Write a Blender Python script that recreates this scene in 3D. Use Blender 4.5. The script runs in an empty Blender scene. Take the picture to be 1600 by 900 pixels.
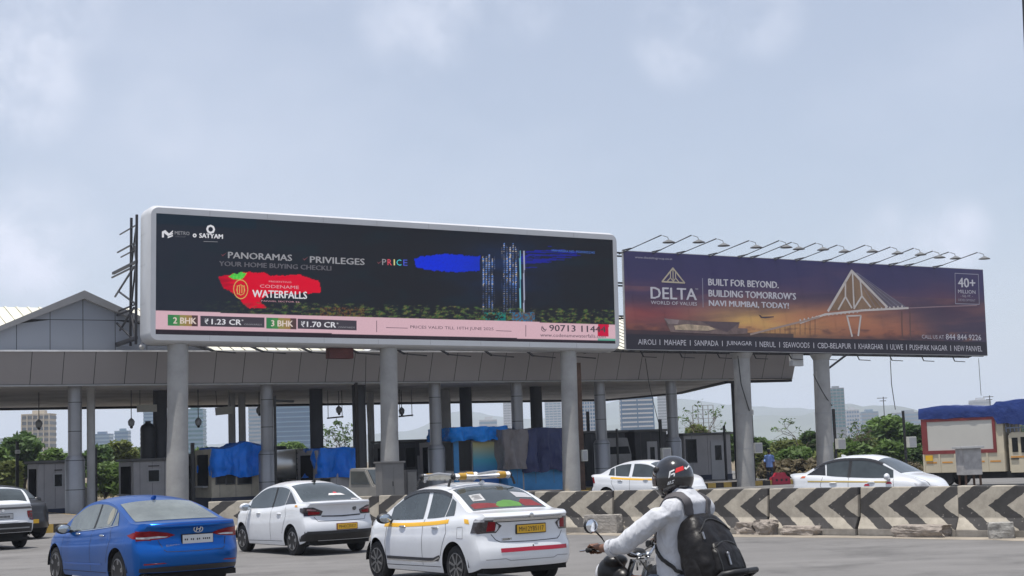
import bpy, bmesh, math, random
from mathutils import Vector, Matrix, noise
from mathutils.bvhtree import BVHTree
R = math.radians
rnd = random.Random(7)
sc = bpy.context.scene
col = sc.collection
V = Vector

# ------------------------------------------------------------------ camera, sky, sun, exposure
F = 2350.0                                  # focal length in photo pixels (1600 wide)
CAM = V((0, 0, 1.9)); PITCH = math.atan(262 / F); ROLL = -0.035
CM = Matrix.Rotation(math.pi / 2 + PITCH, 3, 'X') @ Matrix.Rotation(ROLL, 3, 'Z')
cd = bpy.data.cameras.new('camera'); cam = bpy.data.objects.new('camera', cd); col.objects.link(cam)
cd.sensor_width = 36; cd.lens = 36 * F / 1600; cd.clip_end = 30000; cd.clip_start = .1
cam.matrix_world = Matrix.Translation(CAM) @ CM.to_4x4(); sc.camera = cam

SUN_EL, SUN_AZ = 79.0, 218.0                # azimuth measured clockwise from +Y
w = bpy.data.worlds.new('World'); sc.world = w; w.use_nodes = True
nt = w.node_tree; N = nt.nodes; L = nt.links; N.clear()
out = N.new('ShaderNodeOutputWorld'); bg = N.new('ShaderNodeBackground'); sky = N.new('ShaderNodeTexSky')
sky.sky_type = 'NISHITA'; sky.sun_disc = False; sky.sun_elevation = R(SUN_EL); sky.sun_rotation = R(SUN_AZ)
sky.air_density = 1.0; sky.dust_density = 1.5; sky.ozone_density = 1.0
bg.inputs[1].default_value = .10
tc = N.new('ShaderNodeTexCoord'); mp = N.new('ShaderNodeMapping'); mp.inputs['Scale'].default_value = (1, 1, 1.9)
n1 = N.new('ShaderNodeTexNoise'); n1.inputs['Scale'].default_value = 3.1; n1.inputs['Detail'].default_value = 7; n1.inputs['Roughness'].default_value = .56
mp.inputs['Location'].default_value = (2.23, .4, .55)
r1 = N.new('ShaderNodeValToRGB'); r1.color_ramp.elements[0].position = .42; r1.color_ramp.elements[1].position = .74
r1.color_ramp.elements[0].color = (.42, .42, .42, 1); r1.color_ramp.elements[1].color = (.66, .66, .66, 1)
mx = N.new('ShaderNodeMix'); mx.data_type = 'RGBA'
mx.inputs['B'].default_value = (6.7, 7.15, 8.35, 1)
L.new(tc.outputs['Generated'], mp.inputs[0]); L.new(mp.outputs[0], n1.inputs[0]); L.new(n1.outputs[0], r1.inputs[0])
L.new(sky.outputs[0], mx.inputs['A']); L.new(mx.outputs['Result'], bg.inputs[0]); L.new(bg.outputs[0], out.inputs[0])
sd = bpy.data.lights.new('sun', 'SUN'); sd.energy = 4.4; sd.angle = R(.53); sd.color = (1, .96, .9)
so = bpy.data.objects.new('sun', sd); col.objects.link(so)
sv = V((math.sin(R(SUN_AZ)) * math.cos(R(SUN_EL)), math.cos(R(SUN_AZ)) * math.cos(R(SUN_EL)), math.sin(R(SUN_EL))))
so.rotation_euler = sv.to_track_quat('Z', 'Y').to_euler(); so.location = (0, -10, 60)
sc.view_settings.view_transform = 'Standard'; sc.view_settings.look = 'None'; sc.view_settings.exposure = 0.22; sc.view_settings.gamma = 1
sc.render.engine = 'CYCLES'; sc.cycles.use_denoising = True; sc.cycles.max_bounces = 6; sc.cycles.transparent_max_bounces = 8
sc.cycles.volume_bounces = 1

# ------------------------------------------------------------------ where a photo pixel lies in the place
def ray(x, y): return CM @ V(((x - 800) / F, -(y - 450) / F, -1))
def gp(x, y, z=0.0):
    d = ray(x, y); return CAM + d * ((z - CAM.z) / d.z)
def at(x, y, Y):
    d = ray(x, y); return CAM + d * (Y / d.y)
def onplane(x, y, p, n):
    d = ray(x, y); return CAM + d * ((p - CAM).dot(n) / d.dot(n))
def proj(p):
    q = CM.transposed() @ (V(p) - CAM); return 800 + F * q.x / -q.z, 450 - F * q.y / -q.z

# soft cloud puffs at fixed directions of the sky
nrm = N.new('ShaderNodeVectorMath'); nrm.operation = 'NORMALIZE'; L.new(tc.outputs['Generated'], nrm.inputs[0])
n2 = N.new('ShaderNodeTexNoise'); n2.inputs['Scale'].default_value = 19; n2.inputs['Detail'].default_value = 8; n2.inputs['Roughness'].default_value = .6; L.new(tc.outputs['Generated'], n2.inputs[0])
acc = r1.outputs[0]
for px, py, rad, amt in ((20, 130, 3.0, .75), (90, 5, 2.6, .5), (660, 15, 3.0, .55), (800, -10, 2.4, .4), (1060, 60, 2.3, .6), (1190, 25, 2.0, .35), (1490, 365, 1.7, .75), (1380, 372, 1.8, .45), (60, 360, 2.8, .6), (30, 420, 2.4, .5), (260, 180, 2.0, .2)):
    d = ray(px, py).normalized(); dt = N.new('ShaderNodeVectorMath'); dt.operation = 'DOT_PRODUCT'; dt.inputs[1].default_value = d; L.new(nrm.outputs[0], dt.inputs[0])
    m1 = N.new('ShaderNodeMapRange'); m1.interpolation_type = 'SMOOTHSTEP'; m1.inputs[1].default_value = math.cos(R(rad)); m1.inputs[2].default_value = 1.0; m1.inputs[4].default_value = 1; L.new(dt.outputs['Value'], m1.inputs[0])
    m2 = N.new('ShaderNodeMapRange'); m2.interpolation_type = 'SMOOTHSTEP'; m2.inputs[1].default_value = .3; m2.inputs[2].default_value = .72; m2.inputs[4].default_value = amt * .75; L.new(n2.outputs[0], m2.inputs[0])
    mu = N.new('ShaderNodeMath'); mu.operation = 'MULTIPLY_ADD'; L.new(m1.outputs[0], mu.inputs[0]); L.new(m2.outputs[0], mu.inputs[1]); L.new(acc, mu.inputs[2]); acc = mu.outputs[0]
L.new(acc, mx.inputs['Factor']); mx.clamp_factor = False

# ------------------------------------------------------------------ materials
MATS = {}
def lin(c): return tuple(((v / 255) / 12.92 if v / 255 <= .04045 else ((v / 255 + .055) / 1.055) ** 2.4) for v in c)
def mat(name, c, rough=.6, metal=0.0, var=.15, scale=3.0, bump=0.0, bscale=30.0, coat=0.0, emit=None, spec=.5, sheen=0):
    if name in MATS: return MATS[name]
    m = bpy.data.materials.new(name); m.use_nodes = True; t = m.node_tree; b = t.nodes['Principled BSDF']
    b.inputs['Roughness'].default_value = rough; b.inputs['Metallic'].default_value = metal
    b.inputs['Specular IOR Level'].default_value = spec
    if coat: b.inputs['Coat Weight'].default_value = coat; b.inputs['Coat Roughness'].default_value = .04
    tcn = t.nodes.new('ShaderNodeTexCoord')
    if var > 0:
        nz = t.nodes.new('ShaderNodeTexNoise'); nz.inputs['Scale'].default_value = scale; nz.inputs['Detail'].default_value = 6; nz.inputs['Roughness'].default_value = .62
        t.links.new(tcn.outputs['Object'], nz.inputs[0])
        mr = t.nodes.new('ShaderNodeMapRange'); mr.inputs[1].default_value = .3; mr.inputs[2].default_value = .7
        mr.inputs[3].default_value = 1 - var; mr.inputs[4].default_value = 1 + var
        t.links.new(nz.outputs[0], mr.inputs[0])
        vm = t.nodes.new('ShaderNodeVectorMath'); vm.operation = 'SCALE'; vm.inputs[0].default_value = c[:3]
        t.links.new(mr.outputs[0], vm.inputs['Scale']); t.links.new(vm.outputs[0], b.inputs['Base Color'])
    else: b.inputs['Base Color'].default_value = (*c[:3], 1)
    if bump:
        nb = t.nodes.new('ShaderNodeTexNoise'); nb.inputs['Scale'].default_value = bscale; nb.inputs['Detail'].default_value = 4
        t.links.new(tcn.outputs['Object'], nb.inputs[0])
        bp = t.nodes.new('ShaderNodeBump'); bp.inputs['Strength'].default_value = bump; bp.inputs['Distance'].default_value = .05
        t.links.new(nb.outputs[0], bp.inputs['Height']); t.links.new(bp.outputs[0], b.inputs['Normal'])
    if emit: b.inputs['Emission Color'].default_value = (*emit[:3], 1); b.inputs['Emission Strength'].default_value = emit[3]
    MATS[name] = m; return m
def nodes_of(m): return m.node_tree.nodes, m.node_tree.links, m.node_tree.nodes['Principled BSDF']
def M_(n, t, x, y=None):            # a math node
    k = n.new('ShaderNodeMath'); k.operation = t
    return k

# ------------------------------------------------------------------ mesh helpers
def frame(d):
    d = V(d).normalized(); a = V((0, 0, 1)) if abs(d.z) < .95 else V((1, 0, 0))
    u = d.cross(a).normalized(); return u, u.cross(d).normalized(), d
class MB:
    def __init__(s): s.v = []; s.f = []; s.mi = []; s.m = 0
    def add(s, vs, fs):
        o = len(s.v); s.v += [tuple(p) for p in vs]; s.f += [tuple(i + o for i in f) for f in fs]; s.mi += [s.m] * len(fs); return s
    def box(s, c, size, rz=0.0, rx=0.0, taper=1.0):
        hx, hy, hz = [k / 2 for k in size]; vs = []
        rot = Matrix.Rotation(rz, 3, 'Z') @ Matrix.Rotation(rx, 3, 'X')
        for z, k in ((-hz, 1), (hz, taper)):
            for x, y in ((-hx, -hy), (hx, -hy), (hx, hy), (-hx, hy)): vs.append(rot @ V((x * k, y * k, z)) + V(c))
        return s.add(vs, [(3, 2, 1, 0), (4, 5, 6, 7), (0, 1, 5, 4), (1, 2, 6, 5), (2, 3, 7, 6), (3, 0, 4, 7)])
    def bx(s, a, b): return s.box([(p + q) / 2 for p, q in zip(a, b)], [abs(p - q) for p, q in zip(a, b)])
    def bar(s, a, b, w, h=None):
        a = V(a); b = V(b); u, v, d = frame(b - a); h = h or w; vs = []
        for p in (a, b):
            for x, y in ((-1, -1), (1, -1), (1, 1), (-1, 1)): vs.append(p + u * x * w / 2 + v * y * h / 2)
        return s.add(vs, [(0, 1, 2, 3), (7, 6, 5, 4), (0, 4, 5, 1), (1, 5, 6, 2), (2, 6, 7, 3), (3, 7, 4, 0)])
    def tube(s, pts, r, n=10, caps=True):
        pts = [V(p) for p in pts]; k = len(pts); r = r if isinstance(r, (list, tuple)) else [r] * k
        vs = []; fs = []; u0 = None
        for i, p in enumerate(pts):
            d = (pts[min(i + 1, k - 1)] - pts[max(i - 1, 0)])
            if d.length < 1e-9: d = V((0, 0, 1))
            d.normalize()
            if u0 is None: u, v, _ = frame(d)
            else:
                u = u0 - d * u0.dot(d)
                u = u.normalized() if u.length > 1e-6 else frame(d)[0]
                v = d.cross(u)
            u0 = u
            for j in range(n):
                a = 2 * math.pi * j / n; vs.append(p + (u * math.cos(a) + v * math.sin(a)) * r[i])
        for i in range(k - 1):
            for j in range(n): fs.append((i * n + j, i * n + (j + 1) % n, (i + 1) * n + (j + 1) % n, (i + 1) * n + j))
        if caps: fs += [tuple(range(n - 1, -1, -1)), tuple(range((k - 1) * n, k * n))]
        return s.add(vs, fs)
    def lathe(s, prof, c=(0, 0, 0), n=24, axis='Z'):
        vs = []; fs = []; k = len(prof)
        for r, z in prof:
            for j in range(n):
                a = 2 * math.pi * j / n; p = (r * math.cos(a), r * math.sin(a), z)
                if axis == 'Y': p = (p[0], z, p[1])
                if axis == 'X': p = (z, p[0], p[1])
                vs.append(V(p) + V(c))
        for i in range(k - 1):
            for j in range(n): fs.append((i * n + j, i * n + (j + 1) % n, (i + 1) * n + (j + 1) % n, (i + 1) * n + j))
        fs += [tuple(range(n - 1, -1, -1)), tuple(range((k - 1) * n, k * n))]
        return s.add(vs, fs)
    def loft(s, rings, caps=True):
        n = len(rings[0]); vs = [p for r in rings for p in r]; fs = []
        for i in range(len(rings) - 1):
            for j in range(n): fs.append((i * n + j, i * n + (j + 1) % n, (i + 1) * n + (j + 1) % n, (i + 1) * n + j))
        if caps: fs += [tuple(range(n - 1, -1, -1)), tuple(range((len(rings) - 1) * n, len(rings) * n))]
        return s.add(vs, fs)
    def prism(s, poly, a, b, axis='y'):          # polygon in the two other axes, extruded from a to b
        def P(p, t): return (p[0], t, p[1]) if axis == 'y' else ((p[0], p[1], t) if axis == 'z' else (t, p[0], p[1]))
        n = len(poly); vs = [P(p, a) for p in poly] + [P(p, b) for p in poly]
        return s.add(vs, [tuple(range(n)), tuple(range(2 * n - 1, n - 1, -1))] + [(j, j + n, (j + 1) % n + n, (j + 1) % n) for j in range(n)])
    def ell(s, c, r, nu=16, nv=10, rot=None):
        c = V(c); r = r if isinstance(r, (tuple, list)) else (r, r, r); vs = []; fs = []
        for i in range(nv + 1):
            t = math.pi * i / nv
            for j in range(nu):
                a = 2 * math.pi * j / nu; p = V((r[0] * math.sin(t) * math.cos(a), r[1] * math.sin(t) * math.sin(a), r[2] * math.cos(t)))
                vs.append(c + (rot @ p if rot else p))
        for i in range(nv):
            for j in range(nu): fs.append(((i + 1) * nu + j, (i + 1) * nu + (j + 1) % nu, i * nu + (j + 1) % nu, i * nu + j))
        return s.add(vs, fs)
    def build(s, name, m, parent=None, smooth=None, loc=None, bevel=0.0, weld=False):
        me = bpy.data.meshes.new(name); me.from_pydata(s.v, [], s.f)
        ms = m if isinstance(m, (list, tuple)) else [m]
        for k in ms: me.materials.append(k)
        if len(ms) > 1: me.polygons.foreach_set('material_index', s.mi)
        bm = bmesh.new(); bm.from_mesh(me)
        if weld: bmesh.ops.remove_doubles(bm, verts=bm.verts, dist=1e-4)
        if bevel: bmesh.ops.bevel(bm, geom=bm.edges[:], offset=bevel, segments=2, affect='EDGES', clamp_overlap=True)
        bmesh.ops.recalc_face_normals(bm, faces=bm.faces); bm.to_mesh(me); bm.free()
        if smooth:
            me.polygons.foreach_set('use_smooth', [True] * len(me.polygons)); me.set_sharp_from_angle(angle=R(smooth))
        o = bpy.data.objects.new(name, me); col.objects.link(o)
        if parent: o.parent = parent
        if loc: o.location = loc
        return o
def tag(o, label=None, cat=None, group=None, kind=None):
    if label: o['label'] = label
    if cat: o['category'] = cat
    if group: o['group'] = group
    if kind: o['kind'] = kind
    return o
def thing(name, label, cat, loc=(0, 0, 0), rz=0.0, group=None, mw=None):
    o = bpy.data.objects.new(name, None); col.objects.link(o); o.empty_display_size = .2
    if mw is not None: o.matrix_world = mw
    else: o.location = loc; o.rotation_euler = (0, 0, rz)
    return tag(o, label, cat, group)
def struct(o): return tag(o, kind='structure')
def text(s, m, parent, x0, x1, zb, zt, y=-.012, ext=.004, name='lettering', rot=None, bold=0.0, emb=0.0):
    cu = bpy.data.curves.new('lettering', 'FONT'); cu.body = s; cu.extrude = 0; cu.resolution_u = 2; cu.offset = bold
    t = bpy.data.objects.new('tmp', cu); me = bpy.data.meshes.new_from_object(t); bpy.data.objects.remove(t); bpy.data.curves.remove(cu)
    xs = [v.co.x for v in me.vertices]; ys = [v.co.y for v in me.vertices]
    if not xs: return None
    kx = (x1 - x0) / (max(xs) - min(xs)); ky = (zt - zb) / (max(ys) - min(ys)); ax, ay = min(xs), min(ys)
    for v in me.vertices:
        p = V((x0 + (v.co.x - ax) * kx, y, zb + (v.co.y - ay) * ky)); v.co = rot @ p if rot else p
    if emb:                                    # heavier letters: the same glyphs set twice, a hair apart
        b2 = bmesh.new(); b2.from_mesh(me); g = bmesh.ops.duplicate(b2, geom=b2.verts[:] + b2.edges[:] + b2.faces[:])
        dv = V((emb, -.0012, emb * .35)); dv = rot @ dv if rot else dv
        bmesh.ops.translate(b2, verts=[q for q in g['geom'] if isinstance(q, bmesh.types.BMVert)], vec=dv); b2.to_mesh(me); b2.free()
    me.materials.clear(); me.materials.append(m); me.name = name
    o = bpy.data.objects.new(name, me); col.objects.link(o); o.parent = parent
    return o
def fbm(x, y, z=0.0, o=4): return noise.fractal(V((x, y, z)), 1.0, 2.0, o)
def interp(tab, x):
    if x <= tab[0][0]: return tab[0][1]
    for i in range(len(tab) - 1):
        a, b = tab[i], tab[i + 1]
        if x <= b[0]:
            p0 = tab[max(i - 1, 0)]; p3 = tab[min(i + 2, len(tab) - 1)]
            h = b[0] - a[0]; t = (x - a[0]) / h; d = (b[1] - a[1]) / h
            def sl(q0, q1, q2):
                d0 = (q1[1] - q0[1]) / max(q1[0] - q0[0], 1e-9); d1 = (q2[1] - q1[1]) / max(q2[0] - q1[0], 1e-9)
                return 0 if d0 * d1 <= 0 else 2 * d0 * d1 / (d0 + d1)
            m0 = sl(p0, a, b) if i > 0 else d; m1 = sl(a, b, p3) if i + 2 < len(tab) else d
            return (2*t**3-3*t*t+1)*a[1] + (t**3-2*t*t+t)*h*m0 + (-2*t**3+3*t*t)*b[1] + (t**3-t*t)*h*m1
    return tab[-1][1]

# shared materials
steel = mat('galvanised_steel', (.30, .31, .32), .5, .3, .12, 2)
dark_steel = mat('dark_steel', (.035, .035, .04), .55, .3, .2, 3)
black = mat('black_plastic', (.012, .012, .013), .5, 0, .2, 8)
rubber = mat('rubber', (.014, .014, .015), .85, 0, .25, 12)
concrete = mat('column_concrete', (.33, .325, .315), .85, 0, .16, 1.1, .25, 14)
whitep = mat('white_panel_paint', (.62, .63, .64), .45, 0, .05, .8)
chrome = mat('chrome', (.6, .61, .62), .15, 1, .05, 4)
# ------------------------------------------------------------------ ground, roads, islands, hills
def sheet(name, pts, z, m, th=0):
    b = MB()
    if th: b.prism(pts, z - th, z, 'z')
    else: b.add([(x, y, z) for x, y in pts], [tuple(range(len(pts)))])
    return struct(b.build(name, m))
soil = mat('dry_soil', (.17, .135, .085), .95, 0, .35, .08, .3, 2)
G = MB(); G.add([(-7000, -400, 0), (7000, -400, 0), (7000, 7400, 0), (-7000, 7400, 0)], [(0, 1, 2, 3)]); struct(G.build('ground', soil))
def asphalt(name, c):
    m = mat(name, c, .88, 0, .14, .35, .35, 60); n, l, b = nodes_of(m)
    vm = [k for k in n if k.type == 'VECT_MATH'][0]
    t = n.new('ShaderNodeTexCoord'); n1 = n.new('ShaderNodeTexNoise'); n1.inputs['Scale'].default_value = 45; n1.inputs['Detail'].default_value = 3
    mp = n.new('ShaderNodeMapping'); mp.inputs['Rotation'].default_value = (0, 0, R(-35)); mp.inputs['Scale'].default_value = (.05, 1.1, 1)
    n2 = n.new('ShaderNodeTexNoise'); n2.inputs['Scale'].default_value = 1.3; n2.inputs['Detail'].default_value = 5
    l.new(t.outputs['Object'], mp.inputs[0]); l.new(mp.outputs[0], n2.inputs[0]); l.new(t.outputs['Object'], n1.inputs[0])
    ad = n.new('ShaderNodeMath'); ad.operation = 'ADD'; l.new(n1.outputs[0], ad.inputs[0]); l.new(n2.outputs[0], ad.inputs[1])
    mr = n.new('ShaderNodeMapRange'); mr.inputs[1].default_value = .75; mr.inputs[2].default_value = 1.25; mr.inputs[3].default_value = .9; mr.inputs[4].default_value = 1.1
    l.new(ad.outputs[0], mr.inputs[0])
    n3 = n.new('ShaderNodeTexNoise'); n3.inputs['Scale'].default_value = .55; n3.inputs['Detail'].default_value = 9; n3.inputs['Roughness'].default_value = .7; l.new(t.outputs['Object'], n3.inputs[0]); m3 = n.new('ShaderNodeMapRange'); m3.inputs[1].default_value = .34; m3.inputs[2].default_value = .5; m3.inputs[3].default_value = .66; m3.inputs[4].default_value = 1; l.new(n3.outputs[0], m3.inputs[0]); mm = n.new('ShaderNodeMath'); mm.operation = 'MULTIPLY'; l.new(mr.outputs[0], mm.inputs[0]); l.new(m3.outputs[0], mm.inputs[1]); mr = mm
    v2 = n.new('ShaderNodeVectorMath'); v2.operation = 'SCALE'; l.new(vm.outputs[0], v2.inputs[0]); l.new(mr.outputs[0], v2.inputs['Scale']); l.new(v2.outputs[0], b.inputs['Base Color'])
    return m
asph = asphalt('dusty_asphalt', (.158, .152, .147))
asph2 = asphalt('lane_asphalt', (.15, .145, .14))
sheet('road', [(-90, -40), (70, -40), (70, 44), (-4, 62), (-90, 160)], .004, asph)
ZR = .10
sheet('far_carriageway', [(-7.4, 40.4), (-3.3, 40.0), (1.5, 37.8), (9.7, 30.1), (26, 14.5), (60, -18), (130, 20), (60, 95), (0, 130), (-30, 150)], ZR, asph2, .12)
# road dust strip along the barrier foot
dustm = mat('road_dust', (.27, .235, .19), .95, 0, .3, 1.2, .2, 20)
ds = MB()
bl = [(-7.8, 38.9), (-3.3, 38.8), (1.3, 36.7), (9.4, 29.3), (24, 14.8)]
for (a, b) in zip(bl, bl[1:]):
    d = V((b[0] - a[0], b[1] - a[1])).normalized(); nn = V((d.y, -d.x)); k = int((V(b) - V(a)).length / .5)
    for i in range(k):
        p = V(a) + (V(b) - V(a)) * (i / k); q = V(a) + (V(b) - V(a)) * ((i + 1) / k)
        wa = .75 + .3 * fbm(p.x * 1.1, p.y * 1.1); wb = .75 + .3 * fbm(q.x * 1.1, q.y * 1.1)
        ds.add([(p.x, p.y, .008), (p.x + nn.x * wa, p.y + nn.y * wa, .008), (q.x + nn.x * wb, q.y + nn.y * wb, .008), (q.x, q.y, .008)], [(0, 1, 2, 3)])
struct(ds.build('road_dust_strip', dustm))

# hills far behind, one closed ridge each with depth
hillm = mat('hill_scrub', (.07, .085, .045), .95, 0, .4, .004)
def ridge(pts, Y, depth, seed):
    b = MB(); n = len(pts); rows = []
    prof = [(0, 0), (.25, .45), (.5, .85), (.62, 1), (.8, .6), (1, 0)]
    xs = []
    a = -1; cnt = 160
    for i in range(cnt + 1):
        px = pts[0][0] + (pts[-1][0] - pts[0][0]) * i / cnt
        xs.append((px, interp(pts, px)))
    vs = []; fs = []
    for (px, py) in xs:
        h = at(px, py, Y).z + 6 * fbm(px * .012, seed) + 3 * fbm(px * .05, seed)
        x = at(px, py, Y).x
        for (t, k) in prof:
            vs.append((x * (1 + .06 * (t - .6)), Y + depth * (t - .6), max(h, 5) * k - .8 + (8 * fbm(px * .03, t * 3, seed) * (0 < t < 1) * (t != .62))))
    m = len(prof)
    for i in range(cnt):
        for j in range(m - 1): fs.append((i * m + j, (i + 1) * m + j, (i + 1) * m + j + 1, i * m + j + 1))
    b.add(vs, fs); return struct(b.build('hills', hillm, smooth=60))
ridge([(-300, 722), (0, 708), (400, 690), (640, 672), (720, 641), (820, 655), (980, 625), (1060, 622), (1140, 632), (1300, 640), (1420, 642), (1500, 650), (1700, 655), (2000, 650)], 5200, 1500, 3.3)
ridge([(600, 700), (900, 668), (1150, 652), (1250, 648), (1330, 631), (1400, 634), (1450, 640), (1700, 640), (2100, 660)], 3900, 900, 8.1)

# the line both hoardings and the canopy follow: x along it, y away from the camera
def axes_from(TL, BL, TR, BR):
    X = ((TR + BR) - (TL + BL)).normalized(); U = (TL - BL) + (TR - BR)
    Z = (U - X * U.dot(X)).normalized(); Y = Z.cross(X)
    return X, Y, Z
def mw(X, Y, Z, o):
    m = Matrix.Identity(4)
    for i in range(3): m[i][0] = X[i]; m[i][1] = Y[i]; m[i][2] = Z[i]; m[i][3] = o[i]
    return m
Y0 = 57.0; Y1 = Y0 * 1.171
TL, BL, TR, BR = at(242.3, 333, Y0), at(242.8, 522.5, Y0), at(956, 375, Y1), at(961.6, 537, Y1)
aX, aY, aZ = axes_from(TL, BL, TR, BR)
LW = (((TR + BR) - (TL + BL)) / 2).length; LH = (((TL - BL) + (TR - BR)) / 2).length
LO = (BL + BR) / 2 - aX * LW / 2; zb0 = LO.z / aZ.z; LO = LO - aZ * zb0
LMW = mw(aX, aY, aZ, LO); LINV = LMW.inverted()
ANG = math.atan2(aX.y, aX.x)
def led(px, py, y=0.0): return LINV @ onplane(px, py, LO + aY * y, aY)
D0, D1 = 67.0, 67.0 * 1.155
dTL, dBL, dTR, dBR = at(975, 392, D0), at(978.5, 545.5, D0), at(1536, 422, D1), at(1543, 555, D1)
dX, dY, dZ = axes_from(dTL, dBL, dTR, dBR)
DW = (((dTR + dBR) - (dTL + dBL)) / 2).length; DH = (((dTL - dBL) + (dTR - dBR)) / 2).length
DO = (dBL + dBR) / 2 - dX * DW / 2; zd0 = DO.z / dZ.z; DO = DO - dZ * zd0
DMW = mw(dX, dY, dZ, DO); DINV = DMW.inverted()
def dlt(px, py, y=0.0): return DINV @ onplane(px, py, DO + dY * y, dY)
print('LED', LW, LH, zb0, 'ang', math.degrees(ANG), 'DELTA', DW, DH, zd0, math.degrees(math.atan2(dX.y, dX.x)))

# ------------------------------------------------------------------ toll plaza canopy
CR = Matrix.Rotation(ANG, 4, 'Z')
P1 = LMW @ V((led(278, 545).x, 3.2, 0)); CO = V((P1.x, P1.y, 0)); CMW = Matrix.Translation(CO) @ CR; CINV = CMW.inverted()
cX = V((math.cos(ANG), math.sin(ANG), 0)); cY = V((-cX.y, cX.x, 0))
def cx(px, y, py=640):                       # local x of a photo column on the line y
    return (CINV @ onplane(px, py, CO + cY * y, cY)).x
def cz(px, py, y): return (CINV @ onplane(px, py, CO + cY * y, cY)).z
def cpl(px, py, z): return CINV @ gp(px, py, z)
ZT = cz(278, 549, 0); ZB = cz(278, 600, .5)
print('canopy z', ZB, ZT)
can = thing('toll_canopy', 'long grey panelled toll plaza canopy on round columns, with gabled roof', 'toll plaza', mw=CMW)
fascm = mat('fascia_panel_grey', (.29, .275, .278), .42, .15, .07, .25, 0, 30)
seamm = mat('dark_joint', (.02, .02, .022), .8)
soffm = mat('stained_soffit', (.60, .58, .57), .8, 0, .3, .35)
copm = mat('white_coping', (.7, .7, .7), .45)
gabm = mat('gable_panel_blue_grey', (.25, .27, .31), .4, .1, .05, .3)
creamm = mat('cream_roof_sheet', (.62, .6, .5), .55, 0, .1, .6)
XL, XR = -34.0, cx(1251, 0)
XT = cx(1150, 0)                              # from here the nose thins out
def zbot(x): return ZB if x < XT else ZB + (cz(1250, 592, .3) - ZB) * ((x - XT) / (XR - XT)) ** 1.6
b = MB(); bk = MB(); cp = MB(); pw = 1.22; x = XL; k = 0
while x < XR - .05:
    x2 = min(x + pw, XR); g = .012; dz = .004 * rnd.uniform(-1, 1)
    za, zc = zbot(x), zbot(x2)
    jt = rnd.uniform(-.006, .006)
    b.add([(x + g, dz, ZT - .02), (x2 - g, dz, ZT - .02), (x2 - g, .5 + dz + jt, zc + .03), (x + g, .5 + dz + jt, za + .03)], [(0, 1, 2, 3)])
    bk.add([(x, .03, ZT - .02), (x2, .03, ZT - .02), (x2, .53, zc), (x, .53, za)], [(0, 1, 2, 3)])
    cp.bx((x, -.05, ZT - .02), (x2, .5, ZT + .045)); x = x2
b.build('fascia', fascm, can); bk.build('fascia_backing', seamm, can); cp.build('coping', copm, can)
tr = MB()
x = XL
while x < XT: tr.bx((x, .46, ZB - .05), (min(x + 6, XT), .62, ZB + .015)); x += 6
tr.build('fascia_trim', mat('trim_grey', (.3, .3, .3), .5), can)
back = [cpl(px, py, ZB) for px, py in ((-60, 634), (300, 634), (700, 631), (930, 625.5), (1060, 613))]
YB = sum(p.y for p in back[:2]) / 2
bpts = [(XL, YB)] + [(p.x, min(p.y, YB + 2)) for p in back[1:]] + [(XT + 1.0, 2.2), (XR, .9)]
print('back edge', [(round(a, 1), round(c, 1)) for a, c in bpts], XR, XT)
fr = [(XL, .5), (XT, .5), (XR, .3)]
zbk = lambda p: ZB if p[1] > 1.5 else zbot(p[0])
so_ = MB(); so_.add([(x, y, ZB if x < XT + .1 else zbot(min(x, XR))) for x, y in fr] + [(x, y, zbk((x, y))) for x, y in reversed(bpts)], [tuple(range(len(fr) + len(bpts)))])
so_.build('soffit', soffm, can)
bw = MB()
for (a, c) in zip(bpts, bpts[1:]):
    bw.add([(a[0], a[1], zbk(a) - .12), (c[0], c[1], zbk(c) - .12), (c[0], c[1], ZT - .05), (a[0], a[1], ZT - .05)], [(0, 1, 2, 3)])
    bw.add([(a[0], a[1] - .35, zbk(a) - .12), (c[0], c[1] - .35, zbk(c) - .12), (c[0], c[1], zbk(c) - .12), (a[0], a[1], zbk(a) - .12)], [(0, 1, 2, 3)])
    bw.add([(a[0], a[1] - .35, zbk(a) - .12), (c[0], c[1] - .35, zbk(c) - .12), (c[0], c[1] - .35, zbk(c) + .02), (a[0], a[1] - .35, zbk(a) + .02)], [(0, 1, 2, 3)])
bw.build('rear_beam', dark_steel, can)
tp = MB(); tp.add([(x, y + .48, ZT - .01) for x, y in ((XL, 0), (XT, 0), (XR, 0))] + [(x, max(y, .49), ZT - .01) for x, y in reversed(bpts)], [tuple(range(3 + len(bpts)))])
tp.build('roof_deck', mat('roof_deck_grey', (.3, .3, .29), .8), can)
# main cream roof: ridge runs along the canopy
yr = YB * .5; ye = 1.5; zr_ = cz(10, 480, yr); zd = ZT + .08
XE = cx(1165, ye)
rf = MB(); x = XL; k = 0
while x < XE:                                  # corrugated sheet
    x2 = x + .5
    for (xa, xb, h) in ((x, x + .4, 0), (x + .4, x + .5, .04)):
        rf.add([(xa, ye, zd + h), (xb, ye, zd + h), (xb, yr, zr_ + h), (xa, yr, zr_ + h)], [(0, 1, 2, 3)])
        rf.add([(xa, 2 * yr - ye, zd + h), (xb, 2 * yr - ye, zd + h), (xb, yr, zr_ + h), (xa, yr, zr_ + h)], [(0, 1, 2, 3)])
    x = x2
rf.add([(XE, ye, zd), (XE, 2 * yr - ye, zd), (XE, yr, zr_)], [(0, 1, 2)])
rf.build('roof_sheet', creamm, can)
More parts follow.
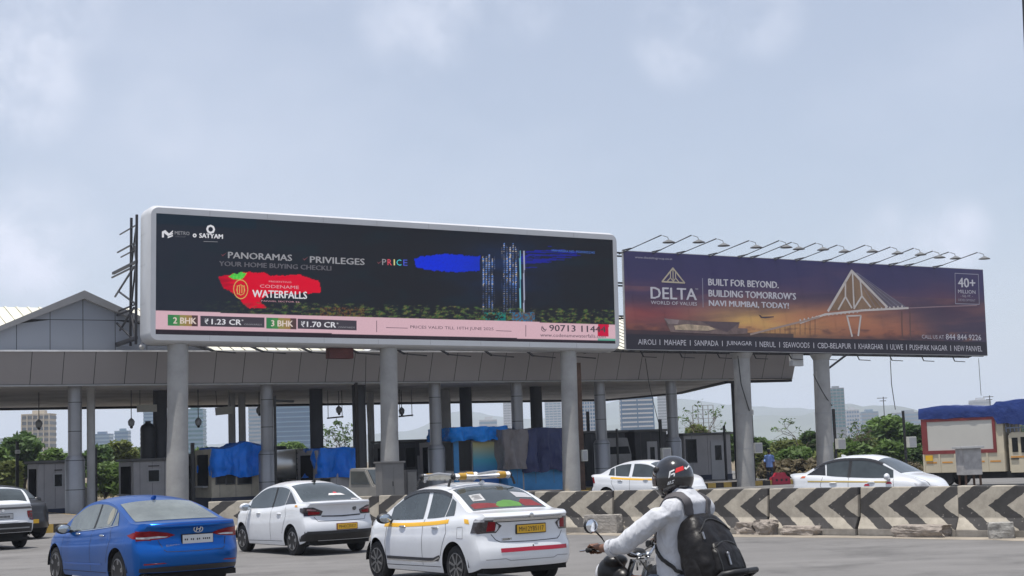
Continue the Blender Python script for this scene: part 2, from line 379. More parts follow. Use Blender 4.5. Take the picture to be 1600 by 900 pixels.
# cross gables
def gable(xc, hw, za):
    y0 = 1.0; z0 = ZT + .05
    g = MB(); jn = MB(); rfb = MB(); bg_ = MB()
    pan = 1.28
    def zs(x): return z0 + (za - z0) * max(0, 1 - abs(x - xc) / hw)
    xx = xc - 4 * pan
    while xx < xc + 4 * pan - .01:
        a, c = xx + .012, xx + pan - .012; zm = z0 + 1.28
        def strip(zl, zh):
            P = []
            for t in (a, c): P.append((t, max(zl, z0)))
            top = [(c, min(zs(c), zh)), (a, min(zs(a), zh))]
            if min(top[0][1], top[1][1]) <= zl + .02 and max(top[0][1], top[1][1]) <= zl + .02: return
            pts = P + [(q[0], max(q[1], zl + .01)) for q in top]
            g.add([(p[0], y0, p[1]) for p in pts], [(0, 1, 2, 3)])
        strip(z0, zm - .012); strip(zm + .012, 99); xx += pan
    jn.add([(xc - hw, y0 + .02, z0), (xc + hw, y0 + .02, z0), (xc, y0 + .02, za)], [(0, 1, 2)])
    g.build('gable_panel', gabm, can); jn.build('gable_backing', seamm, can)
    for sgn in (-1, 1):
        rfb.add([(xc, y0 - .3, za + .2), (xc + sgn * (hw + .5), y0 - .3, z0 - .04), (xc + sgn * (hw + .5), yr + 3, z0 - .04), (xc, yr + 3, za + .2)], [(0, 1, 2, 3)])
        a = V((xc, y0 - .15, za)); e = V((xc + sgn * (hw + .45), y0 - .15, z0 - .21))
        bg_.add([(xc, y0 - .31, za + .21), (e.x, y0 - .31, z0 - .03), (e.x, y0 - .31, z0 - .33 + .2), (xc, y0 - .31, za - .12),
                 (xc, y0, za + .21), (e.x, y0, z0 - .03), (e.x, y0, z0 - .33 + .2), (xc, y0, za - .12)],
                [(0, 1, 2, 3), (4, 7, 6, 5), (0, 4, 5, 1), (3, 2, 6, 7), (1, 5, 6, 2)])
    rfb.build('gable_roof', copm, can); bg_.build('barge_board', mat('barge_grey', (.235, .235, .24), .5, .1, .06), can)
gx = cx(130, 1.0); gz = cz(130, 463, 1.0); ghw = (cx(322, 1.0, 548) - gx)
gable(gx, ghw, gz); gable(cx(745, 1.0), ghw, gz)
# columns
colm = mat('column_cladding', (.26, .265, .28), .35, .45, .1, 1.0)
n, l, bb = nodes_of(colm); src = bb.inputs['Base Color'].links[0].from_socket
t = n.new('ShaderNodeTexCoord'); sx = n.new('ShaderNodeSeparateXYZ'); l.new(t.outputs['Object'], sx.inputs[0])
md = n.new('ShaderNodeMath'); md.operation = 'WRAP'; md.inputs[1].default_value = 1.15; md.inputs[2].default_value = 0; l.new(sx.outputs[2], md.inputs[0])
lt = n.new('ShaderNodeMath'); lt.operation = 'LESS_THAN'; lt.inputs[1].default_value = .03; l.new(md.outputs[0], lt.inputs[0])
mxn = n.new('ShaderNodeMix'); mxn.data_type = 'RGBA'; mxn.inputs['B'].default_value = (.05, .05, .055, 1)
l.new(lt.outputs[0], mxn.inputs['Factor']); l.new(src, mxn.inputs['A']); l.new(mxn.outputs['Result'], bb.inputs['Base Color'])
coldark = mat('bare_column', (.06, .063, .072), .7, .1, .15, 1)
colpale = mat('pale_pipe', (.42, .42, .42), .6, 0, .15, 1)
for px in (-60, 117, 417, 680, 808, 938, 1050):
    x = cx(px, 1.3)
    c = MB().lathe([(.27, 0), (.27, ZB)], (x, 1.3, 0), 24).build('column', colm, can, 40)
    MB().lathe([(.385, 0), (.385, 2.35), (.30, 2.5)], (x, 1.3, 0), 24).build('column_jacket', colm, c, 40)
for px in (250, 494, 728, 838, 1153, 561):
    y = 5.5 if px not in (1153, 561) else 2.6
    MB().lathe([(.3, 0), (.3, ZB)], (cx(px, y), y, 0), 20).build('column', coldark, can, 40)
for px, y in ((142, 3), (362, 9), (378, 9), (692, 8), (579, 9)):
    MB().lathe([(.17, 0), (.17, ZB)], (cx(px, y), y, 0), 16).build('column', colpale, can, 40)
MB().lathe([(.36, 2.95), (.36, ZB), (.5, ZB)], (cx(693, 8), 8, 0), 16).build('column_head', colpale, can, 40)
# islands with painted kerbs
def kerbmat(name, scl, axis):
    m = mat(name, (.5, .33, .08), .8, 0, .25, 2); n, l, b = nodes_of(m); src = b.inputs['Base Color'].links[0].from_socket
    t = n.new('ShaderNodeTexCoord'); s = n.new('ShaderNodeSeparateXYZ'); l.new(t.outputs['Object'], s.inputs[0])
    ad = n.new('ShaderNodeMath'); ad.operation = 'ADD'; l.new(s.outputs[0], ad.inputs[0]); l.new(s.outputs[1], ad.inputs[1])
    md = n.new('ShaderNodeMath'); md.operation = 'WRAP'; md.inputs[1].default_value = scl; md.inputs[2].default_value = 0; l.new(ad.outputs[0], md.inputs[0])
    lt = n.new('ShaderNodeMath'); lt.operation = 'LESS_THAN'; lt.inputs[1].default_value = scl * .5; l.new(md.outputs[0], lt.inputs[0])
    gt = n.new('ShaderNodeMath'); gt.operation = 'LESS_THAN'; gt.inputs[1].default_value = 0.2; l.new(s.outputs[2], gt.inputs[0])
    mu = n.new('ShaderNodeMath'); mu.operation = 'MULTIPLY'; l.new(lt.outputs[0], mu.inputs[0]); mu.inputs[1].default_value = 1
    mxn = n.new('ShaderNodeMix'); mxn.data_type = 'RGBA'; mxn.inputs['B'].default_value = (.045, .035, .03, 1)
    l.new(mu.outputs[0], mxn.inputs['Factor']); l.new(src, mxn.inputs['A']); l.new(mxn.outputs['Result'], b.inputs['Base Color'])
    return m
km = kerbmat('yellow_black_kerb', .9, 0)
isl = mat('island_paving', (.14, .13, .12), .9, 0, .25, .8)
def island(xa, xb, ya, yb, h=.26, z0=0.0):
    b = MB(); b.bx((xa, ya, z0), (xb, yb, z0 + h)); b.m = 1; b.bx((xa + .18, ya + .18, z0 + h), (xb - .18, yb - .18, z0 + h + .006))
    o = b.build('traffic_island', [km, isl], bevel=0); o.matrix_world = CMW; struct(o)
pL = CINV @ gp(88, 832)
xk = CINV @ gp(40, 832); xk2 = CINV @ gp(150, 827)
island(pL.x - 1.9, pL.x + 2.6, pL.y - .2, 12, .27)
for px in (417, 600, 808, 938):
    x = cx(px, 1.3); island(x - 1.1, x + 1.1, -3, 14, .2, ZR)
x1 = cx(1000, -1.0, 765); x2 = cx(1236, -1.0, 765)
island(x1, x2, -1.0 - 1.2, 8, .22, ZR)
# ------------------------------------------------------------------ the LED hoarding
def paint_mat(name, emit=0.0, rough=.5):
    m = bpy.data.materials.new(name); m.use_nodes = True; n = m.node_tree.nodes; l = m.node_tree.links; b = n['Principled BSDF']
    a = n.new('ShaderNodeVertexColor'); a.layer_name = 'print'
    b.inputs['Roughness'].default_value = rough
    if emit:
        b.inputs['Base Color'].default_value = (.005, .005, .006, 1); b.inputs['Specular IOR Level'].default_value = .06; b.inputs['Roughness'].default_value = .9
        l.new(a.outputs[0], b.inputs['Emission Color']); b.inputs['Emission Strength'].default_value = emit
    else: l.new(a.outputs[0], b.inputs['Base Color'])
    return m
def picture(name, m, parent, w_, h_, z0, y, nx, nz, fn, mwx):
    vs = [(w_ * i / nx, y, z0 + h_ * j / nz) for j in range(nz + 1) for i in range(nx + 1)]
    fs = [(j * (nx + 1) + i, j * (nx + 1) + i + 1, (j + 1) * (nx + 1) + i + 1, (j + 1) * (nx + 1) + i) for j in range(nz) for i in range(nx)]
    b = MB(); b.add(vs, fs); me = bpy.data.meshes.new(name); me.from_pydata(vs, [], fs); me.materials.append(m)
    ca = me.color_attributes.new('print', 'FLOAT_COLOR', 'POINT'); buf = []
    for v in vs:
        px, py = proj(mwx @ V(v)); c = lin(fn(px, py, v[0] / w_, 1 - (v[2] - z0) / h_)); buf += [c[0], c[1], c[2], 1]
    ca.data.foreach_set('color', buf)
    o = bpy.data.objects.new(name, me); col.objects.link(o); o.parent = parent; return o
def inpoly(x, y, P):
    c = False; j = len(P) - 1
    for i in range(len(P)):
        if (P[i][1] > y) != (P[j][1] > y) and x < (P[j][0] - P[i][0]) * (y - P[i][1]) / (P[j][1] - P[i][1]) + P[i][0]: c = not c
        j = i
    return c
def mixc(a, b, t): t = max(0, min(1, t)); return tuple(p + (q - p) * t for p, q in zip(a, b))
LB = thing('led_billboard', 'wide LED screen billboard in white frame on three concrete columns', 'billboard', mw=LMW)
# cabinet: rounded box with a front frame
def rrect(x0, z0, x1, z1, r, y, k=6):
    P = []
    for (cx_, cz_, a0) in ((x1 - r, z1 - r, 0), (x0 + r, z1 - r, 90), (x0 + r, z0 + r, 180), (x1 - r, z0 + r, 270)):
        for i in range(k + 1):
            a = R(a0 + 90 * i / k); P.append((cx_ + r * math.cos(a), y, cz_ + r * math.sin(a)))
    return P
zb, zt = zb0, zb0 + LH
ledwhite = mat('cabinet_white', (.50, .51, .53), .4, 0, .06, .5)
c = MB()
c.loft([rrect(-.32, zb - .34, LW + .30, zt + .34, .40, 1.05), rrect(-.32, zb - .34, LW + .30, zt + .34, .40, .22),
        rrect(-.25, zb - .27, LW + .23, zt + .27, .34, .02), rrect(-.2, zb - .22, LW + .19, zt + .23, .30, -.04), rrect(0, zb, LW, zt, .01, -.04), rrect(0, zb, LW, zt, .01, .03)])
c.build('cabinet', ledwhite, LB, 35)
sj = MB()
x = 2.1
while x < LW:
    sj.bx((x, -.043, zt + .01), (x + .012, -.040, zt + .22)); sj.bx((x, -.043, zb - .21), (x + .012, -.040, zb - .01)); x += 2.35
for z in (zb + 1.2, zb + 2.7, zb + 3.9): sj.bx((-.323, .3, z), (-.3205, 1.0, z + .012))
sj.build('cabinet_joint', mat('joint_grey', (.3, .3, .31), .7), LB)
RED = [(341, 432), (361, 429), (380, 425), (412, 427), (425, 431), (470, 429), (482, 434), (500, 441), (501, 458), (420, 459), (406, 470), (417, 482), (387, 481), (365, 458), (348, 449)]
GRN = [(357, 431), (376, 425.5), (386, 427), (378, 436), (366, 438)]
BLU = [(647, 404), (670, 399), (700, 396.5), (735, 400), (750, 401), (750, 422), (720, 425), (680, 423), (650, 418)]
TW1 = (752, 773, 400, 490); TW2 = (784, 810, 384, 490)
def led_paint(px, py, u, v):
    n1_ = fbm(px * .02, py * .05, 1); n2_ = fbm(px * .35, py * .35, 2, 3)
    band = 485.5 + (px - 243) * (507.0 - 485.5) / 716; dark = 514.0 + (px - 243) * (532.5 - 514) / 719
    if py > dark: return (44, 38, 46)
    if py > band:
        if 934 < px < 951 and py < dark - 6: return (196, 20, 62)
        if px > 934 and py > dark - 3: return (100, 170, 150)
        return tuple(k + 3 * n2_ for k in (212, 176, 187))
    c = mixc((38, 43, 54), (34, 36, 42), (px - 300) / 300); c = mixc(c, (30, 44, 52), max(0, n1_) * .6)
    if py < 350 + (px - 243) * .055 and px < 400: c = mixc(c, (24, 44, 58), .5)
    wob = 2.2 * fbm(px * .13, py * .06, 4)
    if inpoly(px, py + wob, RED): c = mixc((212, 10, 46), (168, 8, 42), fbm(px * .05, py * .3, 6) + .3 + (365 - px) * .02)
    if inpoly(px, py + wob, GRN): c = mixc((70, 190, 70), (120, 220, 90), n2_ + .3)
    if inpoly(px, py + wob, BLU): c = mixc((18, 48, 214), (24, 40, 190), n2_)
    gl = math.exp(-((px - 790) / 70) ** 2 - ((py - 420) / 45) ** 2); c = mixc(c, (30, 52, 112), gl * (.35 + .3 * n1_))
    # blue streaks on the right of the towers
    s_ = fbm(px * .022, py * .42, 9, 3); e = 1 - ((py - (404 - (px - 815) * .09)) / 18) ** 2 - max(0, (px - 880) / 50)
    if 813 < px < 930 and s_ + e * .8 > .72 and e > 0: c = mixc(c, (30, 36, 170), .75)
    for (a, b_, t_, bt) in (TW1, TW2):
        top = t_ + 4 * math.sin(px * .5)
        if a < px < b_ and top < py < bt:
            st = math.sin(py * 2.1) + .3 * math.sin(px * .9); g = fbm(px * .5, py * .3, 12, 3); g2 = fbm(px * .12, py * .06, 19)
            f_ = max(0, .45 + .55 * st) * max(0, .35 + .65 * math.sin(px * 1.35)) * (1 if py < 445 else .45) * max(.15, .7 + g2)
            c = mixc(c, (112, 158, 240) if g > -.1 else (230, 214, 190), min(1, f_ * 2.0 * (g > -.45))); 
    if (812 < px < 813.8 or 817.8 < px < 819.8) and 392 < py < 488: c = (120, 190, 210) if px < 815 else (165, 170, 195)
    # tree strip
    tb = 468 + (px - 243) * .022; d = (py - tb) / 26
    if d > 0 and px > 300:
        g = fbm(px * .10, py * .26, 15, 5) + .4 * fbm(px * .45, py * .9, 16, 3); k = max(0, g * 1.6 - .1 + d * .45) * min(1, (px - 300) / 200) * (1 if px < 830 or px > 845 else .4)
        c = mixc(c, (82, 116, 58) if n2_ > -.15 else (128, 116, 70), min(.8, k * 1.0))
    if 755 < px < 790 and py > 488 and n1_ + n2_ > -.2: c = mixc(c, (20, 150, 150), .6)
    if 800 < px < 836 and py > 488: c = mixc(c, (120, 92, 92), .6) if n2_ > -.1 else (30, 110, 150)
    if 500 < px < 570 and py > 480 and n2_ > .1: c = mixc(c, (150, 90, 50), .5)
    return c
ledm = paint_mat('led_pixels', .80)
picture('screen', ledm, LB, LW, LH, zb, .0, 620, 156, led_paint, LMW)
def glow(name, c, s=.74): return mat(name, (.02, .02, .02), .5, 0, 0, emit=(*lin(c), s))
def LT(s, x0, x1, yt, yb, m, **k):
    a = led(x0, yb); b_ = led(x1, yb + (x1 - x0) * .032); t_ = led(x0, yt)
    return text(s, m, LB, a.x, b_.x, a.z, t_.z, emb=.02 if yb - yt > 6 and len(s) > 2 else 0, **k)
gw = glow('led_white', (222, 222, 228)); gg = glow('led_grey', (150, 150, 156)); gd = glow('led_dim', (86, 84, 92)); gk = glow('led_black', (46, 38, 50), .8); gp_ = glow('led_pink', (214, 160, 172))
LT('METRO', 273, 296, 361, 366.5, gg); LT('GROUP', 274, 290, 368.2, 370.5, gd); LT('SATYAM', 311, 347.5, 364.5, 371.5, gw)
LT('PANORAMAS', 356, 455.5, 393.5, 403.5, gg); LT('PRIVILEGES', 484, 569, 400.5, 410.5, gg)
LT('YOUR HOME BUYING CHECKLI', 342, 517, 408, 415.5, gd)
for ch, a, b_, c_ in (('P', 597, 603.5, (150, 150, 156)), ('R', 605.5, 612, (230, 70, 90)), ('I', 615, 617, (220, 210, 140)), ('C', 619.5, 627, (60, 210, 220)), ('E', 630, 636.5, (60, 80, 210))):
    LT(ch, a, b_, 404.7 + (a - 597) * .03, 414 + (a - 597) * .03, glow('led_letter_' + ch, c_))
LT('CODENAME', 406, 467, 444.5, 449.5, gp_); LT('PRESENTING', 420, 455, 438.5, 441, gp_); LT('WATERFALLS', 394, 479, 453, 464.5, gw); LT('PANVEL SECTOR 26', 408, 468, 469, 471.2, gp_)
for s, a, b_, yt, yb in (('\u20b9', 319.5, 325.5, 498, 506.5), ('1.23 CR', 330, 376, 498.5, 507), ('*', 377, 380, 499, 502), ('\u20b9', 470, 476.5, 502, 511), ('1.70 CR', 479, 524, 502.6, 511), ('*', 525.5, 528.5, 504, 507)):
    LT(s, a, b_, yt, yb, gw, y=-.03)
LT('2 BHK', 270, 306, 496, 505.5, mat('x', (0, 0, 0)) if 0 else glow('led_cream', (222, 205, 196)), y=-.03); LT('3 BHK', 423, 457, 500.5, 510, glow('led_cream', (222, 205, 196)), y=-.03)
LT('ONWARDS', 381, 409, 505.5, 508, gg, y=-.03); LT('ONWARDS', 528, 554, 510, 512.5, gg, y=-.03)
LT('PRICES VALID TILL 10TH JUNE 2025', 641, 771, 508.5, 514.5, gk); LT('90713 11444', 858, 946, 507.5, 517.5, gk); LT('www.codenamewaterfalls.com', 844, 946, 520.5, 526, gk)
LT('MAHARERA NO. P52000052345', 862, 929, 389.5, 393, glow('led_blue_text', (60, 110, 200)))
def LQ(name, pts, m, y=-.008, th=.006, parent=LB):
    P = [led(*p) for p in pts]; b = MB(); b.prism([(p.x, p.z) for p in P], y, y - th); return b.build(name, m, parent)
gb = [('price_box', [(313, 493.4), (413, 496.2), (413, 512), (313, 509.8)], gk), ('price_box', [(465, 498), (557, 501), (557, 516.2), (465, 513.6)], gk)]
for nm, P, m in gb: LQ(nm, P, m)
for a in (262, 416):
    o_ = (a - 262) * .03
    for i, c_ in enumerate(((24, 120, 62), (60, 130, 60), (140, 130, 60), (150, 120, 60), (70, 40, 40))):
        q0 = a + i * 9.4; q1 = q0 + 9.4 - .05; LQ('price_tag', [(q0, 491.6 + o_ + i * .26), (q1, 491.9 + o_ + i * .26), (q1, 509 + o_ + i * .26), (q0, 508.7 + o_ + i * .26)], glow('led_tag_%d' % i, c_))
for x0, x1, y0 in ((603, 637, 511.5), (775, 799, 516.3)): LQ('rule', [(x0, y0), (x1, y0 + .9), (x1, y0 + 1.7), (x0, y0 + .8)], gk)
for x0, y0 in ((588, 501), (821, 508)): LQ('rule', [(x0, y0), (x0 + .8, y0), (x0 + .8, y0 + 18), (x0, y0 + 18)], gk)
LQ('logo', [(253, 362), (258, 359.5), (264, 365), (270, 360), (270, 362.5), (262, 368.5), (256, 364), (256, 371), (253, 371)], gw)
for k in range(2): LQ('logo', [(262, 366.5 + k * 3.2), (270, 364 + k * 3.2), (270, 366 + k * 3.2), (262, 369 + k * 3.2)], gw)
def ring(px, py, ro, ri, m, n=8, ky=1.0, y=-.01):
    b = MB(); c_ = led(px, py); k = 1 / 38.0
    for i in range(n):
        a0 = 2 * math.pi * i / n; a1 = 2 * math.pi * (i + 1) / n
        b.prism([(c_.x + r_ * k * math.cos(a), c_.z + r_ * k * ky * math.sin(a)) for r_, a in ((ro, a0), (ro, a1), (ri, a1), (ri, a0))], y, y - .006)
    return b.build('emblem', m, LB)
ring(329, 358.3, 6.8, 3.8, gw, 8); ring(304, 368, 2.9, 1.2, gw, 12)
LQ('rule', [(318, 377), (340, 377.6), (340, 378.2), (318, 377.6)], gg)
gold = glow('led_gold', (206, 170, 84)); ring(376, 452, 11.5, 10.3, gold, 20, 1.3); ring(376, 453, 7, 6, gold, 8, 1.2)
for k in range(4): LQ('emblem', [(370 + k * 3.6, 446), (371.2 + k * 3.6, 446), (371.2 + k * 3.6, 460 - k), (370 + k * 3.6, 460 - k)], gold)
for px, py in ((345.5, 396), (473, 402.5), (589, 408)):
    LQ('check_mark', [(px, py + 1), (px + 2.2, py + 4.6), (px + 9, py - 1.5), (px + 2.4, py + 2.6)], glow('led_dark_red', (104, 34, 44)))
for i in range(7):
    a0 = 200 + i * 22; 
phb = MB(); c_ = led(849.5, 513.3)
for i in range(9):
    a0, a1 = R(120 + i * 26), R(146 + i * 26); phb.prism([(c_.x + r_ * math.cos(a), c_.z + r_ * math.sin(a)) for r_, a in ((.135, a0), (.135, a1), (.11, a1), (.11, a0))], -.008, -.014)
phb.prism([(c_.x + p, c_.z + q) for p, q in ((-.08, .05), (-.03, .08), (-.02, .03), (.03, -.03), (.08, -.03), (.06, -.08), (.0, -.06), (-.07, .0))], -.008, -.014); phb.build('phone_symbol', gk, LB)
# columns under it
for px, py in ((278, 545), (607, 548), (888, 556)):
    x = led(px, py, .5).x; r = .395 if px < 300 else .36
    MB().lathe([(r * 1.12, -.3), (r * 1.06, 2.2), (r, 3.2), (r, zb - .32)], (x, .5, 0), 28).build('column', concrete, LB, 40)
# steel lattice behind
lt_ = MB()
for x in (-.45, LW - .4):
    for y in (1.15, 2.0):
        lt_.bar((x, y, zb - .3), (x, y, zt + .1), .09)
    for z, ln, th in ((zt - .30, 2.6, .05), (zt - .98, 3.0, .06), (zt - 1.25, 2.4, .05), (zt - 1.75, 3.7, .12), (zt - 1.9, 3.9, .07), (zt - 3.4, 3.6, .06), (zt - 3.55, 4.0, .07), (zb - .12, 4.1, .08), (zb - .05, 3.2, .14)):
        lt_.bar((x, 1.1, z), (x, ln + (1.25 if x < 0 else 0), z), th * .85)
    for (z, y, z2, y2) in ((zt - 1.9, 1.5, zt - 2.75, 3.8), (zt - 3.4, 1.2, zt - 2.6, 3.2), (zt - 3.5, 1.5, zt - 4.2, 2.9), (zb + .0, 1.8, zb + .95, 3.9), (zt - .3, 1.2, zt - 1.7, 1.9), (zt - 1.1, 1.5, zt - 1.7, 1.2), (zt - 1.9, 1.3, zt - 3.4, 1.9), (zb, 1.3, zb + 1.1, 2.0)):
        lt_.bar((x, y, z), (x, y2 + (.8 if x < 0 and y2 > 2.5 else 0), z2), .06)
x = 2.0
while x < LW - 1:
    lt_.bar((x, 1.1, zb - .25), (x, 1.1, zt), .08); lt_.bar((x, 1.1, zb - .3), (x + .9, 2.2, zb - .42), .07); lt_.bar((x + .9, 2.2, zb - .42), (x + 1.6, 1.4, zb - .55), .05); x += 2.1
lt_.bar((0, 1.1, zb - .28), (LW, 1.1, zb - .28), .12); lt_.bar((0, 2.0, zt - 1.8), (LW, 2.0, zt - 1.8), .1)
lt_.build('steel_lattice', dark_steel, LB)
MB().ell((.1, 2.4, zb - .3), .11, 12, 8).bar((.1, 2.4, zb - .2), (.1, 2.4, zb - .05), .04).build('dome_camera', mat('camera_white', (.5, .5, .5), .4), LB, 40)
bx_ = MB(); p = led(531, 552, .7); bx_.bx((p.x - .52, .5, p.z - .22), (p.x + .52, .95, p.z + .2)); bx_.build('control_box', mat('rust_red_box', (.10, .028, .024), .7, 0, .3, 3), LB, bevel=.01)

# ------------------------------------------------------------------ the printed hoarding
DB = thing('printed_billboard', 'dark blue and orange printed hoarding with floodlight arms on two columns', 'billboard', mw=DMW)
wz, tz = zd0, zd0 + DH
bp = MB(); bp.bx((-.03, .02, wz - .03), (DW + .03, .12, tz + .03)); bp.build('backing_board', mat('board_edge', (.45, .45, .46), .5), DB)
def ddelta(px, py, u, v):
    n1_ = fbm(px * .008, py * .035, 3, 5); n2_ = fbm(px * .05, py * .12, 5, 4)
    st = [(0, (50, 47, 88)), (.25, (54, 47, 86)), (.42, (70, 54, 84)), (.56, (96, 66, 82)), (.68, (128, 78, 76)), (.78, (124, 72, 62)), (.83, (70, 48, 54)), (1, (36, 32, 44))]
    for a, b_ in zip(st, st[1:]):
        if v <= b_[0]: c = mixc(a[1], b_[1], (v - a[0]) / (b_[0] - a[0])); break
    else: c = st[-1][1]
    g = math.exp(-((px - 1195) / 95) ** 2 - ((v - .70) / .17) ** 2); c = mixc(c, (206, 168, 96), g * 1.05)
    g = math.exp(-((px - 1330) / 130) ** 2 - ((v - .62) / .2) ** 2); c = mixc(c, (176, 116, 78), g * .8)
    g = math.exp(-((px - 1010) / 60) ** 2 - ((v - .63) / .1) ** 2); c = mixc(c, (140, 62, 62), g * .7)
    if px > 1400: c = mixc(c, (62, 54, 74), min(1, (px - 1400) / 90) * (v > .35))
    g = math.exp(-((px - 1490) / 50) ** 2 - ((v - .40 - (px - 1480) * .002) / .22) ** 2); c = mixc(c, (96, 54, 66), g * .45)
    c = mixc(c, (40, 36, 62) if n1_ < 0 else (172, 104, 84), min(.34, abs(n1_) * (.15 + .4 * (.35 < v < .8))))
    if .74 < v < .85: c = mixc(c, (150, 96, 70) if n2_ > 0 else (66, 44, 52), abs(n2_) * .7)
    if px < 1240 and v > .80: c = mixc(c, (52, 40, 48), .7)
    if v > .845: c = (36, 32, 43)
    return tuple(min(255, k * 1.12) for k in c)
picture('printed_sheet', paint_mat('printed_vinyl', 0, .45), DB, DW, DH, wz, 0, 420, 120, ddelta, DMW)
ink = mat('ink_white', (.62, .6, .64), .5, 0, 0); ink2 = mat('ink_lilac', (.5, .48, .52), .5, 0, 0); inkg = mat('ink_grey', (.34, .33, .40), .5, 0, 0); inkgold = mat('ink_gold', (.52, .45, .33), .5, 0, .1, 2); inkb = mat('ink_bridge', (.62, .56, .52), .5, 0, .1, .7)
def DT(s, x0, x1, yt, yb, m=ink, y=-.008):
    a = dlt(x0, yb); k = .042 - .028 * min(1, max(0, (yb - 400) / 150)); b_ = dlt(x1, yb + (x1 - x0) * k); t_ = dlt(x0, yt)
    return text(s, m, DB, a.x, b_.x, a.z, t_.z, y=y, emb=.03 if yb - yt > 9.5 and len(s) > 2 else 0)
DT('www.thedeltagroup.co.in', 992, 1050, 400, 404.5, ink2)
DT('DELTA', 1016.5, 1088, 448.5, 466.5); DT('TM', 1086, 1090.5, 450.5, 453, ink2); DT('WORLD OF VALUES', 1017, 1089, 469.8, 475.2)
DT('BUILT FOR BEYOND.', 1106.5, 1216, 435.4, 446); DT('BUILDING TOMORROW\u2019S', 1107, 1243, 452.8, 463.5); DT('NAVI MUMBAI, TODAY!', 1107.5, 1232, 469, 479.5)
DT('40+', 1497, 1523.5, 434, 448.8); DT('MILLION', 1497, 1524, 452.5, 458); DT('- SQ. FT. -', 1501, 1520, 460.5, 464.5, ink2); DT('DEVELOPMENT', 1497.5, 1524, 466.8, 470.2, inkg)
DT('CALL US AT', 1440.5, 1475, 523, 529, ink2); DT('844 844 9226', 1478, 1533, 521.8, 530.6)
bx0 = 997
for s, a, b_ in (('AIROLI', 997, 1025), ('|', 1030.6, 1031.6), ('MAHAPE', 1038, 1072), ('|', 1078, 1079), ('SANPADA', 1085, 1122.5), ('|', 1128.2, 1129.2), ('JUINAGAR', 1135, 1175), ('|', 1180.6, 1181.6), ('NERUL', 1187, 1211.8), ('|', 1217.6, 1218.6), ('SEAWOODS', 1224, 1265), ('|', 1271, 1272), ('CBD-BELAPUR', 1277.5, 1330), ('|', 1335.3, 1336.3), ('KHARGHAR', 1341.5, 1380), ('|', 1385.5, 1386.5), ('ULWE', 1391, 1411), ('|', 1415.8, 1416.8), ('PUSHPAK NAGAR', 1421.5, 1480), ('|', 1485, 1486), ('NEW PANVEL', 1491, 1534.5)):
    o_ = (a - 997) * .0205; DT(s, a, b_, 529.8 + o_, 538.3 + o_, ink)
def DP(name, pts, w_, m, y=-.006, closed=False):
    P = [dlt(*p) for p in pts]; b = MB()
    if closed: P.append(P[0])
    for a, c in zip(P, P[1:]):
        d = V((c.x - a.x, 0, c.z - a.z)); L_ = d.length
        if L_ < 1e-6: continue
        d /= L_; n_ = V((-d.z, 0, d.x)) * w_ / 2; a_ = V((a.x, y, a.z)) - d * w_ * .3; c_ = V((c.x, y, c.z)) + d * w_ * .3
        b.add([a_ - n_, c_ - n_, c_ + n_, a_ + n_], [(0, 1, 2, 3)]); y -= .0006
    return b.build(name, m, DB)
def DQ(name, pts, m, y=-.005):
    P = [dlt(*p) for p in pts]; b = MB(); b.prism([(p.x, p.z) for p in P], y, y - .002); return b.build(name, m, DB)
DP('rule', [(1097.5, 435), (1098.5, 480)], .03, inkg)
DP('emblem', [(1034.5, 440), (1051.3, 419), (1069.5, 442)], .07, inkgold, closed=True)
DP('emblem', [(1042, 440), (1047.5, 434), (1047.5, 425)], .05, inkgold); DP('emblem', [(1061, 441), (1055.5, 434.5), (1055.3, 426)], .05, inkgold); DP('emblem', [(1051.4, 421), (1051.6, 441)], .05, inkgold); DP('emblem', [(1047.5, 434), (1052, 440), (1055.5, 434.5)], .04, inkgold)
DP('frame', [(1492, 427), (1528.5, 428.8), (1530, 475.5), (1492.8, 474.5)], .035, inkg, closed=True)
q4 = lambda x, y: (1250 + x / 4.09, 350 + y / 4.09); q3 = lambda x, y: (960 + x / 4.09, 350 + y / 4.09)
DQ('bridge_print', [q4(190, 556), q4(330, 305), q4(545, 536)], mat('ink_amber', (.26, .16, .095), .5, 0, .25, 1.2), -.003)
DQ('bridge_print', [q4(330, 303), q4(690, 534), q4(548, 534)], mat('ink_haze', (.13, .11, .145), .5, 0, .2, 1.5), -.003)
for i in range(26): DP('bridge_print', [q4(0 + i * 26, 616 - (18 + i * 2.5 if i > 5 else i * 5.5) - (8 if i > 14 else 0)), q4(3 + i * 26, 614 - (18 + i * 2.5 if i > 5 else i * 5.5) - (8 if i > 14 else 0))], .09, inkb)
DP('bridge_print', [q4(180, 555), q4(330, 300), q4(555, 530)], .13, inkb)
for P in ([(290, 372), (290, 465), (330, 535)], [(335, 312), (345, 530)], [(385, 362), (395, 460), (345, 540)], [(290, 465), (245, 545)], [(395, 460), (450, 530)]): DP('bridge_print', [q4(*p) for p in P], .09, inkb)
DP('bridge_print', [q4(0, 632), q4(80, 605), q4(160, 578), q4(400, 552), q4(690, 537)], .10, inkb); DP('bridge_print', [q4(690, 537), q4(900, 528), q4(1130, 520)], .05, mat('ink_rose', (.30, .2, .22), .5, 0, 0))
DP('bridge_print', [q3(870, 705), q3(1000, 672), q3(1130, 640), q3(1309, 595)], .09, mat('ink_tan', (.40, .29, .24), .5, 0, 0))
for i in range(12): DP('bridge_print', [q3(930 + i * 32, 694 - i * 8.5), q3(930 + i * 32, 706)], .025, mat('ink_brown', (.12, .075, .07), .5, 0, 0))
for i in range(6): DP('bridge_print', [q4(345 + i * 4, 312), q4(480 + i * 38, 530)], .018, mat('ink_mauve', (.28, .26, .34), .5, 0, 0))
DP('bridge_print', [q4(300, 588), q4(332, 716)], .10, inkb); DP('bridge_print', [q4(388, 588), q4(372, 712)], .10, inkb); DP('bridge_print', [q4(300, 588), q4(388, 585)], .07, inkb)
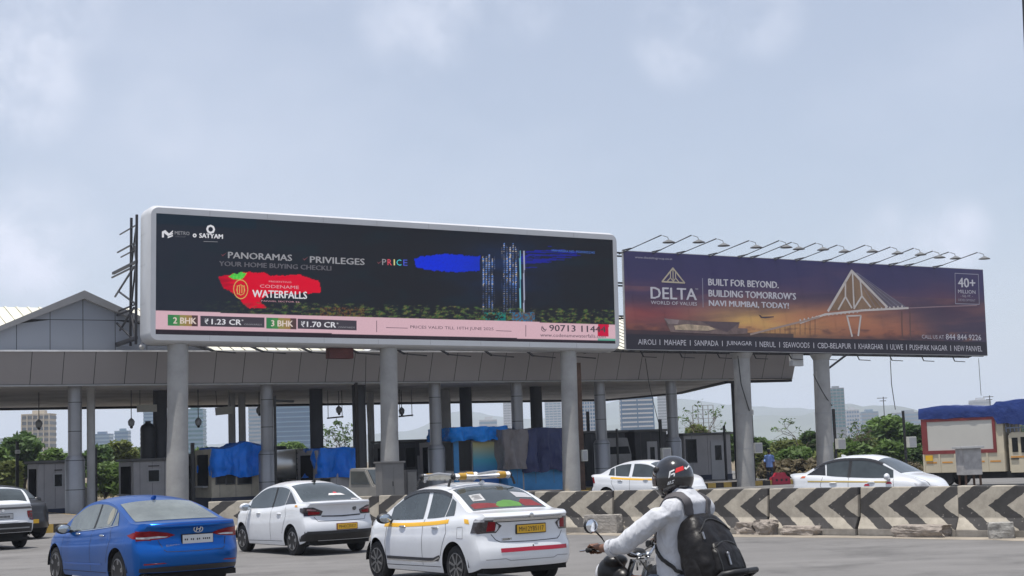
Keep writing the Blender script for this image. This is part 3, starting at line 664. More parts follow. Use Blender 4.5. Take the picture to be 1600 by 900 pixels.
for x in (650, 702): DP('bridge_print', [q4(x, 560), q4(x + 3, 735)], .05, mat('ink_brown', (.12, .075, .07), .5, 0, 0))
DQ('terminal_print', [q3(318, 605), q3(420, 612), q3(560, 622), q3(800, 628), q3(790, 665), q3(850, 668), q3(850, 700), q3(720, 705), q3(360, 690)], mat('ink_terminal', (.19, .13, .12), .5, 0, .35, 2.5))
DQ('terminal_print', [q3(550, 621), q3(800, 628), q3(720, 690), q3(660, 670)], mat('ink_roof', (.11, .075, .085), .5, 0, .2, 2), -.009)
DQ('terminal_print', [q3(380, 650), q3(460, 640), q3(600, 652), q3(650, 672), q3(600, 682), q3(390, 676)], mat('ink_lit', (.5, .38, .26), .5, 0, .5, 3), -.009)
DQ('terminal_print', [q3(318, 603), q3(412, 614), q3(405, 640), q3(345, 640)], mat('ink_pale', (.3, .23, .22), .5, 0, .3, 2), -.009)
DQ('plane_print', [q3(920, 578), q3(932, 582), q3(942, 592), q3(1018, 590), q3(1018, 596), q3(960, 603), q3(936, 600)], mat('ink_plane', (.07, .045, .06), .5, 0, 0))
a_, c_ = dlt(1236, 572, .7), dlt(1252, 553, .7); MB().bx((a_.x, .55, a_.z), (c_.x, .85, c_.z)).build('control_box', mat('box_pale', (.5, .5, .5), .5, 0, .1, 2), DB, bevel=.012)
# columns, rear truss, arms
for px, py in ((1158.5, 560), (1283, 565)):
    x = dlt(px, py, .6).x; MB().lathe([(.43, 0), (.40, 2.5), (.385, wz - .7), (.385, wz - .08)], (x, .6, 0), 28).build('column', concrete, DB, 40)
    MB().lathe([(.39, wz - .32), (.55, wz - .05)], (x, .6, 0), 20).build('column_head', concrete, DB, 40)
    for k in (wz * .55, wz * .3): MB().lathe([(.41, k), (.41, k + .02)], (x, .6, 0), 28).build('column_band', steel, DB, 40)
tr = MB()
for y in (.3, 1.3):
    for z in (wz - .02, wz + 1.5, wz + 3.0, tz - .05): tr.bar((-.6 if y < 1 else 0, y, z), (DW, y, z), .07)
x = -.5
while x < DW:
    for z in (wz + .02, tz - .05): tr.bar((x, .3, z), (x, 1.3, z), .06)
    tr.bar((x, .3, wz), (x, .3, tz), .06); tr.bar((x, 1.3, wz), (x, 1.3, tz), .06)
    tr.bar((x, .3, wz), (x + .75, 1.3, wz), .05)
    for z in (wz + .3, wz + 1.6): tr.bar((x, .3, z), (x, 1.3, z + 1.0), .05)
    x += 1.45
for k in range(10): tr.bar((1 + k * 2.1, .4, wz - .03), (1.2 + k * 2.1, .45, wz - .3), .04); tr.bar((1.2 + k * 2.1, .45, wz - .3), (1.9 + k * 2.1, .45, wz - .32), .035)
tr.bar((dlt(1283, 565, .6).x + .4, .6, wz - .75), (dlt(1283, 565, .6).x + 1.6, .6, wz - .05), .08)
tr.build('steel_lattice', dark_steel, DB)
armm = mat('arm_steel', (.09, .09, .095), .5, .4, .1, 3); shade = mat('lamp_shade_grey', (.13, .135, .14), .6, .1, .1, 3)
for (px, py) in ((1033, 367.6), (1080, 367.6), (1119, 373), (1170, 376), (1217, 376), (1236.5, 378.6), (1274.5, 379.8), (1308, 383), (1351.5, 383), (1391, 386), (1427, 388), (1457, 392.5), (1482, 394), (1527, 394.5)):
    q = dlt(px - 49, py + 23, 0.25); x = q.x; zt_ = tz + .02
    tip = dlt(px, py, -2.9); x = tip.x
    a = MB().tube([(x - .12, .35, zt_ - .12), (x, -2.9, tip.z)], .028, 8); z1 = zt_ - .12 + (tip.z - zt_ + .12) * .29
    a.bar((x - .09, -.6, zt_ - .0), (x - .09, -.6, z1), .05); a.bar((x - .09, -.6, zt_ + .02), (x - .09, .1, zt_ + .02), .05)
    A = a.build('floodlight_arm', armm, DB, 40)
    l_ = MB().tube([(x, -2.88, tip.z - .01), (x + .06, -2.98, tip.z - .03), (x + .22, -3.08, tip.z - .10), (x + .25, -3.10, tip.z - .24)], .015, 8)
    l_.lathe([(.03, .08), (.10, .05), (.27, -.035), (.28, -.06), (.02, -.045)], (x + .25, -3.10, tip.z - .28), 18); l_.build('floodlight', shade, A, 40)
# ------------------------------------------------------------------ booths, tarpaulins and the small things of the plaza
boothw = mat('booth_grey_wall', (.40, .385, .39), .6, 0, .12, 1.5); boothc = mat('booth_cream_wall', (.42, .38, .30), .7, 0, .2, 1.5); boothd = mat('booth_dark_wall', (.04, .04, .044), .6, 0, .25, 1.5)
navy = mat('navy_skirting', (.02, .028, .06), .6, 0, .2, 2); dglass = mat('dark_glass', (.010, .011, .012), .25, 0, .1, 2, spec=.25); roofd = mat('booth_roof_grey', (.12, .12, .12), .7, 0, .25, 1); trimw = mat('pale_trim', (.4, .4, .41), .5, 0, .08, 2)
def booth(label, px0, px1, pyt, y, d, wall, wins=(), side=True, z0=.26, skirt=True, roof=True, roofh=.1):
    x0, x1 = cx(px0, y), cx(px1, y); zt_ = cz((px0 + px1) / 2, pyt, y); xm = (x0 + x1) / 2
    t = thing('toll_booth', label, 'toll booth', mw=CMW @ Matrix.Translation((xm, y + d / 2, z0)), group='toll booths under the canopy')
    hx = (x1 - x0) / 2; h = zt_ - z0; hy = d / 2
    MB().bx((-hx, -hy, .0), (hx, hy, h - .02)).build('wall', wall, t, bevel=.02)
    if roof: MB().bx((-hx - .12, -hy - .14, h - .01), (hx + .12, hy + .12, h + roofh)).build('roof', roofd, t, bevel=.015)
    if skirt:
        b = MB(); b.bx((-hx - .008, -hy - .008, .0), (hx + .008, hy + .008, .38)); b.build('skirting', navy, t)
    b = MB()
    for k in (-.33, .0, .33): b.bx((2 * hx * k - .008, -hy - .004, .4), (2 * hx * k + .008, -hy, h - .05))
    b.build('panel_joint', roofd, t)
    for (a, b_, yt, yb, kind) in wins:
        xa, xb = cx(a, y) - xm, cx(b_, y) - xm; za, zb_ = cz(a, yb, y) - z0, cz(a, yt, y) - z0
        if kind == 'door':
            dd = MB().bx((xa, -hy - .03, max(za, .05)), (xb, -hy - .005, zb_)).build('door', trimw, t, bevel=.008)
            w2 = (xb - xa) * .28; MB().bx((xa + w2, -hy - .036, za + (zb_ - za) * .5), (xb - w2, -hy - .028, zb_ - (zb_ - za) * .12)).build('window', dglass, dd)
            MB().bx((xb - .1, -hy - .06, (za + zb_) / 2 - .06), (xb - .06, -hy - .03, (za + zb_) / 2 + .06)).build('handle', black, dd)
        else:
            f = MB()
            for q in (((xa - .05, zb_), (xb + .05, zb_ + .05)), ((xa - .05, za - .05), (xb + .05, za)), ((xa - .05, za), (xa, zb_)), ((xb, za), (xb + .05, zb_))):
                f.bx((q[0][0], -hy - .04, q[0][1]), (q[1][0], -hy, q[1][1]))
            f = f.build('window_frame', trimw if kind == 'win' else boothd, t); MB().bx((xa, -hy - .02, za), (xb, -hy - .003, zb_)).bx(((xa + xb) / 2 - .012, -hy - .03, za), ((xa + xb) / 2 + .012, -hy - .018, zb_)).build('window', dglass, f)
            if kind == 'win': MB().bx((xa + .0, -hy - .05, zb_ + .16), (xb - .0, -hy - .004, zb_ + .2)).build('sign_strip', black, t)
    if side:
        f = MB().bx((-hx - .03, -hy + d * .18, h * .36), (-hx - .004, -hy + d * .82, h * .9)).build('service_window', mat('booth_void', (.007, .007, .008), .9, 0, .1, 2, spec=.05), t)
        MB().bx((-hx - .2, -hy + d * .2, h * .33), (-hx - .005, -hy + d * .8, h * .36)).build('counter', trimw, f)
    return t
booth('grey toll booth with dark side window behind the leftmost round column', 60, 112, 723, 4.0, 2.4, boothw, [(85, 96.5, 741.5, 760, 'win')], z0=.02)
booth('grey toll booth carrying the black water tank', 208, 266, 719.5, 4.0, 2.6, boothw, [(231, 247.5, 735, 752.5, 'win')], z0=.05)
booth('dark grey toll booth right behind the left billboard column', 282, 326, 712, 6.0, 2.6, boothd, [(292, 306, 728, 748, 'dark')], z0=.1)
booth('cream toll booth with navy skirting under the leftmost blue tarpaulin', 329, 404, 700, 2.4, 2.4, boothc, [(337, 350, 744, 755.5, 'dark'), (353, 364, 744, 755.5, 'dark'), (371, 390, 744, 755.5, 'dark')], z0=.2, roof=False)
booth('pale grey toll booth under the small blue tarpaulin next to the tanker', 493, 553, 702, 2.6, 2.4, boothw, [(500, 512, 750, 768, 'dark')], z0=.2, roof=False)
booth('dark toll booth behind the grey electrical cabinet', 622, 672, 690, 4.5, 3, boothd, [(632, 646, 700, 730, 'dark'), (650, 668, 712, 770, 'door')], z0=.2)
advm = mat('advert_panel', (.03, .2, .45), .4, 0, .1, 1)
n, l, bb = nodes_of(advm); t_ = n.new('ShaderNodeTexCoord'); s_ = n.new('ShaderNodeSeparateXYZ'); l.new(t_.outputs['Generated'], s_.inputs[0]); cr = n.new('ShaderNodeValToRGB'); l.new(s_.outputs[2], cr.inputs[0]); l.new(cr.outputs[0], bb.inputs['Base Color'])
cr.color_ramp.elements[0].color = (.012, .12, .42, 1); cr.color_ramp.elements[0].position = .25; cr.color_ramp.elements[1].color = (.45, .42, .2, 1); cr.color_ramp.elements[1].position = .95; e = cr.color_ramp.elements.new(.6); e.color = (.05, .32, .45, 1)
skyblue = mat('sky_blue_board', (.03, .22, .5), .45, 0, .15, 2)
B5 = booth('toll booth with yellow to blue advert panel under the bright blue roof tarpaulin', 688, 776, 688, 1.6, 2.4, boothw, [(690, 704, 692, 735, 'dark'), (715, 733, 690, 735, 'dark')], z0=.2, roof=False)
xm = (cx(688, 1.6) + cx(776, 1.6)) / 2
MB().bx((cx(736, 1.6) - xm, -1.26, cz(736, 762, 1.6) - .2), (cx(775, 1.6) - xm, -1.21, cz(736, 691, 1.6) - .2)).build('advert_panel', advm, B5)
MB().bx((cx(706, 1.6) - xm, -1.25, cz(706, 762, 1.6) - .2), (cx(714, 1.6) - xm, -1.21, cz(706, 689, 1.6) - .2)).build('advert_panel', skyblue, B5)
B6 = booth('blue toll booth wrapped in the dark navy tarpaulin', 790, 876, 672, .92, 2.4, skyblue, [], z0=.2, roof=False, skirt=False, side=False)
booth('long dark toll booth left of the second dark column, behind the white taxi', 912, 975, 676, 3.2, 5, boothd, [(947, 966, 690, 712, 'dark')], z0=.2)
booth('dark toll booth with pale door behind the motorcyclist', 990, 1040, 674, 3.6, 5, boothd, [(1008, 1024, 690, 765, 'door')], z0=.2)
booth('grey toll booth with white door beside the right billboard column', 1066, 1139, 679, 4.4, 3, boothw, [(1107, 1130, 689, 750, 'door'), (1070, 1084, 688, 722, 'dark')], z0=.2)
# a parked lorry nose in the lane behind the dark booth
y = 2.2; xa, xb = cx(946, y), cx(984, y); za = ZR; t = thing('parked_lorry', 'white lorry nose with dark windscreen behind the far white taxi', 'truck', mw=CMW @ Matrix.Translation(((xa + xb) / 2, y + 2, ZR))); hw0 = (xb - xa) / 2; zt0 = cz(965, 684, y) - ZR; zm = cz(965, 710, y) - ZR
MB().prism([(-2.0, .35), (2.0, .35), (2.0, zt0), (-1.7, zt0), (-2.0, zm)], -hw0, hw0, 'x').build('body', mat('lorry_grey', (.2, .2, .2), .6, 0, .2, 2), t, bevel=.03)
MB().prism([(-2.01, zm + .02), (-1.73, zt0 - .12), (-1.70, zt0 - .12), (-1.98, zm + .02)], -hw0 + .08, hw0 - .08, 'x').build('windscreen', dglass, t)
for sg in (-1, 1):
    MB().ell((sg * (hw0 - .2), -2.0, .75), (.12, .04, .1)).build('headlight', trimw, t, 40); MB().lathe([(.2, -.12), (.4, -.12), (.42, 0), (.4, .12), (.2, .12)], (sg * (hw0 - .16), -1.1, .42), 20, 'X').build('wheel', rubber, t, 40)
MB().bx((-hw0, -2.12, .3), (hw0, -2.0, .55)).build('bumper', boothd, t)
# tarpaulins
def tarpm(name, c): return mat(name, c, .35, 0, .16, 1.6, .9, 4, spec=.3)
def tarp(label, px0, px1, pyt, pyh, y0, y1, m, seed, rag=.25, lift=0.0, group=None, cname='tarpaulin'):
    x0, x1 = cx(px0, y0), cx(px1, y0); zt_ = cz((px0 + px1) / 2, pyt, y0); zh = cz((px0 + px1) / 2, pyh, y0)
    per = []; n_ = 50
    for i in range(n_): per.append((x0 + (x1 - x0) * i / n_, y0, 0, -1))
    for i in range(n_): per.append((x1, y0 + (y1 - y0) * i / n_, 1, 0))
    for i in range(n_): per.append((x1 - (x1 - x0) * i / n_, y1, 0, 1))
    for i in range(n_): per.append((x0, y1 - (y1 - y0) * i / n_, -1, 0))
    rows = []; K = 18
    for k in range(-3, K + 1):
        r = []
        for j, (x, y, nx, ny) in enumerate(per):
            if k < 0:
                s = 1 - (-k / 3.0) * .96; xx = (x0 + x1) / 2 + (x - (x0 + x1) / 2) * s; yy = (y0 + y1) / 2 + (y - (y0 + y1) / 2) * s
                r.append((xx, yy, zt_ + .10 * fbm(xx * 1.3, yy * 1.3, seed) + lift * math.exp(-((xx - x0 - (x1 - x0) * .72) / .5) ** 2)))
            else:
                t = k / K; arc = j * .083
                hem = zh + rag * fbm(arc * .55, seed) * .8
                fold = (.08 + .24 * t) * fbm(x * 1.7 + y * 1.2 + .8 * t * fbm(arc * .3, seed, 2), t * 1.1, seed, 3) + .035 * math.sin(arc * 3.1 + seed) + .05 * abs(fbm(x * 3.1 + y * 2 + t * 2.2, t * 1.6 - x, seed + 3, 2))
                top = zt_ + .10 * fbm(x * 1.3, y * 1.3, seed) + lift * math.exp(-((x - x0 - (x1 - x0) * .72) / .5) ** 2)
                r.append((x + nx * (.06 + fold), y + ny * (.06 + fold), top + (hem - top) * t))
        rows.append(r)
    o_ = V(((x0 + x1) / 2, (y0 + y1) / 2, zh))
    b = MB(); b.loft([[V(p) - o_ for p in r] for r in rows], caps=False); b.f.append(tuple(range(len(per)))); b.mi.append(0)
    o = b.build('tarpaulin', m, smooth=60); o.matrix_world = CMW @ Matrix.Translation(o_); tag(o, label, 'tarpaulin', group or 'tarpaulins over toll booths')
    return o
tblue = tarpm('blue_tarpaulin', (.004, .19, .80)); tnavy = tarpm('navy_tarpaulin', (.034, .044, .12)); tgrey = tarpm('grey_tarpaulin', (.2, .185, .19)); tbrt = tarpm('bright_blue_tarpaulin', (.008, .24, .78))
tarp('leftmost blue tarpaulin, over the cream toll booth', 336, 406, 699, 744, 2.2, 4.3, tblue, 1.0, .16, .22)
tarp('small blue tarpaulin over the booth between tanker and rusty post', 499, 556, 700, 745.5, 2.4, 4.4, tblue, 4.0, .08)
tarp('bright blue tarpaulin laid over the roof of the advert booth', 708, 788, 667.5, 689, 1.3, 3.9, tbrt, 7.0, .3)
tarp('dark grey tarpaulin hanging on the left half of the wrapped booth', 786, 828, 671, 733, .72, 3.6, tgrey, 11.0, .1)
tarp('navy tarpaulin hanging on the right half of the wrapped booth', 824, 880, 669, 737, .66, 3.7, tnavy, 14.0, .2)
# water tank
p = V((cx(231, 5.2), 5.2, cz(231, 716, 5.2))); zt_ = cz(231, 658, 5.2)
tank = MB(); hh = zt_ - p.z; rr = (cx(243, 5.2) - cx(219, 5.2)) / 2
pr = [(rr * .96, 0)] + [(rr * (1.0 if i % 2 else .965), hh * .82 * i / 14) for i in range(15)] + [(rr * .85, hh * .88), (rr * .35, hh * .95), (rr * .35, hh), (.02, hh)]
o = tank.lathe(pr, (0, 0, 0), 28).build('water_tank', mat('tank_black', (.012, .013, .016), .45, 0, .2, 2), smooth=40); o.matrix_world = CMW @ Matrix.Translation(p); tag(o, 'ribbed black plastic water tank standing on a toll booth roof', 'water tank')
# hanging lane signals and sign boards
for i, (px, py, y, lab) in enumerate(((60.7, 662, 6, 'grey camera hanging left of the leftmost column'), (205, 660, 5, 'grey camera hanging left of the water tank'), (309.6, 659, 5, 'grey camera hanging right of the left billboard column'), (405, 641, 8, 'grey camera hanging behind the second canopy column'), (529.5, 640, 8, 'grey camera hanging left of the rusty post'), (627.5, 642, 8, 'grey camera hanging right of the middle billboard column'))):
    x = cx(px, y); z = cz(px, py, y); b = thing('hanging_camera', lab, 'camera', mw=CMW @ Matrix.Translation((x, y, z)), group='cameras hanging from the canopy')
    MB().bar((0, 0, .18), (0, 0, ZB - z), .03).build('rod', dark_steel, b)
    MB().lathe([(.02, -.17), (.10, -.16), (.13, -.10), (.15, .04), (.10, .12), (.04, .17), (.02, .2)], (0, 0, 0), 14).build('housing', steel, b, 45)
    MB().ell((0, -.02, -.2), .07, 10, 6).build('lens', black, b, 40)
for px0, px1, py0, py1, y, tilt, lab in ((214, 245, 632.5, 644, 5, 0, 'level pale board hanging above the water tank'), (337, 364, 636, 648, 6, -.08, 'tilted pale board hanging above the leftmost blue tarpaulin')):
    xa, xb = cx(px0, y), cx(px1, y); za, zb_ = cz(px0, py1, y), cz(px0, py0, y)
    b = thing('hanging_board', lab, 'sign board', mw=CMW @ Matrix.Translation(((xa + xb) / 2, y, za)) @ Matrix.Rotation(tilt, 4, 'Y'))
    MB().bx((-(xb - xa) / 2, -.03, 0), ((xb - xa) / 2, .03, zb_ - za)).build('board', mat('board_pale', (.42, .42, .38), .6, 0, .12, 2), b)
    MB().bar((-.3, 0, zb_ - za), (-.3, 0, ZB - za), .02).bar((.3, 0, zb_ - za), (.3, 0, ZB - za), .02).build('hanger', dark_steel, b)
for px0, px1, py in ((511, 536, 653.5), (623, 645, 651)):
    y = 7; xa, xb = cx(px0, y), cx(px1, y); z = cz(px0, py, y)
    b = MB().bar((xa, y, z), (xb, y, z + .06), .07); b.bar((xa + .05, y, z), (xa + .05, y, ZB), .025); b.bar((xb - .05, y, z), (xb - .05, y, ZB), .025); o = b.build('hanging_bracket', dark_steel); o.matrix_world = CMW
    tag(o, 'thin dark bracket hanging %s of the rusty post' % ('left' if px0 < 600 else 'right'), 'bracket')
# masts, posts and boxes
rust = mat('rusty_steel', (.085, .05, .035), .8, .2, .35, 3)
boxw = mat('box_white', (.62, .62, .57), .55, 0, .12, 4)
def post(label, px, pyt, y, m, wd=.09, z0=.1, boxes=(), arm=None, name='post', grp=None):
    x = cx(px, y, (pyt + 740) / 2); z = cz(px, pyt, y)
    t = thing(name, label, 'post', mw=CMW @ Matrix.Translation((x, y, z0)), group=grp)
    MB().bx((-wd / 2, -wd / 2, 0), (wd / 2, wd / 2, z - z0)).bx((-.15, -.15, 0), (.15, .15, .02)).build('pole', m, t)
    for (bx0, bx1, bt, bb_) in boxes:
        xa, xb = cx(bx0, y - .15) - x, cx(bx1, y - .15) - x; za, zb_ = cz(bx0, bb_, y - .15) - z0, cz(bx0, bt, y - .15) - z0
        q = MB().bx((xa, -.28, za), (xb, -wd / 2, zb_)).build('control_box', boxw, t, bevel=.015); MB().bx((xa + .04, -.285, za + .05), (xb - .04, -.278, zb_ - .05)).build('door', trimw, q)
    if arm: MB().bar((0, 0, cz(px, arm[1], y) - z0), (cx(arm[0], y) - x, 0, cz(px, arm[2], y) - z0), .1).build('arm', m, t)
    return t
post('tall thin black mast with a horizontal arm in front of the blue glass building', 430, 618, .6, black, .09, .1, arm=(459, 626, 627.5), name='mast')
post('dark rusty post rising beside the small blue tarpaulin', 557.5, 598, .5, mat('rusty_dark', (.03, .026, .024), .8, .2, .3, 3), .13, .1)
post('rusty brown beam standing right of the right LED billboard column', 905, 567, -1.4, rust, .24, .1, boxes=[(905, 913.5, 703, 721)])
post('black post with white box left of the fourth round column', 1033, 655, 1.0, black, .12, .2, boxes=[(1030, 1043.5, 700, 717)])
post('black post with two white boxes beside the left hoarding column', 1176, 640, -1.2, black, .1, .2, boxes=[(1174, 1186, 692, 708.5), (1168.5, 1175, 640, 649)])
post('black post with white box right of the right hoarding column', 1305, 639, 1.0, black, .11, .1, boxes=[(1303.5, 1316, 685.5, 702)])
post('lone black post with white box in front of the green bushes', 1414, 642, 2, black, .1, .1, boxes=[(1414.5, 1426.5, 682.5, 699.5)])
post('thin black post between the dark booth and its pale door', 965, 670, .8, black, .08, .2)
post('short black post in front of the white booth door', 1133, 665, 1.5, black, .09, .2)
post('thin black post behind the dark column', 920, 643, 4, black, .12, .2)
post('thin black pole left of the water tank', 149, 700, 3.5, black, .13, .1)
post('thin black pole right of the left LED billboard column', 301, 692, 1.6, black, .13, .1)
post('slim lamp post among the trees at the far left', 27, 690, 7, black, .12, 0, boxes=[(24, 31, 703, 709)])
# electrical cabinet
def cabinet():
    Yc = 50.0; a = at(586, 740, Yc); z = at(604, 721, Yc).z
    t = thing('electrical_cabinet', 'grey metal electrical cabinet with lid under the middle billboard column', 'cabinet', loc=(at(606, 740, Yc).x, Yc, ZR), rz=R(28))
    g = mat('cabinet_grey', (.17, .165, .16), .55, .1, .12, 1.5)
    MB().bx((-.32, -.28, 0), (.46, .3, z - ZR - .06)).build('body', g, t, bevel=.01); MB().bx((-.37, -.33, z - ZR - .06), (.51, .34, z - ZR)).build('lid', g, t, bevel=.012)
    MB().bx((-.28, -.287, .12), (.06, -.28, z - ZR - .12)).bx((.09, -.287, .12), (.42, -.28, z - ZR - .12)).build('door', g, t)
    MB().bx((.04, -.31, .95), (.06, -.285, 1.1)).build('handle', black, t)
    t2 = thing('electrical_cabinet', 'dark narrow cabinet standing right of the grey electrical cabinet', 'cabinet', loc=(at(640, 740, 51).x, 51, ZR), rz=R(28))
    MB().bx((-.2, -.2, 0), (.2, .2, 1.45)).build('body', boothd, t2, bevel=.01); MB().bx((-.16, -.207, .1), (.16, -.2, 1.38)).build('door', mat('door_grey', (.12, .12, .12), .5), t2)
cabinet()
# weathered box behind the concrete barrier
Yc = 44.0; p = at(1515, 740, Yc); zt_ = at(1515, 697, Yc).z; zb_ = at(1515, 742, Yc).z; hw_ = 15 * Yc / F
t = thing('meter_box', 'weathered white meter box with lid on a stand in front of the truck', 'meter box', loc=(p.x, Yc, ZR), rz=R(10))
wm = mat('weathered_white', (.36, .345, .335), .7, 0, .3, 4)
MB().bx((-hw_, -.25, zb_ - ZR), (hw_, .25, zt_ - ZR - .07)).build('body', wm, t, bevel=.012); MB().bx((-hw_ - .07, -.33, zt_ - ZR - .07), (hw_ + .07, .33, zt_ - ZR)).build('lid', mat('lid_pale', (.45, .45, .44), .6, 0, .15, 4), t, bevel=.01)
for sx in (-1, 1):
    for sy in (-1, 1): MB().bar((sx * hw_ * .8, sy * .2, 0), (sx * hw_ * .8, sy * .2, zb_ - ZR), .05).build('leg', rust, t)
# hanging cables
def cable(label, pts, r=.012):
    pts = [V(p) for p in pts]; P = []
    for a, b_ in zip(pts, pts[1:]):
        for i in range(8): P.append(a.lerp(b_, i / 8) + V((0, 0, -.25 * math.sin(math.pi * i / 8) * (b_ - a).length * .08)))
    P.append(pts[-1]); o0 = P[-1]; o = MB().tube([p - o0 for p in P], r, 6).build('cable', black, smooth=40); o.location = o0; return tag(o, label, 'cable')
def dw(px, py, y): return DMW @ dlt(px, py, y)
cable('black cable running down the left hoarding column', [dw(1153, 556, .15), dw(1158, 600, .12), dw(1171, 642, .15)], .025)
cable('black cable slanting down the right hoarding column', [dw(1271, 585, .15), dw(1285, 612, .1), dw(1300, 634, .3)], .022)
cable('thin cable dangling under the right half of the hoarding', [dw(1391, 560, .3), dw(1393, 600, .3), dw(1399, 640, .3)], .02)
cable('thin cable dangling under the right end of the hoarding', [dw(1529, 560, .3), dw(1531, 590, .3), dw(1533, 618, .3)], .014)
cable('thin cable on the fascia right of the middle billboard column', [CMW @ V((cx(1012, -.2), -.2, cz(1012, 560, -.2))), CMW @ V((cx(1016, .1), .1, cz(1016, 600, .1))), CMW @ V((cx(1028, .6), .6, cz(1028, 660, .6)))], .016)
cable('thin cable hanging on the fascia beside the red control box', [CMW @ V((cx(574, -.1), -.1, cz(574, 552, -.1))), CMW @ V((cx(572, 0), 0, cz(572, 600, 0))), CMW @ V((cx(575, .3), .3, cz(575, 690, .3)))], .014)
# red plastic road barrier
p = gp(1219, 757, ZR); t = thing('plastic_barrier', 'red plastic road barrier with dark slots near the man in blue', 'barrier', loc=p, rz=R(20))
redp = mat('red_plastic', (.42, .02, .05), .5, 0, .12, 3)
MB().prism([(-.5, 0), (.5, 0), (.47, .34), (.30, .40), (.22, .56), (-.22, .56), (-.30, .40), (-.47, .34)], -.16, .16).build('body', redp, t, bevel=.02)
for x in (-.26, .0, .26): MB().bx((x - .055, -.165, .16), (x + .055, -.158, .27)).build('hole', black, t)
# low white wall at the far left
a = gp(-30, 752, 0); wl = MB().bx((-9, -.1, 0), (9, .1, .85)).bx((-9.05, -.16, .85), (9.05, .16, 1.0)).build('low_wall', mat('wall_lime', (.42, .41, .38), .8, 0, .2, 1)); wl.location = (-31, 78, 0); wl.rotation_euler = (0, 0, R(10)); tag(wl, 'low pale boundary wall below the trees at the far left', 'wall')
# ------------------------------------------------------------------ the concrete barrier row and loose stones
def chevron_mat():
    m = bpy.data.materials.new('chevron_paint'); m.use_nodes = True; n = m.node_tree.nodes; l = m.node_tree.links; b = n['Principled BSDF']; b.inputs['Roughness'].default_value = .85
    t = n.new('ShaderNodeTexCoord'); s = n.new('ShaderNodeSeparateXYZ'); l.new(t.outputs['Object'], s.inputs[0])
    oi = n.new('ShaderNodeObjectInfo')
    def mth(op, a, b_=None, c=None):
        k = n.new('ShaderNodeMath'); k.operation = op
        for i, v in enumerate((a, b_, c)):
            if v is None: continue
            if isinstance(v, (int, float)): k.inputs[i].default_value = v
            else: l.new(v, k.inputs[i])
        return k.outputs[0]
    dz = mth('ABSOLUTE', mth('SUBTRACT', s.outputs[2], .60))
    nzj = n.new('ShaderNodeTexNoise'); nzj.inputs['Scale'].default_value = 9; l.new(t.outputs['Object'], nzj.inputs[0])
    val = mth('ADD', mth('ADD', s.outputs[0], mth('MULTIPLY', dz, -1.45)), mth('MULTIPLY', nzj.outputs[0], .09))
    fr = mth('FRACT', mth('DIVIDE', mth('ADD', val, 2.95), .845))
    dark = mth('LESS_THAN', fr, .46)
    dark = mth('MULTIPLY', dark, mth('GREATER_THAN', s.outputs[2], .13))
    geo = n.new('ShaderNodeNewGeometry'); 
    n1 = n.new('ShaderNodeTexNoise'); n1.inputs['Scale'].default_value = 2.2; n1.inputs['Detail'].default_value = 8; n1.inputs['Roughness'].default_value = .7
    cv = n.new('ShaderNodeCombineXYZ'); l.new(mth('ADD', s.outputs[0], mth('MULTIPLY', oi.outputs['Random'], 40)), cv.inputs[0]); l.new(s.outputs[1], cv.inputs[1]); l.new(s.outputs[2], cv.inputs[2]); l.new(cv.outputs[0], n1.inputs[0])
    mr = n.new('ShaderNodeMapRange'); mr.inputs[1].default_value = .3; mr.inputs[2].default_value = .7; mr.inputs[3].default_value = .56; mr.inputs[4].default_value = 1.12; l.new(n1.outputs[0], mr.inputs[0])
    mx = n.new('ShaderNodeMix'); mx.data_type = 'RGBA'; mx.inputs['A'].default_value = (.42, .38, .315, 1); mx.inputs['B'].default_value = (.05, .047, .046, 1); l.new(dark, mx.inputs['Factor'])
    low = mth('LESS_THAN', s.outputs[2], .13); m2 = n.new('ShaderNodeMix'); m2.data_type = 'RGBA'; m2.inputs['B'].default_value = (.33, .3, .26, 1); l.new(low, m2.inputs['Factor']); l.new(mx.outputs['Result'], m2.inputs['A'])
    # worn paint and dust specks
    n2 = n.new('ShaderNodeTexNoise'); n2.inputs['Scale'].default_value = 14; n2.inputs['Detail'].default_value = 6; l.new(cv.outputs[0], n2.inputs[0])
    wear = mth('MULTIPLY', mth('GREATER_THAN', mth('ADD', n2.outputs[0], mth('MULTIPLY', n1.outputs[0], .35)), .87), .7); m3 = n.new('ShaderNodeMix'); m3.data_type = 'RGBA'; m3.inputs['B'].default_value = (.27, .25, .22, 1); l.new(wear, m3.inputs['Factor']); l.new(m2.outputs['Result'], m3.inputs['A'])
    vm = n.new('ShaderNodeVectorMath'); vm.operation = 'SCALE'; l.new(m3.outputs['Result'], vm.inputs[0]); l.new(mr.outputs[0], vm.inputs['Scale']); l.new(vm.outputs[0], b.inputs['Base Color'])
    bp = n.new('ShaderNodeBump'); bp.inputs['Strength'].default_value = .3; bp.inputs['Distance'].default_value = .03; l.new(n1.outputs[0], bp.inputs['Height']); l.new(bp.outputs[0], b.inputs['Normal'])
    return m
chm = chevron_mat()
path = [V((-8.1, 39.45)), V((-3.2, 39.5)), V((1.56, 37.22)), V((9.67, 29.64)), V((26.2, 13.9))]
BLK = 2.24
def along(s):
    for a, b_ in zip(path, path[1:]):
        d = (b_ - a).length
        if s <= d: return a + (b_ - a) * (s / d)
        s -= d
    return path[-1]
hole = mat('lifting_hole', (.02, .02, .02), .9)
bm_ = MB(); prof = [(-.31, 0), (-.31, .13), (-.17, .36), (-.12, .97), (-.105, .985), (.105, .985), (.12, .97), (.17, .36), (.31, .13), (.31, 0)]
hx = BLK / 2 - .012
bm_.prism(prof, -hx, hx, 'x')
proto = bm_.build('concrete_barrier', chm, bevel=.006)
hb = MB()
for x in (-.62, .62): hb.lathe([(.035, -.005), (.035, .01)], (x, -.139, .63), 12, 'Y')
hproto = hb.build('lifting_hole', hole, proto)
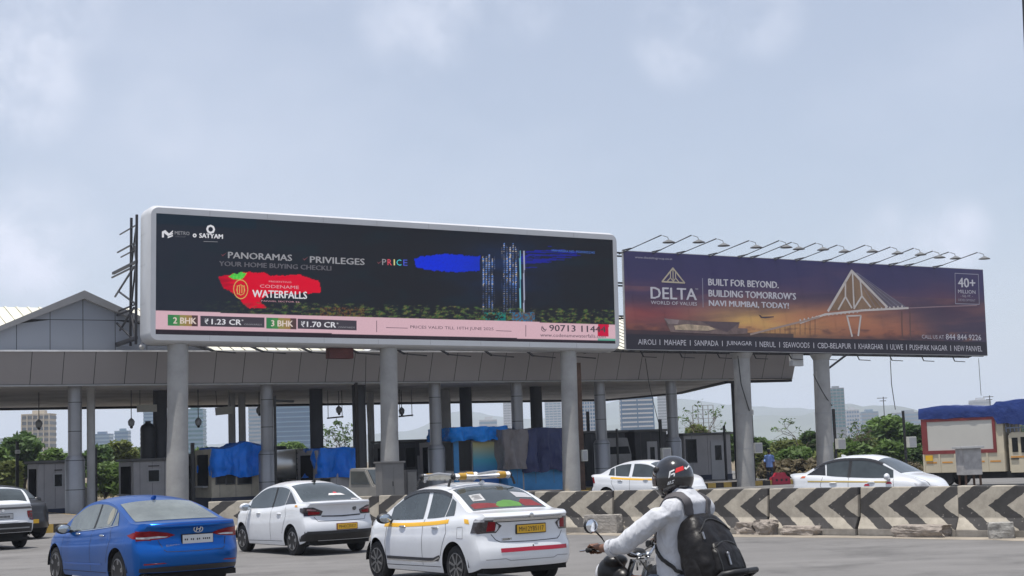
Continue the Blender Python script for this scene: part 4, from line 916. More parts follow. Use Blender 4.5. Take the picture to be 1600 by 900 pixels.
tot = sum((b_ - a).length for a, b_ in zip(path, path[1:]))
ordn = ['first', 'second', 'third', 'fourth', 'fifth', 'sixth', 'seventh', 'eighth', 'ninth', 'tenth', 'eleventh', 'twelfth']
items = []
s = .0
joint0 = (V((3.0, 35.4)) - path[2]).length      # so that the joints fall where the photo shows them
while s + BLK < tot:
    a = along(s); b_ = along(s + BLK); items.append((a, b_)); s += BLK
vis = [(a, b_) for a, b_ in items if proj((b_.x, b_.y, .5))[0] > 290 and proj((a.x, a.y, .5))[0] < 1680]
for i, (a, b_) in enumerate(reversed(vis)):
    c = (a + b_) / 2; d = b_ - a
    o = proto if i == 0 else proto.copy()
    if i:
        col.objects.link(o); h = hproto.copy(); col.objects.link(h); h.parent = o
    o.location = (c.x + rnd.uniform(-.03, .03), c.y + rnd.uniform(-.05, .05), .004); o.rotation_euler = (rnd.uniform(-.02, .02), rnd.uniform(-.006, .006), math.atan2(d.y, d.x) + rnd.uniform(-.02, .02))
    lab = 'grey and cream chevron barrier block, %s from the right edge of the photo' % (ordn[i] if i < 12 else '%dth' % (i + 1))
    if i == 0: lab = 'grey and cream chevron barrier block cut by the right edge of the photo'
    tag(o, lab, 'barrier', 'concrete barrier blocks dividing the road')
stm = mat('broken_concrete', (.27, .235, .205), .95, 0, .35, 5, .6, 14)
def stone(label, px0, px1, pyt, pyb, dep, seed, flat=0.0, rough=.2, m=stm, name='concrete_chunk', rz=-.75):
    p = gp((px0 + px1) / 2, pyb, .0); s = F / p.y; w_ = (px1 - px0) / s; h_ = (pyb - pyt) / s * 1.05
    bm = bmesh.new(); bmesh.ops.create_cube(bm, size=1); bmesh.ops.subdivide_edges(bm, edges=bm.edges[:], cuts=9, use_grid_fill=True)
    for v in bm.verts:
        q = v.co.copy(); r = q.normalized() * .62; k = rough
        q = q.lerp(r, .18 + k * .3)
        nn = noise.noise_vector(q * 2.2 + V((seed * 3.1, seed, 0))) * k * .55 + noise.noise_vector(q * 6 + V((seed, 0, 4))) * k * .2
        q += nn; q.z = min(q.z, .5 - flat * .1 + .04 * noise.noise(q * 5))
        v.co = V((q.x * w_, q.y * dep, (q.z + .45) * h_))
    me = bpy.data.meshes.new(name); bm.to_mesh(me); bm.free(); me.materials.append(m)
    o = bpy.data.objects.new(name, me); col.objects.link(o); o.location = (p.x, p.y - .30 + dep * .1, -.01); o.rotation_euler = (0, 0, rz); return tag(o, label, 'rubble', 'broken concrete along the barrier')
stone('rectangular broken kerb block leaning on the barrier behind the bike mirror', 912, 972, 803, 832, .3, 2, .2, .07, mat('kerb_block', (.30, .28, .255), .95, 0, .25, 5, .5, 14), rz=-.55)
stone('brown rounded stone beside the black backpack', 1150, 1184, 814, 834, .35, 3, .3, .3)
stone('rough grey stone, second one right of the backpack', 1180, 1213, 811, 834.5, .4, 5, 0, .3)
stone('long flat slab of broken concrete lying below the barrier', 1222, 1284, 819, 835, .5, 9, .6, .2)
stone('large cracked concrete chunk below the barrier, lower piece of the pair', 1395, 1476, 818, 838, .5, 12, .3, .22)
stone('top piece of the large cracked concrete pair below the barrier', 1420, 1470, 808, 822, .35, 17, .2, .25)
stone('small squarish concrete block nearest the right edge', 1540, 1577, 814, 840, .4, 21, .3, .1, mat('block_grey', (.3, .29, .27), .95, 0, .25, 5, .5, 14), rz=-.3)
bpy.data.objects['concrete_chunk.005'].location.z += .16
# ------------------------------------------------------------------ cars
paintw = mat('white_car_paint', (.66, .675, .70), .28, 0, .06, 1.6, coat=.7); paintb = mat('blue_car_paint', (.004, .105, .42), .3, .8, .05, 1.5, coat=.25, spec=.3); paintk = mat('black_car_paint', (.010, .010, .011), .3, 0, .1, 1, coat=.25)
cglass = mat('car_glass', (.042, .052, .056), .03, 0, .25, 2.5, coat=.3); cglassl = mat('pale_car_glass', (.12, .135, .125), .03, 0, .35, 2.0, coat=.4); liner = mat('arch_liner', (.008, .008, .008), .9, 0, 0)
redl = mat('tail_lamp_red', (.20, .002, .008), .2, 0, .3, 9, coat=.15, spec=.2); darkl = mat('tail_lamp_smoke', (.03, .022, .026), .08, 0, .3, 12, coat=.8); clearl = mat('lamp_clear', (.5, .5, .52), .1, 0, .2, 14, coat=.8)
seam = mat('panel_gap', (.035, .035, .04), .8, 0, 0); alloy = mat('alloy_rim', (.33, .33, .34), .3, .8, .1, 5); alloyd = mat('rim_back', (.03, .03, .03), .7, 0, .1, 5)
yel = mat('taxi_yellow', (.72, .40, .03), .5, 0, .06, 2); platey = mat('plate_yellow', (.70, .40, .02), .45, 0, .04, 4); platew = mat('plate_white', (.6, .6, .6), .45, 0, .04, 4); inkk = mat('plate_ink', (.02, .02, .02), .6, 0, 0); redtape = mat('red_tape', (.40, .01, .035), .35, 0, .1, 3)
RREAR = Matrix(((0, 1, 0), (-1, 0, 0), (0, 0, 1)))       # text plane -> rear face
class Car:
    def __init__(s, name, label, cat, loc, yaw, S, paint, group=None):
        s.S = S; s.L = S['L']; s.root = thing(name, label, cat, loc, R(yaw), group); s.paint = paint
        L_, tw = s.L, S.get('tum', .32)
        wx = S['wheels']; ra = S['r'] + .055
        xs = set(); x = 0.0
        while x < L_: xs.add(round(x, 4)); x += .028
        xs.add(L_)
        for k in (.004, .012, .02): xs.add(k); xs.add(L_ - k)
        for w_ in wx:
            for i in range(25): xs.add(round(w_ + ra * math.cos(math.pi * i / 24) * .9995, 4))
            xs.add(w_ + ra + .002); xs.add(w_ - ra - .002)
        xs = sorted(xs); q_lo = [0, .04, .1, .2, .32, .44, .56, .66, .72, .76, .84, .91, .96, 1.0]; yy = [1, .985, .96, .92, .86, .78, .66, .5, .34, .17]
        def ring(x):
            zt = interp(S['top'], x); zb_ = min(interp(S['belt'], x), zt - .03); w_ = interp(S['w'], x); z0 = interp(S['bot'], x); za = z0
            for k in wx:
                d = abs(x - k)
                if d < ra: za = max(za, S['r'] + math.sqrt(ra * ra - d * d))
            P = []
            for q in q_lo:
                z = za + (zb_ - za) * q; t = (z - z0) / (zb_ - z0); P.append((w_ * interp(S['prof'], t), z))
            y1 = P[-1][0]; hc = zt - zb_; zr = zb_ + hc * .86
            for i in range(1, 7):
                z = zb_ + (zr - zb_) * i / 6; P.append((y1 - tw * (z - zb_) - .02 * min(1, hc / .1) * (1 - (1 - i / 6) ** 3), z))
            yr_ = P[-1][0]
            for k in yy[1:]: P.append((yr_ * k, zt - (zt - zr) * k ** 2.6))
            P.append((0, zt)); return P, w_
        def warp(x, y, z, w_):
            sgn = min(abs(y) / w_, 1.05)
            a = max(0, 1 - x / .35) ** 2; b_ = max(0, 1 - x / .95) ** 2; c_ = max(0, 1 - (L_ - x) / .35) ** 2; d_ = max(0, 1 - (L_ - x) / 1.0) ** 2
            return x + interp(S['rz'], z) * a + S.get('rc', .2) * sgn ** 4 * b_ - interp(S['fz'], z) * c_ - S.get('fc', .4) * sgn ** 3 * d_ - L_ / 2
        b = MB(); rings = []; n_ = 0
        for x in xs:
            P, w_ = ring(x); r = [(warp(x, -y, z, w_), -y, z) for y, z in P] + [(warp(x, y, z, w_), y, z) for y, z in reversed(P[:-1])]; rings.append(r); n_ = len(r)
        fs = []
        for i in range(len(rings) - 1):
            for j in range(n_ - 1): fs.append((i * n_ + j, i * n_ + j + 1, (i + 1) * n_ + j + 1, (i + 1) * n_ + j))
        b.add([p for r in rings for p in r], fs)
        for x in (0, L_):
            P, w_ = ring(x); K = 24; g = []
            for y, z in P:
                for k in range(K + 1): t = -1 + 2 * k / K; g.append((warp(x, y * t, z, w_), y * t, z))
            b.add(g, [(i * (K + 1) + k, i * (K + 1) + k + 1, (i + 1) * (K + 1) + k + 1, (i + 1) * (K + 1) + k) for i in range(len(P) - 1) for k in range(K)])
        s.body = b.build('body', paint, s.root, smooth=32, weld=True)
        me = s.body.data; s.bvh = BVHTree.FromPolygons([v.co for v in me.vertices], [list(p.vertices) for p in me.polygons])
        hw = max(k[1] for k in S['w'])
        u = MB(); u.bx((-L_ / 2 + .22, -hw + .3, .2), (L_ / 2 - .3, hw - .3, .62)); u.bx((wx[0] + ra - L_ / 2 + .02, -hw + .06, .19), (wx[1] - ra - L_ / 2 - .02, hw - .06, .3)); u.bx((-L_ / 2 + .2, -hw + .14, .22), (wx[0] - ra - L_ / 2 - .02, hw - .14, .3))
        for k in wx:
            for sg in (-1, 1):
                ye = hw - .025 if k == wx[0] else hw - .035; pts = []
                for i in range(17):
                    a = math.pi * i / 16; pts.append((k - L_ / 2 + ra * math.cos(a), S['r'] + ra * math.sin(a) - .003))
                vs = [(x, sg * ye, z) for x, z in pts] + [(x, sg * (hw - .3), z) for x, z in pts]
                u.add(vs, [(i, i + 1, i + 18, i + 17) for i in range(16)]); u.add([(x, sg * (hw - .29), z) for x, z in pts], [tuple(range(17))])
        u.build('underbody', liner, s.root)
        for k in wx:
            for sg in (1, -1): s.wheel(k - L_ / 2, sg * (hw - .035), sg, S['r'])
    def wheel(s, x, y, sg, r):
        w_ = .2; t = MB(); p = [(r * .62, 0), (r * .66, .004), (r * .70, -.012), (r * .85, -.004), (r * .955, -.02), (r, -.05), (r, -w_ + .03), (r * .93, -w_), (r * .6, -w_)]
        t.lathe([(a, sg * b_) for a, b_ in p], (x, y, r), 36, 'Y'); W_ = t.build('wheel', rubber, s.root, 40)
        b = MB(); b.lathe([(r * .64, sg * -.035), (.01, sg * -.055)], (x, y, r), 28, 'Y'); b.build('rim_back', alloyd, W_)
        b = MB(); ri = r * .655; b.lathe([(ri, sg * -.03), (ri, sg * .0), (ri * .92, sg * .004), (ri * .90, sg * -.03)], (x, y, r), 36, 'Y'); b.lathe([(ri * .2, sg * -.04), (ri * .2, sg * -.006), (.005, sg * -.002)], (x, y, r), 18, 'Y')
        n_ = s.S.get('spokes', 7)
        for i in range(n_):
            a = 2 * math.pi * i / n_ + .3; tw = s.S.get('twist', 0)
            for off in ((-.11, .11) if s.S.get('pair') else (0,)):
                p0 = V((x + ri * .15 * math.cos(a + off), y - sg * .018, r + ri * .15 * math.sin(a + off))); p1 = V((x + ri * .93 * math.cos(a + off + tw), y - sg * .012, r + ri * .93 * math.sin(a + off + tw))); b.bar(p0, p1, .03 if s.S.get('pair') else .042, .03)
        b.build('rim', s.S.get('rim', alloy), W_, 40)
    def hit(s, mode, a, b_):
        L_ = s.L
        if mode == 'left': o, d = V((a - L_ / 2, 3, b_)), V((0, -1, 0))
        elif mode == 'right': o, d = V((a - L_ / 2, -3, b_)), V((0, 1, 0))
        elif mode == 'rear': o, d = V((-6, a, b_)), V((1, 0, 0))
        elif mode == 'front': o, d = V((6, a, b_)), V((-1, 0, 0))
        else: o, d = V((a - L_ / 2, b_, 5)), V((0, 0, -1))
        p, nrm, i, _ = s.bvh.ray_cast(o, d)
        if p is None or (mode in ('rear', 'front') and abs(p.x) < L_ * .22):
            p, nrm, i, _ = s.bvh.find_nearest(o + d * (3 - interp(s.S['w'], a) * 1.02 if mode in ('left', 'right') else 3.0))
        if nrm.dot(d) > 0: nrm = -nrm
        return p, nrm
    def decal(s, name, mode, poly, m, off=.004, parent=None, nr=14, nc=14, th=0.0):
        vs_ = sorted(set([p[1] for p in poly])); v0, v1 = vs_[0], vs_[-1]; e = (v1 - v0) * 1e-3
        rows = sorted(set([v0 + e, v1 - e] + [k for k in vs_[1:-1]] + [v0 + (v1 - v0) * i / nr for i in range(1, nr)]))
        V_ = []; F_ = []
        for v in rows:
            xs = []; n_ = len(poly)
            for i in range(n_):
                a, b_ = poly[i], poly[(i + 1) % n_]
                if (a[1] - v) * (b_[1] - v) <= 0 and a[1] != b_[1]: xs.append(a[0] + (b_[0] - a[0]) * (v - a[1]) / (b_[1] - a[1]))
            if not xs: xs = [poly[0][0]]
            u0, u1 = min(xs), max(xs)
            for k in range(nc + 1):
                p, nm = s.hit(mode, u0 + (u1 - u0) * k / nc, v); V_.append(p + nm * off)
        for i in range(len(rows) - 1):
            for k in range(nc): F_.append((i * (nc + 1) + k, i * (nc + 1) + k + 1, (i + 1) * (nc + 1) + k + 1, (i + 1) * (nc + 1) + k))
        b = MB(); b.add(V_, F_); return b.build(name, m, parent or s.root, 60)
    def line(s, name, mode, pts, wd, m, off=.003, parent=None, step=.05, mb=None):
        P = []
        for a, b_ in zip(pts, pts[1:]):
            n_ = max(1, int(math.hypot(b_[0] - a[0], b_[1] - a[1]) / step))
            for i in range(n_): P.append((a[0] + (b_[0] - a[0]) * i / n_, a[1] + (b_[1] - a[1]) * i / n_))
        P.append(pts[-1]); vs = []; fs = []; na = max(1, int(wd / .012))
        for i, p in enumerate(P):
            a, c = P[max(i - 1, 0)], P[min(i + 1, len(P) - 1)]; d = V((c[0] - a[0], c[1] - a[1])).normalized(); nx, ny = -d.y * wd / 2, d.x * wd / 2
            for k in range(na + 1):
                q = -1 + 2 * k / na; h, nm = s.hit(mode, p[0] + nx * q, p[1] + ny * q); vs.append(h + nm * off)
        for i in range(len(P) - 1):
            for k in range(na): fs.append((i * (na + 1) + k, i * (na + 1) + k + 1, (i + 1) * (na + 1) + k + 1, (i + 1) * (na + 1) + k))
        b = mb or MB(); b.add(vs, fs)
        if mb is None: return b.build(name, m, parent or s.root)
    def zt(s, x): return interp(s.S['top'], x)
    def zb(s, x): return min(interp(s.S['belt'], x), s.zt(x) - .03)
    def win(s, mode, xa, xb, xta, xtb, m, frac=.80, base=.035):
        n_ = 12; P = [(xa, s.zb(xa) + base)]
        for i in range(n_ + 1):
            x = xta + (xtb - xta) * i / n_; P.append((x, s.zb(x) + max(base + .005, (s.zt(x) - s.zb(x)) * frac)))
        P.append((xb, s.zb(xb) + base))
        for i in range(1, 6): x = xb + (xa - xb) * i / 6; P.append((x, s.zb(x) + base))
        return s.decal('window', mode, P, m, .005, nr=16)
    def glasstop(s, name, x0, x1, m, k0=.9, k1=.93):
        def hw(x): return interp(s.S['w'], x) * .93 - s.S.get('tum', .32) * (s.zt(x) - s.zb(x)) * .86 - .02
        P = [(x0, -hw(x0) * k0)] + [(x0 + (x1 - x0) * i / 8, -hw(x0 + (x1 - x0) * i / 8) * (k0 + (k1 - k0) * i / 8)) for i in range(1, 9)]
        P += [(a, -b_) for a, b_ in reversed(P)]
        # scan along x: swap the roles by building rows in x
        V_ = []; F_ = []; nr, nc = 18, 18
        for i in range(nr + 1):
            x = x0 + (x1 - x0) * i / nr; h = hw(x) * (k0 + (k1 - k0) * i / nr); r_ = 1 - .0
            for k in range(nc + 1):
                p, nm = s.hit('top', x, -h + 2 * h * k / nc); V_.append(p + nm * .005)
        for i in range(nr):
            for k in range(nc): F_.append((i * (nc + 1) + k, i * (nc + 1) + k + 1, (i + 1) * (nc + 1) + k + 1, (i + 1) * (nc + 1) + k))
        b = MB(); b.add(V_, F_); return b.build(name, m, s.root, 60)
    def seams(s, xs_, mode='left'):
        b = MB()
        for P in xs_: s.line('panel_gap', mode, P, .009, seam, mb=b)
        b.build('panel_gap', seam, s.root)
    def handle(s, mode, x, z, m):
        p, nm = s.hit(mode, x, z); b = MB(); b.ell(p + nm * .012, (.10, .022, .018), 14, 8); return b.build('door_handle', m, s.root, 50)
    def mirror(s, sg, x, z, m, cap=None):
        y = interp(s.S['w'], x) * .93; b = MB(); rot = Matrix.Rotation(sg * -.25, 3, 'Z')
        b.ell((x - s.L / 2, sg * (y + .13), z), (.07, .125, .085), 16, 10, rot); b.bar((x - s.L / 2, sg * (y - .03), z - .05), (x - s.L / 2, sg * (y + .06), z - .04), .06, .05)
        M1 = b.build('mirror', m, s.root, 50); g = MB(); g.ell((x - s.L / 2 - .058, sg * (y + .13), z), (.016, .10, .065), 16, 8, rot); g.build('mirror_glass', mat('mirror_glass', (.45, .5, .55), .05, .9, 0), M1, 50)
    def plate(s, z, wd, ht, pm, txt, y=0.0, frm=black, x_off=.0):
        p, nm = s.hit('rear', y, z); x = p.x - .022 - x_off; tilt = 0
        b = MB().bx((x, y - wd / 2 - .014, z - ht / 2 - .012), (x + .05, y + wd / 2 + .014, z + ht / 2 + .012)).build('number_plate', frm, s.root, bevel=.006)
        MB().bx((x - .004, y - wd / 2, z - ht / 2), (x - .0005, y + wd / 2, z + ht / 2)).build('plate_face', pm, b)
        if txt: o = text(txt, inkk, b, -wd * .43 - y, wd * .43 - y, z - ht * .30, z + ht * .30, y=x - .007, rot=RREAR, bold=0)
        return b
    def fin(s, x, m):
        z = s.zt(x); MB().prism([(x - s.L / 2 - .09, z - .01), (x - s.L / 2 + .1, z - .01), (x - s.L / 2 - .06, z + .055), (x - s.L / 2 - .1, z + .05)], -.022, .022).build('antenna_fin', m, s.root, bevel=.008)

PROF = [(-.3, .9), (0, .945), (.07, .968), (.22, .985), (.45, 1.0), (.62, 1.0), (.70, .995), (.735, .985), (.85, .975), (.95, .952), (1.0, .925)]
DZ = dict(L=3.995, wheels=(.80, 3.25), r=.31, tum=.33, prof=PROF, spokes=8, twist=0, rim=mat('dusty_rim', (.16, .16, .16), .5, .5, .2, 6), bot=[(0, .30), (.35, .24), (.8, .2), (3.3, .2), (3.75, .22), (3.995, .26)],
    top=[(0, 1.03), (.05, 1.075), (.12, 1.085), (.42, 1.098), (.52, 1.11), (.62, 1.15), (.85, 1.275), (1.1, 1.40), (1.32, 1.472), (1.6, 1.508), (1.95, 1.515), (2.2, 1.495), (2.45, 1.43), (2.75, 1.26), (3.0, 1.10), (3.08, 1.06), (3.3, 1.01), (3.65, .91), (3.88, .79), (3.995, .62)],
    belt=[(0, .99), (.2, 1.035), (.5, 1.03), (.9, 1.01), (1.5, .965), (2.5, .925), (3.0, .92), (3.4, .885), (3.8, .77), (3.995, .56)],
    w=[(0, .80), (.25, .84), (.8, .865), (1.6, .858), (2.6, .865), (3.3, .86), (3.7, .81), (3.995, .70)],
    rz=[(.2, .10), (.30, .045), (.40, .0), (.56, .0), (.62, .02), (.68, .065), (.80, .07), (.93, .055), (.99, .035), (1.04, .0), (1.09, .0), (1.2, .0)], fz=[(.2, .1), (.35, .02), (.5, 0), (.6, .03), (.8, .1)], rc=.2, fc=.42)
def dzire_common(c, side, glassm):
    c.win(side, 1.80, 2.86, 1.83, 2.84, glassm, .79); c.win(side, 1.16, 1.68, 1.10, 1.71, glassm, .79); c.win(side, .88, 1.13, .93, 1.07, glassm, .76)
    rg = c.glasstop('rear_window', .56, 1.26, glassm, .86, .88); c.glasstop('windscreen', 2.42, 3.04, glassm, .93, .93)
    c.line('taxi_stripe', side, [(.98 + 1.98 * i / 14, c.zb(.98 + 1.98 * i / 14) - .042) for i in range(15)], .058, yel, .003)
    c.seams([[(1.74, .98), (1.74, .3)], [(2.86, .93), (2.9, .6), (2.88, .3)], [(1.08, 1.0), (1.02, .8), (1.12, .62), (1.2, .45)], [(1.2, .29), (2.88, .27)]], side)
    for x in (1.36, 2.36): c.handle(side, x, .86, chrome)
    sg = 1 if side == 'left' else -1
    c.mirror(1, 2.78, .985, black if sg > 0 else black); c.mirror(-1, 2.78, .985, black)
    return rg
d1 = Car('taxi_car', 'white taxi sedan with roof carrier, yellow stripe and red tape on its bumper', 'car', (-.935, 23.825, .004), 123.5, DZ, paintw, 'cars on the road')
rg = dzire_common(d1, 'left', cglass)
d1.fin(1.38, paintw)
d1.decal('quarter_badge', 'left', [(.40, .93), (.52, .94), (.56, 1.005), (.44, .995)], yel, .004)
vis = MB()
d1.line('rain_visor', 'left', [(1.12 + 1.46 * i / 16, d1.zb(1.12 + 1.46 * i / 16) + (d1.zt(1.12 + 1.46 * i / 16) - d1.zb(1.12 + 1.46 * i / 16)) * .80) for i in range(17)], .05, mat('visor_smoke', (.03, .03, .032), .2, 0, .1, 4), .014)
for mode in ('rear',):
    for sg in (1, -1):
        T = d1.decal('tail_lamp', 'rear', [(sg * .47, .90), (sg * .55, .80), (sg * .79, .79), (sg * .79, 1.0), (sg * .60, .985)], darkl, .006)
        d1.decal('lamp_lens', 'rear', [(sg * .56, .83), (sg * .68, .82), (sg * .66, .965), (sg * .57, .955)], redl, .009, T); d1.decal('lamp_lens', 'rear', [(sg * .52, .865), (sg * .55, .82), (sg * .57, .82), (sg * .55, .93), (sg * .52, .91)], clearl, .009, T)
T = d1.decal('tail_lamp', 'left', [(.19, .80), (.36, .80), (.30, .99), (.16, 1.0)], darkl, .006); d1.decal('lamp_lens', 'left', [(.17, .96), (.3, .955), (.29, .985), (.16, .995)], clearl, .009, T)
d1.line('chrome_strip', 'rear', [(-.60, .985), (-.3, .985), (.3, .985), (.60, .985)], .042, chrome, .012)
d1.line('lid_shadow_gap', 'rear', [(-.58, .956), (.58, .956)], .014, seam, .006)
b = MB()
for P in ([(-.62, .78), (-.56, .70), (-.50, .665), (0, .655), (.50, .665), (.56, .70), (.62, .78)],): d1.line('x', 'rear', P, .010, seam, mb=b)
b.build('boot_gap', seam, d1.root)
d1.plate(.835, .50, .115, platey, 'MH12YB5117', -.02); d1.line('red_tape', 'rear', [(-.67, .545), (0, .55), (.52, .548)], .058, redtape, .005)
b = MB(); pp, nn = d1.hit('rear', 0, 1.03); b.lathe([(.035, 0), (.035, -.01), (.02, -.012)], (pp.x - .004, 0, 1.03), 16, 'X'); b.build('emblem', chrome, d1.root)
pp, nn = d1.hit('rear', .39, .70); b = MB().bx((pp.x - .006, .30, .685), (pp.x + .02, .47, .72)).build('model_badge', chrome, d1.root); text('TOUR S', inkk, b, -.46, -.31, .692, .713, y=pp.x - .009, rot=RREAR)
d1.line('bumper_crease', 'rear', [(-.70, .42), (-.45, .43), (-.38, .40), (.38, .40), (.45, .43), (.72, .42)], .012, mat('crease_grey', (.3, .3, .31), .6), .002)
for k in (-.02,): b = MB(); p_, n_ = d1.hit('rear', k, .595); b.ell(p_ + n_ * .003, (.008, .012, .012), 8, 6); b.build('sensor', black, d1.root)
c_ = d1; n = 10
d1.decal('side_moulding', 'left', [(1.26, .37), (2.85, .36), (2.85, .405), (1.7, .405), (1.4, .42), (1.22, .465), (1.2, .44)], mat('moulding_dark', (.03, .032, .04), .3, 0, 0), .008); d1.line('moulding_chrome', 'left', [(2.85, .352), (1.75, .352), (1.42, .365), (1.22, .43)], .018, chrome, .011)
d1.line('fuel_flap', 'left', [(.55, .72), (.70, .72), (.71, .88), (.57, .89), (.55, .72)], .006, seam, .003)
# things seen through the rear window, lying on the parcel shelf
cr_ = mat('cushion_red', (.15, .012, .016), .7, 0, .2, 8); cg_ = mat('cushion_green', (.075, .20, .035), .6, 0, .15, 6)
d1.decal('red_cushion', 'top', [(.605, .16), (.605, .60), (.72, .60), (.755, .52), (.735, .3), (.70, .16)], cr_, .007, rg)
d1.decal('green_cushion', 'top', [(.605, -.24), (.605, .16), (.66, .19), (.74, .12), (.785, -.02), (.77, -.14), (.70, -.26)], cg_, .0075, rg)
d1.decal('red_cushion', 'top', [(.605, -.62), (.605, -.30), (.72, -.26), (.80, -.34), (.78, -.52)], cr_, .007, rg)
for k in range(4): d1.decal('sticker_scribble', 'top', [(.84 + k * .03, .31), (.845 + k * .03, .46 - .03 * (k % 2)), (.856 + k * .03, .46 - .03 * (k % 2)), (.851 + k * .03, .31)], black, .011, rg, nr=2, nc=4)
d1.decal('sticker', 'top', [(.80, .28), (.80, .50), (.97, .47), (.98, .26)], mat('sticker_white', (.4, .4, .4), .5, 0, .3, 9), .009, rg); d1.decal('sticker', 'top', [(.84, -.30), (.84, -.60), (.98, -.55), (1.0, -.28)], mat('sticker_pale', (.36, .36, .38), .5), .009, rg)
# roof carrier
rt = 1.515 + .02; X = lambda x: x - DZ['L'] / 2
rk = MB()
for y in (-.5, .5): rk.tube([(X(1.30), y * .9, rt + .03), (X(1.36), y, rt + .10), (X(1.75), y * 1.02, rt + .125), (X(2.2), y, rt + .09), (X(2.3), y * .9, rt + .0)], .022, 10)
for i in range(5): x = 1.5 + i * .16; rk.bar((X(x), -.5, rt + .03), (X(x), .5, rt + .03), .05, .015)
RK = rk.build('roof_carrier', mat('carrier_alloy', (.45, .45, .44), .3, .7, .1, 4), d1.root, 45)
for x in (1.33, 2.28):
    MB().tube([(X(x), -.5, rt + .075), (X(x), .5, rt + .075)], .054, 14).build('carrier_bar', paintw, RK, 45)
    for y in (-.36, .36): MB().lathe([(.0555, y - .06), (.0555, y + .06)], (X(x), 0, rt + .075), 14, 'Y').build('yellow_band', mat('band_amber', (.42, .24, .03), .5, 0, .1, 3), RK, 45)
    for sg in (-1, 1):
        MB().tube([(X(x), sg * .46, rt + .07), (X(x), sg * .56, rt + .03), (X(x), sg * .60, rt - .07)], .02, 8).ell((X(x), sg * .5, rt + .075), (.055, .05, .055), 10, 8).build('clamp', black, RK, 45)
rk = MB(); rk.prism([(X(1.40), rt + .02), (X(2.2), rt + .02), (X(2.15), rt + .10), (X(1.8), rt + .135), (X(1.45), rt + .10)], .44, .452); rk.build('side_panel', mat('panel_cream', (.4, .39, .35), .5, 0, .1, 3), RK)
# second taxi of the same kind beyond the barrier
d2 = Car('taxi_car', 'white taxi sedan with yellow stripe driving right behind the motorcyclist helmet', 'car', (4.34, 50.1, ZR), -38, DZ, paintw, 'cars on the road')
dzire_common(d2, 'right', cglass)
d2.decal('tail_lamp', 'right', [(.12, .80), (.36, .80), (.30, .99), (.12, 1.0)], redl, .006); d2.decal('tail_lamp', 'rear', [(-.5, .8), (-.79, .79), (-.79, 1.0), (-.5, .98)], redl, .006)
d2.decal('headlamp', 'right', [(3.5, .72), (3.85, .68), (3.75, .78), (3.45, .82)], clearl, .006)

AU = dict(DZ); AU.update(L=3.995, wheels=(.76, 3.21), r=.30, spokes=5, pair=True, twist=.18, rim=mat('grey_alloy', (.26, .26, .27), .35, .7, .1, 6),
    top=[(0, 1.04), (.03, 1.085), (.10, 1.10), (.25, 1.085), (.46, 1.10), (.55, 1.13), (.8, 1.27), (1.1, 1.42), (1.35, 1.49), (1.65, 1.52), (2.0, 1.52), (2.25, 1.49), (2.5, 1.41), (2.8, 1.24), (3.05, 1.08), (3.12, 1.045), (3.35, .99), (3.7, .88), (3.9, .76), (3.995, .6)],
    belt=[(0, 1.0), (.2, 1.035), (.5, 1.045), (.9, 1.03), (1.4, .975), (2.5, .92), (3.05, .915), (3.4, .875), (3.8, .76), (3.995, .55)],
    w=[(0, .78), (.25, .815), (.8, .838), (1.6, .83), (2.6, .838), (3.3, .835), (3.7, .79), (3.995, .68)],
    rz=[(.2, .12), (.36, .05), (.42, .0), (.60, .0), (.68, .03), (.74, .07), (.82, .09), (.9, .085), (1.0, .05), (1.06, .0), (1.1, -.02), (1.2, 0)])
def aura_common(c, side, gm):
    c.win(side, 1.78, 2.90, 1.80, 2.88, gm, .79); c.win(side, 1.16, 1.70, 1.12, 1.72, gm, .79); sgn = 1 if side == 'left' else -1
    c.decal('pillar_trim', side, [(.62, 1.06), (1.13, c.zb(1.13) + .035), (1.08, c.zb(1.08) + (c.zt(1.08) - c.zb(1.08)) * .78), (.95, c.zb(.95) + (c.zt(.95) - c.zb(.95)) * .72)], mat('gloss_black', (.012, .012, .013), .08, 0, 0, coat=.5), .005)
    c.decal('pillar_trim', side, [(1.70, c.zb(1.7) + .03), (1.78, c.zb(1.78) + .03), (1.80, 1.40), (1.72, 1.40)], black, .0055)
    r = c.glasstop('rear_window', .47, 1.24, gm, .90, .90); c.glasstop('windscreen', 2.46, 3.06, gm, .94, .93)
    c.seams([[(1.74, 1.0), (1.74, .3)], [(2.9, .93), (2.94, .6), (2.9, .3)], [(1.06, 1.0), (1.0, .8), (1.10, .62), (1.18, .45)], [(1.2, .29), (2.88, .27)]], side)
    for x in (1.34, 2.34): c.handle(side, x, .855, paintw)
    for q in (1, -1): c.mirror(q, 2.80, .985, paintw)
    return r
a1 = Car('sedan_car', 'plain white sedan with dark rear window between the blue car and the taxi', 'car', (-4.788, 33.016, .004), 124.9, AU, paintw, 'cars on the road')
rg = aura_common(a1, 'left', cglass); a1.fin(1.33, black)
for sg in (1, -1):
    T = a1.decal('tail_lamp', 'rear', [(sg * .42, .90), (sg * .46, .81), (sg * .77, .81), (sg * .77, .985), (sg * .62, .985)], darkl, .006); a1.decal('lamp_lens', 'rear', [(sg * .48, .885), (sg * .5, .84), (sg * .70, .83), (sg * .70, .91)], redl, .009, T); a1.decal('lamp_lens', 'rear', [(sg * .55, .93), (sg * .58, .915), (sg * .72, .92), (sg * .72, .965)], mat('lamp_pink', (.35, .2, .22), .1, 0, .3, 14), .009, T)
a1.decal('tail_lamp', 'left', [(.18, .82), (.38, .90), (.40, .97), (.16, .985)], darkl, .006)
a1.line('boot_strip', 'rear', [(-.45, .80), (0, .785), (.45, .80)], .028, mat('strip_dark', (.05, .05, .055), .2), .008)
a1.line('boot_gap', 'rear', [(-.60, .79), (-.54, .70), (0, .69), (.54, .70), (.60, .79)], .009, seam, .003)
